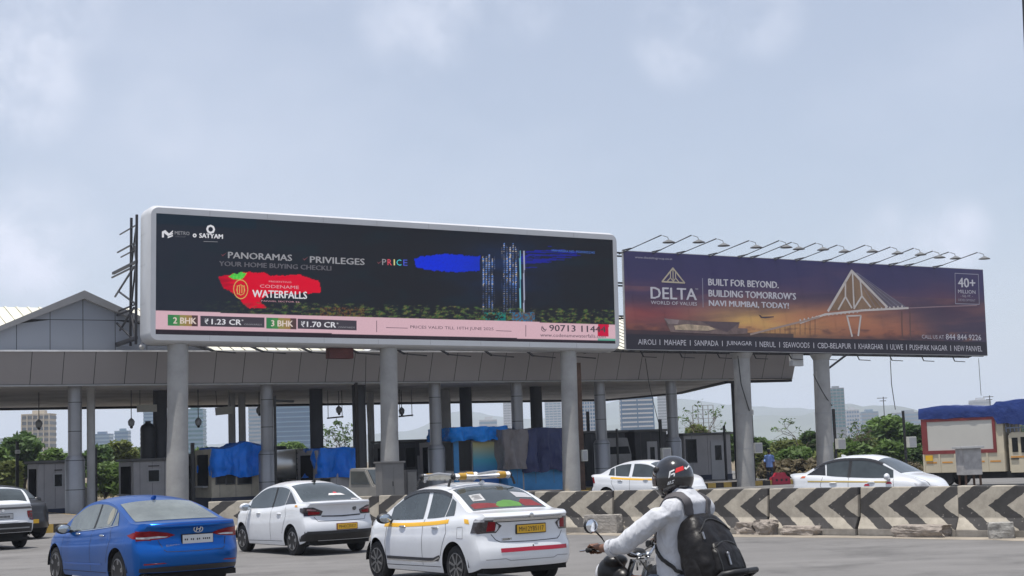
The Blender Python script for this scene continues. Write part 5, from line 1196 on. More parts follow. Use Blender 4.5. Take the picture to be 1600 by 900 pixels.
a1.decal('lower_bumper', 'rear', [(-.78, .31), (.78, .31), (.78, .50), (.66, .455), (.5, .415), (-.5, .415), (-.66, .455), (-.78, .50)], black, .006, nc=30); a1.decal('lower_bumper', 'left', [(.12, .30), (.42, .29), (.36, .40), (.14, .50)], black, .006)
a1.plate(.575, .46, .11, platey, 'MH43CE0337', -.08, frm=mat('frame_red', (.13, .015, .02), .5)); a1.decal('quarter_badge', 'left', [(.50, .99), (.62, .995), (.64, 1.035), (.54, 1.035)], mat('badge_orange', (.6, .3, .08), .5), .004)
pp, nn = a1.hit('rear', -.30, .93); MB().lathe([(.045, 0), (.045, -.008), (.03, -.01)], (pp.x - .003, -.30, .935), 16, 'X').build('emblem', mat('emblem_dark', (.1, .1, .1), .4), a1.root)
a1.decal('sticker', 'top', [(.68, -.02), (.68, -.42), (.745, -.34), (.745, -.06)], mat('sticker_white2', (.6, .58, .58), .5, 0, .4, 12), .009, rg); a1.decal('sticker', 'top', [(.74, -.16), (.74, -.26), (.79, -.24), (.79, -.18)], mat('sticker_red', (.5, .05, .06), .5), .010, rg); a1.decal('sticker', 'top', [(.50, -.46), (.50, -.64), (.54, -.62), (.54, -.48)], MATS['sticker_white2'], .009, rg)
a2 = Car('sedan_car', 'white sedan with gold stripe behind the barrier beside the truck', 'car', (8.77, 37.75, ZR), -37, AU, paintw, 'cars on the road')
rg = aura_common(a2, 'right', cglass); a2.fin(1.33, paintw)
gold_ = mat('gold_stripe', (.45, .33, .10), .5, 0, .05, 2); n = 14
a2.line('side_stripe', 'right', [(.66 + 2.14 * i / 14, .905 - .05 * i / 14) for i in range(15)], .035, gold_, .004)
a2.decal('quarter_badge', 'right', [(.45, .985), (.58, .99), (.60, 1.035), (.50, 1.035)], mat('badge_rust', (.5, .12, .05), .5), .004)
a2.line('rain_visor', 'right', [(.80 + 1.80 * i / 16, a2.zb(.80 + 1.80 * i / 16) + (a2.zt(.80 + 1.80 * i / 16) - a2.zb(.80 + 1.80 * i / 16)) * .815) for i in range(17)], .06, MATS['visor_smoke'], .012)
for x, z in ((2.15, .80), (2.72, .84)): a2.decal('red_sticker', 'right', [(x, z - .03), (x + .16, z - .03), (x + .13, z + .02), (x + .04, z + .02)], redtape, .005)
a2.decal('headlamp', 'right', [(3.5, .70), (3.82, .64), (3.72, .76), (3.42, .82)], clearl, .006); a2.decal('headlamp', 'front', [(-.3, .66), (-.66, .66), (-.66, .78), (-.35, .74)], clearl, .006)
a2.decal('grille', 'front', [(-.5, .34), (.5, .34), (.42, .62), (-.42, .62)], black, .006); a2.line('hood_gap', 'top', [(3.1, -.68), (3.5, -.66), (3.85, -.45)], .009, seam, .003)

EL = dict(DZ); EL.update(L=4.57, wheels=(.98, 3.68), r=.32, tum=.36, spokes=5, pair=True, twist=.1, rim=mat('elan_alloy', (.22, .22, .23), .3, .8, .1, 6), bot=[(0, .32), (.4, .24), (.9, .19), (3.7, .19), (4.3, .2), (4.57, .25)],
    top=[(0, 1.00), (.05, 1.06), (.12, 1.075), (.3, 1.06), (.60, 1.075), (.70, 1.10), (.95, 1.19), (1.3, 1.32), (1.6, 1.405), (1.95, 1.455), (2.25, 1.465), (2.55, 1.445), (2.8, 1.385), (3.15, 1.21), (3.45, 1.03), (3.53, .985), (3.8, .94), (4.2, .84), (4.45, .72), (4.57, .58)],
    belt=[(0, .96), (.25, 1.02), (.6, 1.02), (1.1, 1.0), (1.7, .955), (2.8, .885), (3.4, .865), (3.8, .84), (4.3, .73), (4.57, .52)],
    w=[(0, .82), (.3, .87), (.98, .90), (1.8, .885), (2.9, .895), (3.7, .89), (4.2, .83), (4.57, .68)],
    prof=[(-.3, .9), (0, .94), (.07, .965), (.2, .978), (.32, .985), (.5, 1.0), (.68, 1.0), (.735, .992), (.78, .975), (.9, .965), (.96, .948), (1.0, .92)],
    rz=[(.2, .14), (.34, .07), (.42, .02), (.52, .0), (.64, .0), (.70, .03), (.76, .08), (.85, .09), (.95, .06), (1.02, .005), (1.08, -.01), (1.2, 0)], rc=.26)
e1 = Car('sedan_car', 'bright blue sedan with red tail lamps in the lower left corner', 'car', (-6.352, 25.167, .004), 126.9, EL, paintb, 'cars on the road')
e1.win('left', 2.12, 3.24, 2.12, 3.2, cglassl, .78); e1.win('left', 1.36, 2.04, 1.34, 2.06, cglassl, .78); e1.win('left', 1.08, 1.31, 1.22, 1.29, cglassl, .74)
rg = e1.glasstop('rear_window', .66, 1.50, cglassl, .88, .88); e1.glasstop('windscreen', 2.78, 3.44, cglass, .94, .93)
e1.decal('pillar_trim', 'left', [(2.05, e1.zb(2.05) + .03), (2.12, e1.zb(2.12) + .03), (2.13, 1.34), (2.07, 1.34)], black, .0055)
e1.line('window_trim', 'left', [(1.06, e1.zb(1.06) + .03)] + [(1.06 + i * .24, e1.zb(1.06 + i * .24) + .022) for i in range(1, 10)], .014, chrome, .006)
e1.seams([[(2.08, .96), (2.08, .3)], [(3.28, .86), (3.33, .6), (3.29, .3)], [(1.28, 1.0), (1.22, .8), (1.34, .62), (1.42, .45)], [(1.42, .29), (3.28, .27)]], 'left')
for x in (1.60, 2.66): e1.handle('left', x, .865, chrome)
for q in (1, -1): e1.mirror(q, 3.06, .95, black)
e1.fin(1.62, paintb)
for sg in (1, -1):
    T = e1.decal('tail_lamp', 'rear', [(sg * .30, .875), (sg * .42, .835), (sg * .60, .815), (sg * .83, .80), (sg * .83, .95), (sg * .62, .945), (sg * .42, .915)], redl, .006, nc=20); e1.decal('lamp_lens', 'rear', [(sg * .40, .858), (sg * .46, .842), (sg * .74, .83), (sg * .74, .858), (sg * .55, .87)], clearl, .009, T, nc=20)
T = e1.decal('tail_lamp', 'left', [(.19, .80), (.42, .835), (.60, .885), (.40, .93), (.17, .95)], redl, .006); e1.decal('lamp_lens', 'left', [(.20, .825), (.34, .835), (.34, .86), (.2, .855)], clearl, .009, T)
b = MB(); e1.line('x', 'rear', [(-.56, .81), (-.50, .66), (-.46, .63), (0, .62), (.46, .63), (.50, .66), (.56, .81)], .010, seam, mb=b); b.build('boot_gap', seam, e1.root)
e1.plate(.80, .50, .13, platew, None, -.06); P_ = [o for o in e1.root.children if o.name.startswith('number_plate')][0]
pp, nn = e1.hit('rear', -.06, .80); b = MB()
for i in range(13):
    if i in (2, 5, 8): continue
    b.bx((pp.x - .030, -.06 + .2 - i * .0335, .782 + rnd.uniform(-.004, .004)), (pp.x - .0265, -.06 + .2 - i * .0335 + .018, .81))
b.build('plate_lettering', inkk, P_)
hyb = MB(); pp, nn = e1.hit('rear', -.06, .945); x = pp.x - .012
for i in range(24):
    a0, a1 = 2 * math.pi * i / 24, 2 * math.pi * (i + 1) / 24; hyb.prism([(-.06 + r_ * math.cos(a) * 1.55, .945 + r_ * math.sin(a)) for r_, a in ((.052, a0), (.052, a1), (.043, a1), (.043, a0))], x, x - .008, 'x')
hyb.bar((x - .004, -.06 + .018, .978), (x - .004, -.06 + .040, .912), .016); hyb.bar((x - .004, -.06 - .040, .978), (x - .004, -.06 - .018, .912), .016); hyb.bar((x - .004, -.06 + .028, .937), (x - .004, -.06 - .028, .953), .014)
hyb.build('emblem', chrome, e1.root)
pp, nn = e1.hit('rear', .37, .72); o = text('ELANTRA', chrome, e1.root, -.46, -.24, .71, .735, y=pp.x - .006, rot=RREAR, name='model_lettering')
for sg in (1, -1): e1.decal('reflector', 'rear', [(sg * .46, .455), (sg * .76, .44), (sg * .76, .462), (sg * .5, .47)], mat('reflector_red', (.22, .01, .015), .2), .005, nc=18)
e1.decal('lower_bumper', 'rear', [(-.80, .33), (.80, .33), (.80, .39), (.5, .41), (-.5, .41), (-.80, .39)], mat('bumper_dark', (.02, .02, .025), .4), .006, nc=30)
e1.line('sill_highlight', 'left', [(1.62, .42), (2.4, .40), (3.2, .395)], .03, mat('sill_blue', (.02, .11, .42), .25, .3, 0), .004)
e1.line('boot_lip', 'rear', [(-.7, 1.03), (0, 1.045), (.7, 1.03)], .02, mat('lip_blue', (.006, .045, .22), .3, .3, 0), .004)
# head rests behind the pale glass
for y in (): e1.decal('headrest', 'top', [(1.02 + .08 * math.cos(2 * math.pi * i / 16), y + .13 * math.sin(2 * math.pi * i / 16)) for i in range(16)], mat('headrest_beige', (.26, .25, .20), .3, 0, .1, 5), .007, rg)
e1.decal('headrest', 'left', [(1.52 + .11 * math.cos(2 * math.pi * i / 16), 1.16 + .13 * math.sin(2 * math.pi * i / 16)) for i in range(16)], mat('headrest_beige', (.26, .25, .20), .3, 0, .1, 5), .008)

SU = dict(DZ); SU.update(L=4.30, wheels=(.82, 3.42), r=.345, tum=.26, spokes=5, rim=alloy, bot=[(0, .42), (.4, .3), (.9, .24), (3.5, .24), (4.0, .28), (4.3, .32)],
    top=[(0, 1.12), (.04, 1.17), (.10, 1.20), (.25, 1.35), (.45, 1.50), (.6, 1.55), (1.2, 1.575), (2.0, 1.575), (2.5, 1.54), (2.8, 1.47), (3.2, 1.22), (3.35, 1.12), (3.8, 1.06), (4.15, .96), (4.3, .75)],
    belt=[(0, 1.05), (.3, 1.10), (1.0, 1.06), (2.5, 1.02), (3.3, 1.0), (3.8, .96), (4.3, .66)],
    w=[(0, .84), (.25, .88), (.8, .90), (1.6, .895), (2.6, .90), (3.4, .895), (3.9, .85), (4.3, .74)],
    rz=[(.3, .12), (.42, .03), (.6, .0), (.72, .0), (.78, .05), (.95, .06), (1.05, .03), (1.15, .0), (1.3, 0)], rc=.16, fc=.3)
def suv(label, loc, yaw, paint, kids):
    c = Car('suv_car', label, 'car', loc, yaw, SU, paint, 'cars on the road')
    for side in kids:
        c.win(side, 1.95, 3.1, 1.95, 3.05, cglass, .80); c.win(side, 1.0, 1.86, .98, 1.88, cglass, .80); c.win(side, .55, .92, .60, .88, cglass, .74)
        c.decal('cladding', side, [(1.25, .26), (3.0, .26), (3.0, .42), (1.25, .42)], black, .005)
    c.glasstop('rear_window', .13, .5, cglass, .88, .9); c.glasstop('windscreen', 2.75, 3.28, cglass, .93, .93)
    for q in (1, -1): c.mirror(q, 3.0, 1.1, paint)
    return c
s1 = suv('white SUV with black lower bumper cut by the left edge of the photo', (-14.28, 39.4, .004), 131.8, paintw, ('left', 'right'))
for sg in (1, -1): s1.decal('tail_lamp', 'rear', [(sg * .70, .72), (sg * .84, .70), (sg * .84, .92), (sg * .74, .92)], darkl, .006)
s1.decal('tail_lamp', 'right', [(.12, .70), (.2, .72), (.22, .95), (.12, .95)], redl, .006)
s1.decal('lower_bumper', 'rear', [(-.86, .43), (.86, .43), (.86, .62), (.6, .66), (-.6, .66), (-.86, .62)], black, .006, nc=24); s1.line('tail_strip', 'rear', [(-.8, 1.03), (.8, 1.03)], .05, mat('strip_grey', (.12, .12, .13), .3), .008)
s1.plate(.83, .5, .12, mat('plate_pale', (.45, .45, .46), .45), None, 0); s1.line('bumper_strip', 'rear', [(-.7, .535), (.7, .535)], .03, steel, .012)
pp, nn = s1.hit('rear', 0, .83); b = MB()
for i in range(10): b.bx((pp.x - .0295, -.17 + i * .034, .80), (pp.x - .0265, -.15 + i * .034, .85))
b.build('plate_lettering', inkk, [o for o in s1.root.children if o.name.startswith('number_plate')][0]); s1.line('roof_rail', 'top', [(.6, -.58), (2.2, -.6)], .03, black, .02)
pp, nn = s1.hit('rear', 0, 1.0); MB().lathe([(.04, 0), (.04, -.012)], (pp.x, 0, .98), 16, 'X').build('emblem', chrome, s1.root)
s2 = suv('black SUV facing right beside the white SUV at the left edge', (-15.5, 44.6, .004), -42, paintk, ('right',))
s2.decal('headlamp', 'right', [(3.7, .82), (4.1, .76), (4.0, .92), (3.7, .95)], clearl, .006); s2.decal('headlamp', 'front', [(-.45, .78), (-.8, .76), (-.8, .9), (-.45, .88)], clearl, .006)
pp, nn = s2.hit('front', 0, .5); MB().bx((pp.x - .02, -.25, .46), (pp.x + .02, .25, .57)).build('number_plate', platey, s2.root)
# ------------------------------------------------------------------ trees, shrubs
def leafm(name, c, v=.45):
    m = mat(name, c, .55, 0, v, .55, spec=.3); n, l, b = nodes_of(m); o = [k for k in n if k.type == 'OUTPUT_MATERIAL'][0]
    tr = n.new('ShaderNodeBsdfTranslucent'); mx = n.new('ShaderNodeMixShader'); mx.inputs[0].default_value = .35; l.new(b.inputs['Base Color'].links[0].from_socket, tr.inputs[0]); l.new(b.outputs[0], mx.inputs[1]); l.new(tr.outputs[0], mx.inputs[2]); l.new(mx.outputs[0], o.inputs[0]); return m
LF = [leafm('leaf_green', (.115, .185, .048)), leafm('leaf_dark', (.082, .14, .042)), leafm('leaf_yellow', (.16, .19, .055)), leafm('leaf_dry', (.14, .115, .065))]
bark = mat('bark', (.085, .065, .05), .9, 0, .3, 3)
def leaves(b, c, r, n, sz, rg):
    for _ in range(n):
        d = V((rg.gauss(0, 1), rg.gauss(0, 1), rg.gauss(0, 1))).normalized(); k = rg.random() ** .38
        p = V(c) + V((d.x * r[0], d.y * r[1], d.z * r[2])) * k
        a = V((rg.gauss(0, 1), rg.gauss(0, 1), rg.gauss(0, .6))).normalized(); e = a.cross(V((rg.gauss(0, .7), rg.gauss(0, .7), 1))).normalized(); s = sz * rg.uniform(.6, 1.3)
        b.add([p - a * s, p + e * s * .45, p + a * s, p - e * s * .45], [(0, 1, 2, 3)])
def tree(name, label, px, pyt, Y, wpx, li, seed, base=.25, n=2600, sz=.26, group='trees and bushes beyond the toll plaza', cat=None, z0=0.0, pct=1.0):
    rg = random.Random(seed); s = F / Y; top = at(px, pyt, Y).z; x = at(px, pyt, Y).x; h = top - z0; w_ = wpx / s / 2
    t = thing(name, label, cat or name.replace('_', ' '), (x, Y, z0), 0, group); b = MB(); tb = MB(); th = h * base; cl = []
    m = max(9, int(16 * pct))
    for i in range(m):
        a = rg.uniform(0, 2 * math.pi); k = rg.random() ** .6; zz = th + (h - th) * rg.uniform(.18, .86); sp = math.sin(math.pi * min(1, max(.12, (zz - th * .6) / (h - th * .6)))) ** .5
        r = w_ * rg.uniform(.32, .52); cl.append(((w_ * .66 * k * sp * math.cos(a), w_ * .66 * k * sp * math.sin(a), zz), (r, r, min(r * .8, (h - zz) * 1.0 + .1))))
    cl.append(((0, 0, h - w_ * .3), (w_ * .4, w_ * .4, w_ * .3)))
    for c, r in cl:
        leaves(b, c, r, n // len(cl), sz, rg)
        e = V(c); tb.tube([(0, 0, th * .5), V((e.x * .35, e.y * .35, th + (e.z - th) * .35)), e], [.05 + .012 * h, .03 + .004 * h, .012], 6)
    tb.tube([(0, 0, -.1), (rg.uniform(-.1, .1), 0, th * .6), (0, 0, max(th, .4) + .3)], [.045 * h * .55 + .03, .03 * h * .5 + .03, .05], 8)
    b.build('crown', LF[li], t); tb.build('trunk', bark, t, 40); return t
T_ = [('tree', 'tall dark green tree at the far left before the beige tower', 38, 674, 112, 80, 1, .3), ('tree', 'bright green tree cut by the left edge of the photo', -14, 700, 108, 70, 0, .25), ('tree', 'green tree just left of the leftmost round column', 86, 700, 110, 62, 0, .25),
      ('tree', 'dark green tree right of the leftmost round column', 150, 697, 112, 62, 1, .25), ('tree', 'yellowish green tree left of the black water tank', 190, 688, 116, 60, 2, .25), ('tree', 'green tree just behind the black water tank', 232, 700, 118, 60, 0, .25), ('tree', 'low green tree right of the left LED column', 312, 700, 122, 50, 0, .25),
      ('bush', 'yellow green bush in front of the far left trees', 15, 722, 98, 60, 2, .1), ('bush', 'green bush between the two grey toll booths', 165, 722, 100, 70, 0, .1), ('bush', 'dark bush low behind the leftmost booth', 100, 726, 98, 60, 1, .1),
      ('tree', 'green tree top below the big blue glass building', 452, 692, 130, 80, 0, .25), ('tree', 'yellowish tree behind the third canopy column', 500, 696, 128, 50, 2, .25),
      ('tree', 'green tree above the grey booth with white door', 1092, 665, 110, 60, 2, .3), ('tree', 'dark green tree touching the left hoarding column', 1135, 676, 106, 50, 0, .3),
      ('bush', 'green bush right behind the left hoarding column', 1190, 686, 104, 66, 0, .08), ('bush', 'yellowish bush behind the man in blue', 1222, 690, 100, 84, 2, .08), ('bush', 'dark green tall bush left of the right hoarding column', 1266, 674, 100, 52, 1, .08), ('bush', 'green bush right of the right hoarding column', 1322, 688, 98, 66, 0, .08),
      ('tree', 'rounded bright green tree behind the lone post', 1390, 651, 104, 92, 0, .15), ('tree', 'green tree between the lone post and the truck', 1432, 664, 101, 66, 1, .15), ('bush', 'yellowish bush below the pale far blocks', 1352, 680, 100, 54, 2, .1), ('bush', 'olive bush left of the man in blue', 1180, 702, 92, 46, 2, .06), ('bush', 'round green bush above the red plastic barrier', 1240, 698, 92, 60, 0, .06), ('bush', 'olive bush against the right hoarding column', 1290, 700, 91, 60, 2, .06), ('bush', 'dense green bush above the white sedan roof', 1345, 694, 91, 66, 0, .06), ('bush', 'dense green bush beside the lone post', 1395, 690, 91, 64, 0, .06), ('bush', 'dark green bush at the tail of the truck', 1432, 694, 90, 50, 1, .06),
      ('tree', 'broad green tree outside the left edge, nearest to it', -70, 684, 114, 80, 0, .25), ('tree', 'dark tree further outside the left edge', -150, 676, 120, 90, 1, .25), ('tree', 'yellowish tree far outside the left edge', -240, 690, 118, 90, 2, .25), ('tree', 'tallest tree outside the left edge', -330, 672, 125, 100, 0, .25), ('tree', 'last tree of the row outside the left edge', -430, 690, 125, 100, 1, .25),
      ('tree', 'green tree outside the right edge behind the truck cab', 1590, 668, 110, 90, 0, .2), ('tree', 'dark tree further outside the right edge', 1680, 660, 112, 100, 1, .2), ('tree', 'yellowish tree far outside the right edge', 1780, 668, 115, 100, 2, .2),
      ('tree', 'dark green tree hidden behind the truck', 1490, 668, 106, 90, 1, .2)]
for i, (nm, lab, px, pyt, Y, wp, li, ba) in enumerate(T_): tree(nm, lab, px, pyt, Y, wp, li, 100 + i, ba, n=4200 if nm == 'tree' else 3600)
for i, (px, pyt, wp, lab) in enumerate(((1215, 722, 70, 'brown dry bush behind the red plastic barrier'), (1258, 720, 70, 'brown dry thicket left of the right hoarding column'), (1330, 724, 80, 'brown dry thicket right of the right hoarding column'), (1380, 726, 70, 'brown dry thicket below the rounded green tree'), (1425, 726, 50, 'brown dry thicket next to the truck tail'))):
    tree('dry_bush', lab, px, pyt, 87, wp, 3, 300 + i, .05, n=1700, sz=.22, cat='bush')
und = MB(); rg = random.Random(5)
for i in range(5200):
    px = rg.uniform(1160, 1470) if i % 3 else rg.uniform(-40, 420); Y = rg.uniform(88, 112) if px > 600 else rg.uniform(104, 124); q = at(px, 700, Y); hh = rg.uniform(.3, 1.4)
    a = rg.uniform(0, 6.28); und.add([(q.x, Y, -.02), (q.x + .12 * math.cos(a), Y + .12 * math.sin(a), -.02), (q.x + rg.uniform(-.3, .3), Y, hh)], [(0, 1, 2)])
tag(und.build('undergrowth', leafm('undergrowth_leaf', (.09, .09, .038))), kind='stuff')
def bare(label, px, pyb, pyt, Y, seed, spread=.8, lf=60):
    rg = random.Random(seed); z0 = 0; x = at(px, pyb, Y).x; h = at(px, pyt, Y).z
    t = thing('bare_tree', label, 'tree', (x, Y, 0), 0, 'sparse trees beyond the toll plaza'); b = MB(); cr = MB()
    def br(p, d, ln, r, k):
        e = p + d * ln; b.tube([p, p.lerp(e, .5) + V((rg.gauss(0, .04), 0, rg.gauss(0, .04))) * ln, e], [r, r * .8, r * .55], 5, False)
        if k == 0: leaves(cr, e, (.28, .28, .22), lf // 12, .13, rg); return
        for _ in range(3 if k > 1 else 2): br(e, (d + V((rg.gauss(0, spread), rg.gauss(0, spread), rg.gauss(0.05, spread * .6)))).normalized(), ln * rg.uniform(.55, .85), r * .55, k - 1)
    br(V((0, 0, 0)), V((.05, 0, 1)), h * .42, .09, 4)
    b.build('trunk', bark, t); cr.build('crown', LF[1], t)
bare('nearly bare tree above the bushes between the hoarding columns', 1250, 740, 662, 97, 4); bare('nearly bare tree just right of the right hoarding column', 1330, 740, 662, 97, 9, .9); bare('small sparse tree seen left of the middle LED column', 528, 740, 664, 95, 12, .7, 120); bare('sparse tree in front of the steel frame tower', 1098, 740, 652, 100, 15, .6, 40)
# ------------------------------------------------------------------ far buildings
def building(label, px0, px1, pyt, Y, wall, band, floors, name='tower_block', win='dark', top=None, dep=None, fr=.5, vert=0):
    a, c = at(px0, pyt, Y), at(px1, pyt, Y); w_ = c.x - a.x; h = (a.z + c.z) / 2; d = dep or w_ * .8
    t = thing(name, label, 'building', ((a.x + c.x) / 2, Y + d / 2, 0), 0, 'far buildings in the haze')
    MB().bx((-w_ / 2, -d / 2, 0), (w_ / 2, d / 2, h)).build('wall', wall, t)
    fh = h / floors
    for i in range(max(1, floors - 12), floors):
        z = i * fh + fh * (1 - fr) / 2; MB().bx((-w_ / 2 - .15, -d / 2 - .25, z), (w_ / 2 + .15, d / 2 + .25, z + fh * fr)).build('window_band', band, t)
    v = MB()
    for k in range(vert + 1 if vert else 0): x = -w_ / 2 + w_ * k / vert; v.bx((x - w_ * .018, -d / 2 - .45, 0), (x + w_ * .018, -d / 2 - .2, h))
    if vert: v.build('pier', wall, t)
    MB().bx((-w_ * .2, -d * .2, h), (w_ * .25, d * .2, h + fh * .8)).build('roof_room', top or wall, t)
    MB().bx((-w_ / 2 - .2, -d / 2 - .3, h - .02), (w_ / 2 + .2, d / 2 + .3, h + fh * .18)).build('parapet', wall, t); return t
bw1 = mat('far_beige', (.46, .40, .31), .8, 0, .06, .1); bdk = mat('far_window', (.07, .08, .09), .3, 0, .2, .1); bgl = mat('far_blue_glass', (.045, .12, .22), .2, 0, .2, .03); bgp = mat('far_pale_glass', (.11, .20, .28), .3, 0, .15, .03); bwh = mat('far_white', (.42, .43, .44), .8, 0, .05, .05); btl = mat('far_teal_glass', (.05, .16, .18), .2, 0, .1, .04); bgy = mat('far_grey', (.22, .24, .26), .8, 0, .1, .05)
building('beige apartment tower with dark balconies above the far left trees', 34, 77, 648, 650, bw1, bdk, 11, vert=5, fr=.55)
building('blue glass block right of the leftmost column', 141, 171, 679, 1250, bgl, bgp, 10); building('pale glass block left of the water tank', 179, 200, 674, 1200, bgp, bgl, 11); building('tall blue tower hidden behind the water tank', 224, 243, 642, 1150, bgl, bgp, 18)
building('low faint block at the far left edge', -10, 10, 690, 1500, bgy, bgp, 8); building('teal glass tower right of the left LED column', 287, 317, 640, 850, btl, bgp, 14)
building('broad blue glass building between the second and third columns', 428, 487, 633, 800, bgl, mat('far_glass_line', (.10, .2, .3), .3, 0, .1, .03), 13, fr=.22, name='office_building'); building('pale grey tower left of the broad blue glass building', 388, 409, 634, 1100, bgp, bgy, 16)
building('low pale building above the bright blue tarpaulin', 749, 776, 657, 1500, bwh, bgp, 8); building('pale slim tower left of the wrapped booth', 786, 802, 628, 1700, bwh, bgy, 22, vert=3); building('pale broad tower above the wrapped booth', 851, 876, 625, 1600, bwh, bgp, 22, vert=4)
building('white tower with a grid of blue windows beside the rusty beam', 905, 929, 627, 1000, bwh, bgl, 15, vert=6, fr=.6); building('blue banded tower with white floors behind the white taxi', 970, 1020, 622, 850, bgl, bwh, 13, fr=.35, vert=2); building('pale tower left of the fourth canopy column', 1028, 1043, 617, 1300, bwh, bgy, 20)
building('grey tower with teal lower half right of the right hoarding column', 1295, 1318, 607, 950, bgy, btl, 18, vert=4, fr=.55); building('pale block in the haze right of the teal tower', 1322, 1342, 641, 1500, bwh, bgl, 9, vert=5); building('blue grey block in the haze behind the round tree', 1346, 1372, 644, 1550, bgp, bgy, 9, vert=3); building('faint grey block left of the truck', 1402, 1440, 645, 1700, bgy, bgp, 8); building('faint far block above the blue truck cover', 1520, 1548, 626, 1700, bwh, bgy, 10)
# bare steel frame and masts
Y = 330; a, c = at(1082, 634, Y), at(1114, 634, Y); h = a.z; wv = c.x - a.x; fr_ = MB()
for i in range(5): fr_.bar((-wv / 2 + wv * i / 4, 0, 0), (-wv / 2 + wv * i / 4, 0, h), .18)
for i in range(9): fr_.bar((-wv / 2, 0, h - i * .95), (wv / 2, 0, h - i * .95), .12)
o = fr_.build('steel_frame', steel); o.location = ((a.x + c.x) / 2, Y, 0); tag(o, 'open steel grid frame of an empty hoarding in the distance', 'frame')
for px, pyt, lab in ((1380, 620, 'thin far mast with a crossbar above the round tree'), (1546, 618, 'thin far mast above the blue truck cover')):
    Y = 600; a = at(px, pyt, Y); m_ = MB().bar((0, 0, 0), (0, 0, a.z), .3); m_.bar((-2.5, 0, a.z - .5), (1.5, 0, a.z - .5), .25); m_.bar((-1.5, 0, a.z - 1.6), (1.0, 0, a.z - 1.6), .25); o = m_.build('mast', dark_steel); o.location = (a.x, Y, 0); tag(o, lab, 'mast')
# lamp pole sliver at the top right corner
a = at(1608, 0, 16); t = thing('lamp_post', 'dark lamp post cut by the top right corner of the photo', 'lamp post', (at(1612, 640, 16).x + .02, 16, 0))
zt_ = a.z + .8; xo = a.x - t.location.x; zb_ = at(1603.5, 150, 16).z; xb = at(1607, 150, 16).x - t.location.x
MB().tube([(.10, 0, 0), (xb + .02, 0, zb_), (xo - .01, 0, zt_)], [.06, .045, .04], 14).build('pole', dark_steel, t, 40); MB().tube([(xo, 0, zt_), (xo + .2, .0, zt_ + .5), (xo + 1.2, 0, zt_ + .7)], .035, 10).build('arm', dark_steel, t, 40); MB().ell((xo + 1.5, 0, zt_ + .7), (.35, .12, .07)).build('lamp_head', steel, t, 40)

# ------------------------------------------------------------------ truck at the right, tanker, small pickup
def yawm(x, y, z, yw): return Matrix.Translation((x, y, z)) @ Matrix.Rotation(R(yw), 4, 'Z')
cream = mat('truck_cream', (.52, .46, .34), .55, 0, .1, 1.2); rframe = mat('truck_red', (.19, .03, .03), .55, 0, .15, 2); bpan = mat('truck_board_white', (.50, .485, .44), .5, 0, .05, .8); orange = mat('truck_orange', (.55, .25, .05), .6, 0, .1, 2)
Yk = 60.0; q = at(1441, 700, Yk); yw = -38; c_, s_ = math.cos(R(yw)), math.sin(R(yw)); LC = 3.30; HWD = 1.0
ox = q.x + c_ * LC + s_ * -HWD * -1 * -1; oy = q.y + s_ * LC + c_ * HWD
ox = q.x + c_ * LC - s_ * HWD; TMW = yawm(ox, oy, ZR, yw)
tr_ = thing('cargo_truck', 'cream cargo truck with red framed side panel cut by the right edge', 'truck', mw=TMW); z0 = -ZR
b = MB(); b.bx((-LC, -HWD, .55), (0, HWD, 1.30)); b.build('cargo_bed', cream, tr_, bevel=.01)
for i in range(6):
    x = -LC + .05 + i * (LC - .1) / 5; MB().bx((x - .035, -HWD - .03, .56), (x + .035, -HWD - .001, 1.28)).build('stake', cream, tr_)
for i in range(5):
    x = -LC + .05 + i * (LC - .1) / 5; MB().bx((x + .1, -HWD - .008, .92), (x + .52, -HWD - .001, .98)).build('stripe', orange, tr_)
MB().bx((-LC + .12, -HWD - .035, 1.02), (-LC + .42, -HWD - .004, 1.24)).build('number_panel', platey, tr_)
MB().bx((-LC + .03, -HWD + .02, 1.3), (-.02, HWD - .02, 2.62)).build('cargo_box', cream, tr_)
MB().bx((-LC + .25, -HWD - .0, 1.42), (-.42, -HWD + .03, 2.55)).build('side_panel', bpan, tr_)
fr_ = MB()
for q0, q1 in (((-LC + .02, 1.28), (-.3, 1.42)), ((-LC + .02, 2.55), (-.3, 2.66)), ((-LC + .02, 1.42), (-LC + .25, 2.55)), ((-.42, 1.42), (-.3, 2.55))): fr_.bx((q0[0], -HWD - .03, q0[1]), (q1[0], -HWD + .015, q1[1]))
fr_.build('panel_frame', rframe, tr_); MB().bx((-LC, -HWD + .12, .3), (1.2, HWD - .12, .55)).build('chassis', liner, tr_)
cabp = [(.12, .45), (1.75, .45), (1.82, .9), (1.78, 1.2), (1.45, 1.95), (1.3, 2.02), (.2, 2.03), (.12, 1.95)]
cb = MB().prism(cabp, -.92, .92).build('cab', cream, tr_, bevel=.05)
MB().prism([(.28, 1.28), (.5, 1.28), (.5, 1.82), (.28, 1.82)], -.945, -.918).build('window', dglass, cb); MB().prism([(.62, 1.25), (1.55, 1.25), (1.32, 1.84), (.62, 1.84)], -.945, -.918).build('window', dglass, cb)
MB().prism([(1.5, 1.3), (1.82, 1.3), (1.52, 1.9), (1.4, 1.9)], -.8, .8).build('windscreen', dglass, cb); MB().bx((.2, -.93, 1.06), (1.7, -.921, 1.12)).build('stripe', orange, cb)
MB().prism([(.75, .86), (.95, .8), (1.2, .82), (1.4, .92), (1.25, .9), (1.1, .94), (.95, .88)], -.932, -.922).build('blue_motif', mat('motif_blue', (.05, .2, .5), .5), cb); MB().bx((.2, -.96, 1.0), (.5, -.92, 1.04)).build('handle', black, cb)
rl = MB(); rl.bar((.05, -.9, 2.2), (1.4, -.9, 2.2), .05).bar((.05, -.9, 2.52), (1.4, -.9, 2.52), .05)
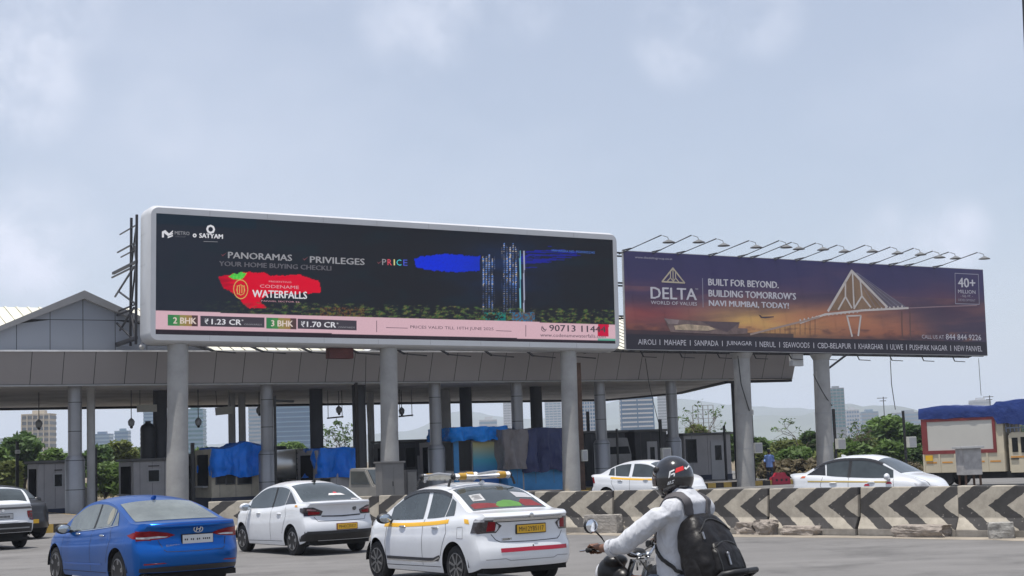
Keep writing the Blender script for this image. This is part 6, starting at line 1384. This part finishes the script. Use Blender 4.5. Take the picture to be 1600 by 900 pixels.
for i in range(9): rl.bar((.08 + i * .16, -.9, 2.05), (.08 + i * .16, -.9, 2.52), .03)
rl.build('roof_rail', mat('rail_blue_grey', (.16, .19, .26), .6), tr_); MB().bar((.05, -.95, 3.0), (1.9, -.8, 2.3), .06).build('pole', trimw, tr_)
for x in (-2.5, 1.0):
    for sg in (-1, 1):
        wv_ = MB().lathe([(.2, -.12), (.36, -.12), (.38, -.08), (.38, .08), (.36, .12), (.2, .12)], (x, sg * .82, .38 - .0), 24, 'Y').build('wheel', rubber, tr_, 40); MB().lathe([(.2, -.1), (.2, .1)], (x, sg * .82, .38), 20, 'Y').build('rim', rframe, wv_, 40)
tp_ = MB(); rows = []
xs_ = [-LC - .06 + (LC + 1.75) * i / 40 for i in range(41)]
for x in xs_:
    r = []; top = 3.12 + .05 * fbm(x * 1.3, 2) + (.10 if x > -.3 else 0) + .05 * math.sin(x * 2.1); hem = 2.66 + .03 * fbm(x * 2, 7) if x < -.28 else 2.38 - .1 * max(0, x) + .05 * fbm(x * 3, 5)
    for t2, y in ((0, -1), (.35, -1), (.7, -1), (1, -.94), (1, -.5), (1.06, 0), (1, .5), (1, .94), (.7, 1), (.0, 1)): r.append((x, y * (HWD + .05) + (.04 * fbm(x * 2.2, t2 * 3) if t2 < 1 else 0), hem + (top - hem) * t2 + (.03 * fbm(x * 2, y * 2) if t2 >= 1 else 0)))
    rows.append(r)
tp_.loft(rows); o = tp_.build('tarpaulin', tarpm('truck_tarpaulin', (.018, .038, .16)), smooth=50); o.matrix_world = TMW @ Matrix.Translation((0, 0, 0)); tag(o, 'dark blue tarpaulin tied over the top of the cargo truck', 'tarpaulin')
# tanker
Yk = 78.0; q = gp(452, 768, ZR); q = V((at(452, 740, Yk).x, Yk, ZR)); tk = thing('tanker_truck', 'silver tanker truck seen between the two small blue tarpaulins', 'truck', mw=yawm(q.x, q.y, ZR, 118))
ta = mat('tanker_silver', (.55, .56, .57), .3, .5, .1, .8)
MB().lathe([(.05, -3.0), (.5, -2.95), (.72, -2.75), (.78, -2.5), (.78, 2.6), (.5, 2.9), (.02, 2.95)], (0, 0, 1.75), 28, 'X').build('tank', ta, tk, 40)
MB().bx((-2.9, -.55, .6), (4.6, .55, .95)).build('chassis', liner, tk); MB().bx((3.1, -1.0, .7), (4.8, 1.0, 2.75)).build('cab', navy, tk, bevel=.06); MB().bx((-3.05, -.9, .55), (-2.95, .9, .8)).build('bumper', trimw, tk)
lad = MB(); lad.bar((-3.06, .3, .8), (-3.06, .3, 2.5), .05).bar((-3.06, .7, .8), (-3.06, .7, 2.5), .05)
for i in range(6): lad.bar((-3.06, .3, .95 + i * .27), (-3.06, .7, .95 + i * .27), .04)
lad.build('ladder', black, tk)
for x in (-2.0, -.9, 3.9):
    for sg in (-1, 1): MB().lathe([(.3, -.14), (.48, -.14), (.5, 0), (.48, .14), (.3, .14)], (x, sg * .85, .5), 22, 'Y').build('wheel', rubber, tk, 40)
# small white pickup nose seen behind the rusty post
Yk = 55.0; q = at(588, 760, Yk); pk = thing('pickup_truck', 'small white pickup truck nose between the rusty post and the grey cabinet', 'truck', mw=yawm(q.x, q.y, ZR, -40) @ Matrix.Scale(.88, 4))
MB().prism([(-2.2, .4), (1.1, .4), (1.18, .75), (1.05, .95), (.55, 1.05), (.15, 1.72), (-.8, 1.76), (-.9, .95), (-2.2, .95)], -.75, .75).build('body', mat('dusty_white', (.22, .21, .19), .5, 0, .12, 2), pk, bevel=.05)
MB().prism([(-.7, 1.1), (.38, 1.1), (.08, 1.62), (-.7, 1.64)], -.775, -.748).build('window', cglass, pk); MB().prism([(.5, 1.1), (.6, 1.1), (.2, 1.68), (.12, 1.68)], -.66, .66).build('windscreen', cglass, pk)
for x in (.62, -1.6):
    for sg in (-1, 1): MB().lathe([(.18, -.1), (.29, -.1), (.3, 0), (.29, .1), (.18, .1)], (x, sg * .68, .3), 22, 'Y').build('wheel', rubber, pk, 40)
for sg in (-1, 1): MB().ell((1.12, sg * .5, .8), (.06, .14, .09)).build('headlight', clearl, pk, 40)
# ------------------------------------------------------------------ people, motorcycle, backpack
TEX = bpy.data.textures.new('cloth_folds', 'CLOUDS'); TEX.noise_scale = .17; TEX.noise_depth = 3
def blob(b, name, m, parent, vox=.012, it=4, disp=0.0, tex=TEX, fac=.5):
    """one continuous surface grown over the pieces collected in b"""
    o = b.build('tmp', m); md = o.modifiers.new('r', 'REMESH'); md.mode = 'VOXEL'; md.voxel_size = vox
    sm = o.modifiers.new('s', 'SMOOTH'); sm.factor = fac; sm.iterations = it
    if disp:
        d = o.modifiers.new('d', 'DISPLACE'); d.texture = tex; d.strength = disp; d.mid_level = .5; d.texture_coords = 'LOCAL'
    dg = bpy.context.evaluated_depsgraph_get(); me = bpy.data.meshes.new_from_object(o.evaluated_get(dg)); me.name = name
    bpy.data.objects.remove(o); me.materials.clear(); me.materials.append(m); me.polygons.foreach_set('use_smooth', [True] * len(me.polygons))
    o = bpy.data.objects.new(name, me); col.objects.link(o)
    if parent: o.parent = parent
    return o
def limb(b, pts, rs, n=14):
    b.tube(pts, rs, n)
    for p, r in zip(pts, rs): b.ell(p, r * 1.0, 12, 8)
def ering(c, rx, ry, tilt=0, n=24): return [V((c[0] + rx * math.cos(a) * math.cos(tilt), c[1] + ry * math.sin(a), c[2] + rx * math.cos(a) * math.sin(tilt))) for a in (2 * math.pi * i / n for i in range(n))]
skinm = mat('skin_brown', (.16, .075, .045), .55, 0, .12, 8); shirtm = mat('white_cotton_shirt', (.50, .51, .54), .85, 0, .05, 5, .75, 8); jean = mat('grey_trousers', (.12, .14, .18), .85, 0, .15, 6, .2, 60); leather = mat('dark_leather', (.006, .0048, .0048), .45, 0, .3, 6, .35, 9, spec=.35); strapm = mat('strap_grey', (.075, .07, .075), .6, 0, .2, 12)
n, l, bb = nodes_of(shirtm); tcs = n.new('ShaderNodeTexCoord'); mps = n.new('ShaderNodeMapping'); mps.inputs['Scale'].default_value = (1.0, .7, .45); mps.inputs['Rotation'].default_value = (.3, .7, .4); nzs = n.new('ShaderNodeTexNoise'); nzs.inputs['Scale'].default_value = 8; nzs.inputs['Detail'].default_value = 3; nzs.inputs['Distortion'].default_value = 1.4
l.new(tcs.outputs['Object'], mps.inputs[0]); l.new(mps.outputs[0], nzs.inputs[0]); ms_ = n.new('ShaderNodeMath'); ms_.operation = 'SUBTRACT'; ms_.inputs[1].default_value = .5; l.new(nzs.outputs[0], ms_.inputs[0]); ma_ = n.new('ShaderNodeMath'); ma_.operation = 'ABSOLUTE'; l.new(ms_.outputs[0], ma_.inputs[0])
bps = [k for k in n if k.type == 'BUMP'][0]; bps.inputs['Strength'].default_value = .5; bps.inputs['Distance'].default_value = .06; l.new(ma_.outputs[0], bps.inputs['Height'])
hel = mat('helmet_black', (.012, .012, .014), .14, 0, .15, 5, coat=.9)
RP = at(1087, 755, 11.2); RMW = Matrix.Translation((RP.x, 11.2, .004)) @ Matrix.Rotation(R(135), 4, 'Z') @ Matrix.Scale(1.08, 4)
rider = thing('person', 'motorcyclist in white shirt, grey trousers and black helmet, seen from behind', 'person', mw=RMW)
HC = V((.195, 0, 1.565))
b = MB()
b.loft([ering((.11, 0, .84), .12, .16), ering((.12, 0, 1.0), .115, .15), ering((.115, 0, 1.2), .115, .165), ering((.10, 0, 1.34), .11, .18), ering((.09, 0, 1.42), .075, .11), ering((.11, 0, 1.47), .055, .058), ering((.15, 0, 1.53), .052, .055)])
b.ell(HC, (.095, .075, .115)); b.ell(HC + V((.095, 0, -.02)), (.022, .016, .025)); b.ell(HC + V((.07, 0, -.075)), (.035, .04, .03))
for sg in (1, -1):
    limb(b, [(.09, sg * .18, 1.36), (.23, sg * .29, 1.25), (.36, sg * .36, 1.13), (.47, sg * .355, 1.105), (.575, sg * .345, 1.10)], [.055, .048, .042, .040, .028])
    b.ell((.605, sg * .345, 1.108), (.045, .042, .020))
    for i, (fy, ln) in enumerate(((.305, .95), (.329, 1.06), (.353, 1.0), (.376, .82))):
        P = [V((.62, sg * fy, 1.115)), V((.652, sg * fy, 1.122)), V((.652 + .026 * ln, sg * fy, 1.108)), V((.652 + .030 * ln, sg * fy, 1.080)), V((.645, sg * fy, 1.062))]
        b.tube(P, [.0105, .0105, .0098, .009, .0075], 8); b.ell(P[1], .0112, 8, 6); b.ell(P[2], .0102, 8, 6); b.ell(P[4], .0078, 8, 6)
    P = [V((.59, sg * .308, 1.10)), V((.612, sg * .288, 1.085)), V((.640, sg * .288, 1.066)), V((.662, sg * .300, 1.060))]; b.tube(P, [.014, .0125, .011, .008], 8); b.ell(P[3], .0085, 8, 6)
    limb(b, [(.10, sg * .09, .88), (.24, sg * .2, .83), (.40, sg * .26, .73), (.30, sg * .23, .52), (.20, sg * .21, .34)], [.085, .075, .058, .052, .038])
    limb(b, [(.17, sg * .21, .30), (.36, sg * .21, .275)], [.04, .034])
blob(b, 'body', skinm, rider, .0062, 3)
b = MB()
b.loft([ering((.14, 0, .79), .165, .215), ering((.15, 0, .90), .155, .21), ering((.15, 0, 1.06), .15, .20), ering((.135, 0, 1.2), .145, .205), ering((.11, 0, 1.32), .138, .215), ering((.085, 0, 1.405), .115, .185), ering((.10, 0, 1.45), .085, .10), ering((.115, 0, 1.485), .072, .075)])
for sg in (1, -1): limb(b, [(.085, sg * .17, 1.345), (.155, sg * .245, 1.30), (.25, sg * .305, 1.225), (.36, sg * .362, 1.13), (.445, sg * .36, 1.108)], [.082, .080, .072, .066, .057])
sh_ = blob(b, 'shirt', shirtm, rider, .010, 4, .040)
b = MB(); b.loft([ering((.105, 0, 1.455), .086, .092), ering((.118, 0, 1.50), .078, .082, .25), ering((.12, 0, 1.502), .070, .074, .25), ering((.107, 0, 1.46), .076, .082)], caps=False); b.build('collar', shirtm, sh_, 60)
for sg in (1, -1):
    d_ = (V((.445, sg * .36, 1.108)) - V((.36, sg * .362, 1.13))).normalized(); c_ = V((.475, sg * .36, 1.102)); b = MB(); b.tube([c_ - d_ * .03, c_ - d_ * .026, c_ + d_ * .012, c_ + d_ * .016], [.058, .0625, .061, .05], 20); b.build('cuff', shirtm, sh_, 50)
b = MB()
b.loft([ering((.10, 0, .79), .155, .18), ering((.11, 0, .93), .15, .175)])
for sg in (1, -1): limb(b, [(.10, sg * .09, .87), (.24, sg * .2, .835), (.42, sg * .26, .735), (.31, sg * .23, .52), (.21, sg * .21, .35)], [.10, .092, .074, .068, .06])
blob(b, 'trousers', jean, rider, .013, 4, .022)
for sg in (1, -1):
    b = MB(); limb(b, [(.15, sg * .21, .30), (.25, sg * .21, .285), (.38, sg * .21, .265)], [.055, .05, .042]); blob(b, 'shoe', black, rider, .012, 2)
# helmet
b = MB(); nu, nv = 56, 36; vs = []; fs = []
def hp(az, el, k=1.0):
    d = V((math.cos(el) * math.cos(az), math.cos(el) * math.sin(az), math.sin(el))); r = V((.150, .132, .152)); p = V((d.x * r.x, d.y * r.y, d.z * r.z)) * k
    if d.z < 0: p.x += .030 * (-d.z) * max(0, d.x) + (.012 * -d.z if d.x < 0 else 0); p.z *= .98
    return p
vis_az, v0, v1 = R(66), R(-22), R(26)
for i in range(nv + 1):
    el = R(-62) + (R(90) - R(-62)) * i / nv
    for j in range(nu): vs.append(HC + hp(2 * math.pi * j / nu, el))
for i in range(nv):
    el = R(-62) + R(152) * (i + .5) / nv
    for j in range(nu):
        az = 2 * math.pi * (j + .5) / nu; az = az - 2 * math.pi if az > math.pi else az
        if abs(az) < vis_az and v0 < el < v1: continue
        fs.append((i * nu + j, i * nu + (j + 1) % nu, (i + 1) * nu + (j + 1) % nu, (i + 1) * nu + j))
b.add(vs, fs); H_ = b.build('helmet', hel, rider, 40, weld=True)
b = MB(); vs = []; fs = []
for i in range(nv + 1):
    for j in range(nu): vs.append(HC + hp(2 * math.pi * j / nu, R(-58) + R(148) * i / nv, .93))
b.add(vs, [(i * nu + j, i * nu + (j + 1) % nu, (i + 1) * nu + (j + 1) % nu, (i + 1) * nu + j) for i in range(nv) for j in range(nu) if not (abs((2 * math.pi * (j + .5) / nu + math.pi) % (2 * math.pi) - math.pi) < vis_az and v0 < R(-58) + R(148) * (i + .5) / nv < v1)]); b.build('lining', black, H_)
b = MB(); vs = []; nA, nE = 24, 10
for i in range(nE + 1):
    for j in range(nA + 1): vs.append(HC + hp(-vis_az * 1.06 + vis_az * 2.12 * j / nA, v0 * 1.06 + (v1 * 1.1 - v0 * 1.06) * i / nE, 1.025))
b.add(vs, [(i * (nA + 1) + j, i * (nA + 1) + j + 1, (i + 1) * (nA + 1) + j + 1, (i + 1) * (nA + 1) + j) for i in range(nE) for j in range(nA)]); b.build('visor', mat('visor_dark', (.045, .022, .020), .06, 0, .4, 14, coat=.8), H_, 60)
for sg in (1, -1):
    p = HC + hp(sg * R(68), R(22), 1.02); b = MB(); b.ell(p, (.024, .014, .024)); b.build('visor_pivot', black, H_, 50)
hb = BVHTree.FromPolygons([v.co for v in H_.data.vertices], [list(p.vertices) for p in H_.data.polygons])
q_ = math.sqrt(.5)
def hd(a, c):
    d = V((-q_, -q_, 0)) * a + V((0, 0, 1)) * c + V((-q_, q_, 0)) * math.sqrt(max(.02, 1 - a * a - c * c)); p, nn, i, _ = hb.ray_cast(HC + d * .4, -d); return (p + d * .002) if p else HC + d * .14
def patch(name, P, m, k=5):
    b = MB(); vs = []
    for i in range(k + 1):
        for j in range(k + 1):
            u, v = i / k, j / k; x = (P[0][0] * (1 - u) + P[1][0] * u) * (1 - v) + (P[3][0] * (1 - u) + P[2][0] * u) * v; y = (P[0][1] * (1 - u) + P[1][1] * u) * (1 - v) + (P[3][1] * (1 - u) + P[2][1] * u) * v; vs.append(hd(x, y))
    b.add(vs, [(i * (k + 1) + j, i * (k + 1) + j + 1, (i + 1) * (k + 1) + j + 1, (i + 1) * (k + 1) + j) for i in range(k) for j in range(k)]); return b.build(name, m, H_)
hw_ = mat('sticker_bright', (.68, .68, .68), .4, 0, .1, 20); hr_ = mat('sticker_vivid_red', (.62, .02, .02), .35, 0, .1, 8)
patch('red_logo', [(.0, .24), (.42, .36), (.40, .54), (.06, .46)], hr_)
for P in ([(-.34, .0), (-.26, .06), (-.20, .32), (-.28, .28)], [(-.28, .26), (-.02, .36), (-.02, .43), (-.26, .34)], [(-.22, .14), (-.04, .20), (-.03, .27), (-.20, .21)], [(-.08, .08), (-.02, .1), (.0, .24), (-.06, .22)], [(.44, .42), (.52, .36), (.56, .42), (.48, .5)], [(.52, .36), (.72, .5), (.68, .56), (.54, .44)],
          [(-.40, -.34), (-.34, -.32), (-.30, -.16), (-.36, -.18)], [(-.31, -.31), (-.25, -.29), (-.21, -.12), (-.27, -.14)], [(-.21, -.28), (-.10, -.24), (-.08, -.18), (-.19, -.22)], [(-.18, -.17), (-.07, -.13), (-.05, -.07), (-.16, -.11)]): patch('white_lettering', P, hw_, 3)
b = MB(); b.tube([HC + hp(R(a), R(-25), 1.035) for a in range(24, 73, 8)], .011, 8); b.build('chin_trim', hw_, H_, 50)
b = MB(); b.tube([HC + hp(R(a), R(-60), 1.0) for a in range(0, 361, 12)], .011, 8, False); b.build('neck_roll', rubber, H_, 50)
# backpack: rests on the back, a thing of its own
bp_ = thing('backpack', 'black leather backpack with silver zips worn by the motorcyclist', 'backpack', mw=RMW @ Matrix.Translation((-.125, 0, .86)) @ Matrix.Rotation(R(13), 4, 'Y'))
def rr(cx_, z, rx, ry, n=28): return [V((cx_ + rx * math.copysign(abs(math.cos(a)) ** .55, math.cos(a)), ry * math.copysign(abs(math.sin(a)) ** .55, math.sin(a)), z)) for a in (2 * math.pi * i / n for i in range(n))]
b = MB(); b.loft([rr(0, -.08, .09, .16), rr(-.005, -.05, .125, .205), rr(-.01, .12, .145, .225), rr(-.005, .28, .13, .215), rr(.005, .37, .10, .19), rr(.015, .44, .07, .15), rr(.02, .47, .035, .09)])
TB = bpy.data.textures.new('leather_sag', 'CLOUDS'); TB.noise_scale = .15; TB.noise_depth = 2
blob(b, 'body', leather, bp_, .011, 5, .03, TB)
b = MB(); b.loft([rr(-.12, -.02, .05, .12), rr(-.135, .06, .06, .145), rr(-.13, .18, .055, .14), rr(-.11, .25, .04, .11)]); blob(b, 'front_pocket', leather, bp_, .010, 4, .022, TB)
for sg in (1, -1): b = MB(); b.loft([rr(-.0, -.02, .07, .04), rr(-.0, .1, .075, .05), rr(0, .2, .06, .035)]); b.v = [(x, y + sg * .185, z) for x, y, z in b.v]; blob(b, 'side_pocket', leather, bp_, .010, 4, .015, TB)
zipm = mat('zip_silver', (.35, .35, .36), .3, .9, .1, 30)
kids_ = [o for o in bp_.children]
def tree_of(o): return BVHTree.FromPolygons([v.co for v in o.data.vertices], [list(p.vertices) for p in o.data.polygons])
bv_ = [tree_of(o) for o in kids_]
def onpack(y, z, off=.003):
    best = None
    for t_ in bv_:
        p, nn, i, _ = t_.ray_cast(V((-1, y, z)), V((1, 0, 0)))
        if p and (best is None or p.x < best.x): best = p
    return best + V((-off, 0, 0)) if best else V((-.1, y, z))
b = MB(); b.tube([onpack(.115 - .023 * k, .215 + .035 * math.sin(math.pi * k / 10)) for k in range(11)], .0055, 6); b.tube([onpack(.165 - .033 * k, .33 + .09 * math.sin(math.pi * k / 10)) for k in range(11)], .0055, 6); b.tube([onpack(.12, .22 - .02 * k) for k in range(10)], .004, 6); b.tube([onpack(-.12, .22 - .02 * k) for k in range(10)], .004, 6); b.build('zip', mat('zip_dark', (.06, .06, .06), .4, .6, .2, 30), bp_, 40)
p = onpack(.05, .12, .008); MB().bar(p + V((0, 0, .035)), p + V((-.004, 0, -.035)), .016, .008).ell(p + V((0, 0, .042)), (.008, .012, .012)).build('zip_pull', zipm, bp_)
p = onpack(.16, .30, .008); MB().bar(p + V((0, 0, .03)), p + V((-.004, 0, -.02)), .012, .008).build('zip_pull', zipm, bp_)
b = MB(); b.tube([(.02, -.06, .45), (.012, -.055, .52), (.005, 0, .545), (.012, .055, .52), (.02, .06, .45)], .015, 8); b.build('handle', leather, bp_, 40)
W2 = (RMW.inverted() @ bp_.matrix_world).inverted()
shb = BVHTree.FromPolygons([v.co for v in sh_.data.vertices], [list(p.vertices) for p in sh_.data.polygons])
def onshirt(p, off):
    c_, nn, i, _ = shb.find_nearest(V(p)); return c_ + nn * off, nn
def strap(name, pts, wd, off, m, k=5):
    P = []
    for a, b_ in zip(pts, pts[1:]):
        for i in range(k): P.append(V(a).lerp(V(b_), i / k))
    P.append(V(pts[-1])); Q = [onshirt(p, off) for p in P]; vs = []
    for i, (p, nn) in enumerate(Q):
        d = (Q[min(i + 1, len(Q) - 1)][0] - Q[max(i - 1, 0)][0]).normalized(); sd_ = d.cross(nn).normalized()
        for x, y in ((-wd, -.004), (wd, -.004), (wd, .008), (-wd, .008)): vs.append(W2 @ (p + sd_ * x + nn * y))
    b = MB(); b.add(vs, [(i * 4 + j, i * 4 + (j + 1) % 4, i * 4 + 4 + (j + 1) % 4, i * 4 + 4 + j) for i in range(len(Q) - 1) for j in range(4)] + [(3, 2, 1, 0), tuple(len(vs) - 4 + q for q in range(4))]); return b.build(name, m, bp_, 50)
for sg in (1, -1):
    strap('shoulder_strap', [(-.06, sg * .115, 1.30), (-.03, sg * .12, 1.40), (.06, sg * .125, 1.47), (.16, sg * .135, 1.44), (.24, sg * .15, 1.34), (.30, sg * .16, 1.22), (.31, sg * .17, 1.15)], .032, .006, strapm)
    strap('lower_strap', [(.31, sg * .17, 1.15), (.26, sg * .22, 1.09), (.15, sg * .25, 1.02), (.03, sg * .22, .95), (-.05, sg * .17, .92)], .012, .005, black)
# motorcycle
bike = thing('motorcycle', 'black commuter motorcycle ridden toward the left under the man in white', 'motorcycle', mw=RMW)
blk = mat('gloss_black_panel', (.008, .008, .009), .35, 0, .1, 4, spec=.3)
for x in (.82, -.58):
    w_ = MB().lathe([(.24, -.045), (.29, -.04), (.305, -.01), (.305, .01), (.29, .04), (.24, .045)], (x, 0, .305), 40, 'Y').build('wheel', rubber, bike, 40); q = MB().lathe([(.24, -.03), (.24, .03), (.215, .025), (.215, -.025)], (x, 0, .305), 40, 'Y'); q.lathe([(.05, -.05), (.05, .05)], (x, 0, .305), 16, 'Y')
    for i in range(6): a = i * math.pi / 3; q.bar((x + .04 * math.cos(a), 0, .305 + .04 * math.sin(a)), (x + .22 * math.cos(a), 0, .305 + .22 * math.sin(a)), .03, .025)
    q.build('rim', alloyd, w_, 40)
for sg in (1, -1): MB().tube([(.82, sg * .085, .305), (.52, sg * .085, 1.0)], [.024, .022], 12).build('fork', chrome, bike, 40)
b = MB(); b.loft([rr(.10, .78, .12, .10), rr(.18, .84, .24, .14), rr(.20, .92, .22, .13), rr(.22, .975, .14, .09)]); blob(b, 'fuel_tank', blk, bike, .014, 6)
b = MB(); b.loft([rr(-.22, .76, .36, .10), rr(-.22, .80, .37, .14), rr(-.22, .83, .35, .12)]); blob(b, 'seat', black, bike, .015, 4)
MB().prism([(-.75, .80), (-.2, .70), (.1, .72), (.1, .78), (-.4, .79), (-.72, .86)], -.09, .09).build('tail_panel', blk, bike, bevel=.02)
b = MB(); b.bx((-.12, -.14, .32), (.32, .14, .58)); b.lathe([(.09, 0), (.09, .22)], (.22, 0, .55), 16); b.build('engine', alloyd, bike, bevel=.02)
MB().tube([(.25, -.12, .45), (.2, -.17, .28), (-.2, -.18, .28), (-.65, -.2, .36)], [.02, .03, .045, .05], 12).build('exhaust', chrome, bike, 40)
MB().tube([(.45, 0, .95), (.25, 0, .72), (.1, 0, .4)], .03, 10).tube([(.25, 0, .72), (-.6, 0, .74)], .025, 10).tube([(-.1, .06, .4), (-.58, .07, .305)], .02, 8).build('frame', black, bike, 40)
MB().prism([(.82, .63), (1.08, .45), (1.09, .49), (.86, .67), (.6, .61), (.56, .53), (.6, .55)], -.06, .06).build('mudguard', blk, bike, bevel=.01)
b = MB(); b.tube([(.50, 0, 1.035), (.50, sg * 0 + .08, 1.035), (.545, .20, 1.085), (.62, .255, 1.09), (.652, .27, 1.092)], .011, 8); b.tube([(.50, 0, 1.035), (.50, -.08, 1.035), (.545, -.20, 1.085), (.62, -.255, 1.09), (.652, -.27, 1.092)], .011, 8); b.build('handlebar', chrome, bike, 50)
for sg in (1, -1):
    MB().tube([(.652, sg * .28, 1.09), (.650, sg * .405, 1.088)], .0165, 12).ell((.65, sg * .41, 1.088), (.018, .012, .018), 10, 8).build('grip', rubber, bike, 50); MB().bx((.615, sg * .245 - .02, 1.065), (.67, sg * .245 + .02, 1.115)).build('switch_box', black, bike, bevel=.008)
    MB().tube([(.675, sg * .25, 1.095), (.71, sg * .31, 1.085), (.715, sg * .42, 1.08)], .006, 8).build('lever', chrome, bike, 50)
    MB().tube([(.62, sg * .235, 1.10), (.615, sg * .30, 1.17), (.60, sg * .375, 1.215)], .006, 8).build('mirror_stem', black, bike, 50)
    rot = Matrix.Rotation(sg * R(-14), 3, 'Z') @ Matrix.Rotation(R(18) * sg, 3, 'X'); b = MB(); b.ell((.60, sg * .425, 1.255), (.022, .056, .052), 18, 10, rot); M1 = b.build('mirror', black, bike, 50); b = MB(); b.ell((.587, sg * .425, 1.255), (.012, .050, .046), 18, 8, rot); b.build('mirror_glass', mat('mirror_sky', (.75, .78, .82), .04, 1, 0), M1, 50)
    MB().ell((.62, sg * .16, .86), (.05, .03, .025)).bar((.6, 0, .88), (.62, sg * .15, .86), .014).build('indicator', mat('amber', (.5, .16, .02), .2), bike, 50)
    MB().tube([(-.20, sg * .15, .81), (-.26, sg * .175, .89), (-.33, sg * .175, .935), (-.38, sg * .12, .945), (-.39, 0, .945)], .02, 10).build('grab_rail', black, bike, 50)
b = MB(); b.ell((.80, 0, .90), (.11, .105, .115)); b.ell((.76, 0, .985), (.085, .10, .05)); b.ell((.70, .0, .84), (.10, .085, .10)); blob(b, 'headlight_cowl', blk, bike, .012, 4); MB().ell((.875, 0, .89), (.04, .085, .085)).build('headlight', clearl, bike, 50)
b = MB(); b.ell((.56, 0, 1.045), (.05, .09, .035)); b.build('instrument_panel', black, bike, 50)
b = MB()
for y in (-.05, .05): b.ell((.50, y, 1.03), (.028, .02, .022))
b.lathe([(.03, .96), (.035, 1.0), (.02, 1.01)], (.50, 0, 0), 14); b.bx((.47, -.085, .985), (.53, .085, 1.005)); b.build('top_clamp', chrome, bike, 50)
b = MB(); b.tube([(.60, .22, 1.08), (.66, .12, 1.02), (.6, .05, .92)], .007, 6); b.tube([(.60, -.22, 1.08), (.66, -.12, 1.02), (.6, -.05, .92)], .007, 6); b.tube([(.52, .06, 1.03), (.42, .12, 1.0), (.35, .1, .9)], .006, 6); b.build('control_cable', black, bike, 50)
MB().prism([(-.78, .84), (-.70, .84), (-.70, .90), (-.77, .90)], -.06, .06).build('tail_light', redl, bike, bevel=.012)
MB().bx((-.9, -.10, .62), (-.88, .10, .72)).build('number_plate', platew, bike); MB().bar((-.74, 0, .82), (-.89, 0, .66), .03).build('plate_bracket', black, bike)
# the pedestrian near the red plastic barrier
def walker(label, x, y, z, yw, h, shirt, pants):
    t = thing('person', label, 'person', mw=yawm(x, y, z, yw) @ Matrix.Scale(h / 1.7, 4)); b = MB()
    b.loft([ering((0, 0, .86), .10, .15), ering((0, 0, 1.05), .09, .13), ering((0, 0, 1.25), .10, .16), ering((0, 0, 1.38), .09, .17), ering((0, 0, 1.43), .06, .09), ering((0.01, 0, 1.50), .05, .05)])
    b.ell((.02, 0, 1.59), (.085, .072, .11)); b.ell((.105, 0, 1.57), (.018, .014, .02))
    for sg in (1, -1):
        limb(b, [(0, sg * .18, 1.36), (-.02, sg * .23, 1.1), (.06, sg * .24, .86), (.08, sg * .23, .78)], [.048, .042, .032, .03]); limb(b, [(0, sg * .09, .88), (.02 * sg, sg * .1, .48), (.04 * sg, sg * .1, .09)], [.08, .055, .04]); limb(b, [(.0 + .04 * sg, sg * .1, .05), (.14 + .04 * sg, sg * .11, .04)], [.04, .035])
    blob(b, 'body', skinm, t, .014, 3); b = MB(); b.loft([ering((0, 0, .82), .13, .18), ering((0, 0, 1.05), .12, .165), ering((0, 0, 1.25), .125, .185), ering((0, 0, 1.39), .105, .185), ering((0, 0, 1.45), .065, .075)])
    for sg in (1, -1): limb(b, [(0, sg * .175, 1.355), (-.02, sg * .225, 1.12)], [.07, .062])
    blob(b, 'shirt', shirt, t, .016, 3, .012); b = MB(); b.loft([ering((0, 0, .80), .12, .165), ering((0, 0, .92), .12, .165)])
    for sg in (1, -1): limb(b, [(0, sg * .09, .85), (.02 * sg, sg * .1, .48), (.04 * sg, sg * .1, .10)], [.09, .07, .06])
    blob(b, 'trousers', pants, t, .016, 3, .01); b = MB(); b.ell((.0, 0, 1.635), (.092, .08, .085)); b.ell((-.025, 0, 1.60), (.075, .078, .08)); b.build('hair', black, t, 50)
q = at(1203, 740, 73.0); walker('man in light blue shirt and dark trousers standing by the red plastic barrier', q.x, 73.0, ZR + .0, 60, 1.68, mat('shirt_blue', (.16, .26, .55), .8, 0, .06, 5), mat('trousers_dark', (.03, .035, .05), .8))
# ------------------------------------------------------------------ haze in the air
hz = MB().bx((-7500, -500, -2.2), (7500, 7800, 260)).build('haze', mat('haze_air', (1, 1, 1), 1, var=0)); tag(hz, kind='stuff')
m = MATS['haze_air']; m.node_tree.nodes.clear(); o_ = m.node_tree.nodes.new('ShaderNodeOutputMaterial'); pv = m.node_tree.nodes.new('ShaderNodeVolumePrincipled')
pv.inputs['Color'].default_value = (.76, .85, 1.0, 1); pv.inputs['Density'].default_value = 2.2e-4; pv.inputs['Anisotropy'].default_value = .1
m.node_tree.links.new(pv.outputs[0], o_.inputs['Volume'])
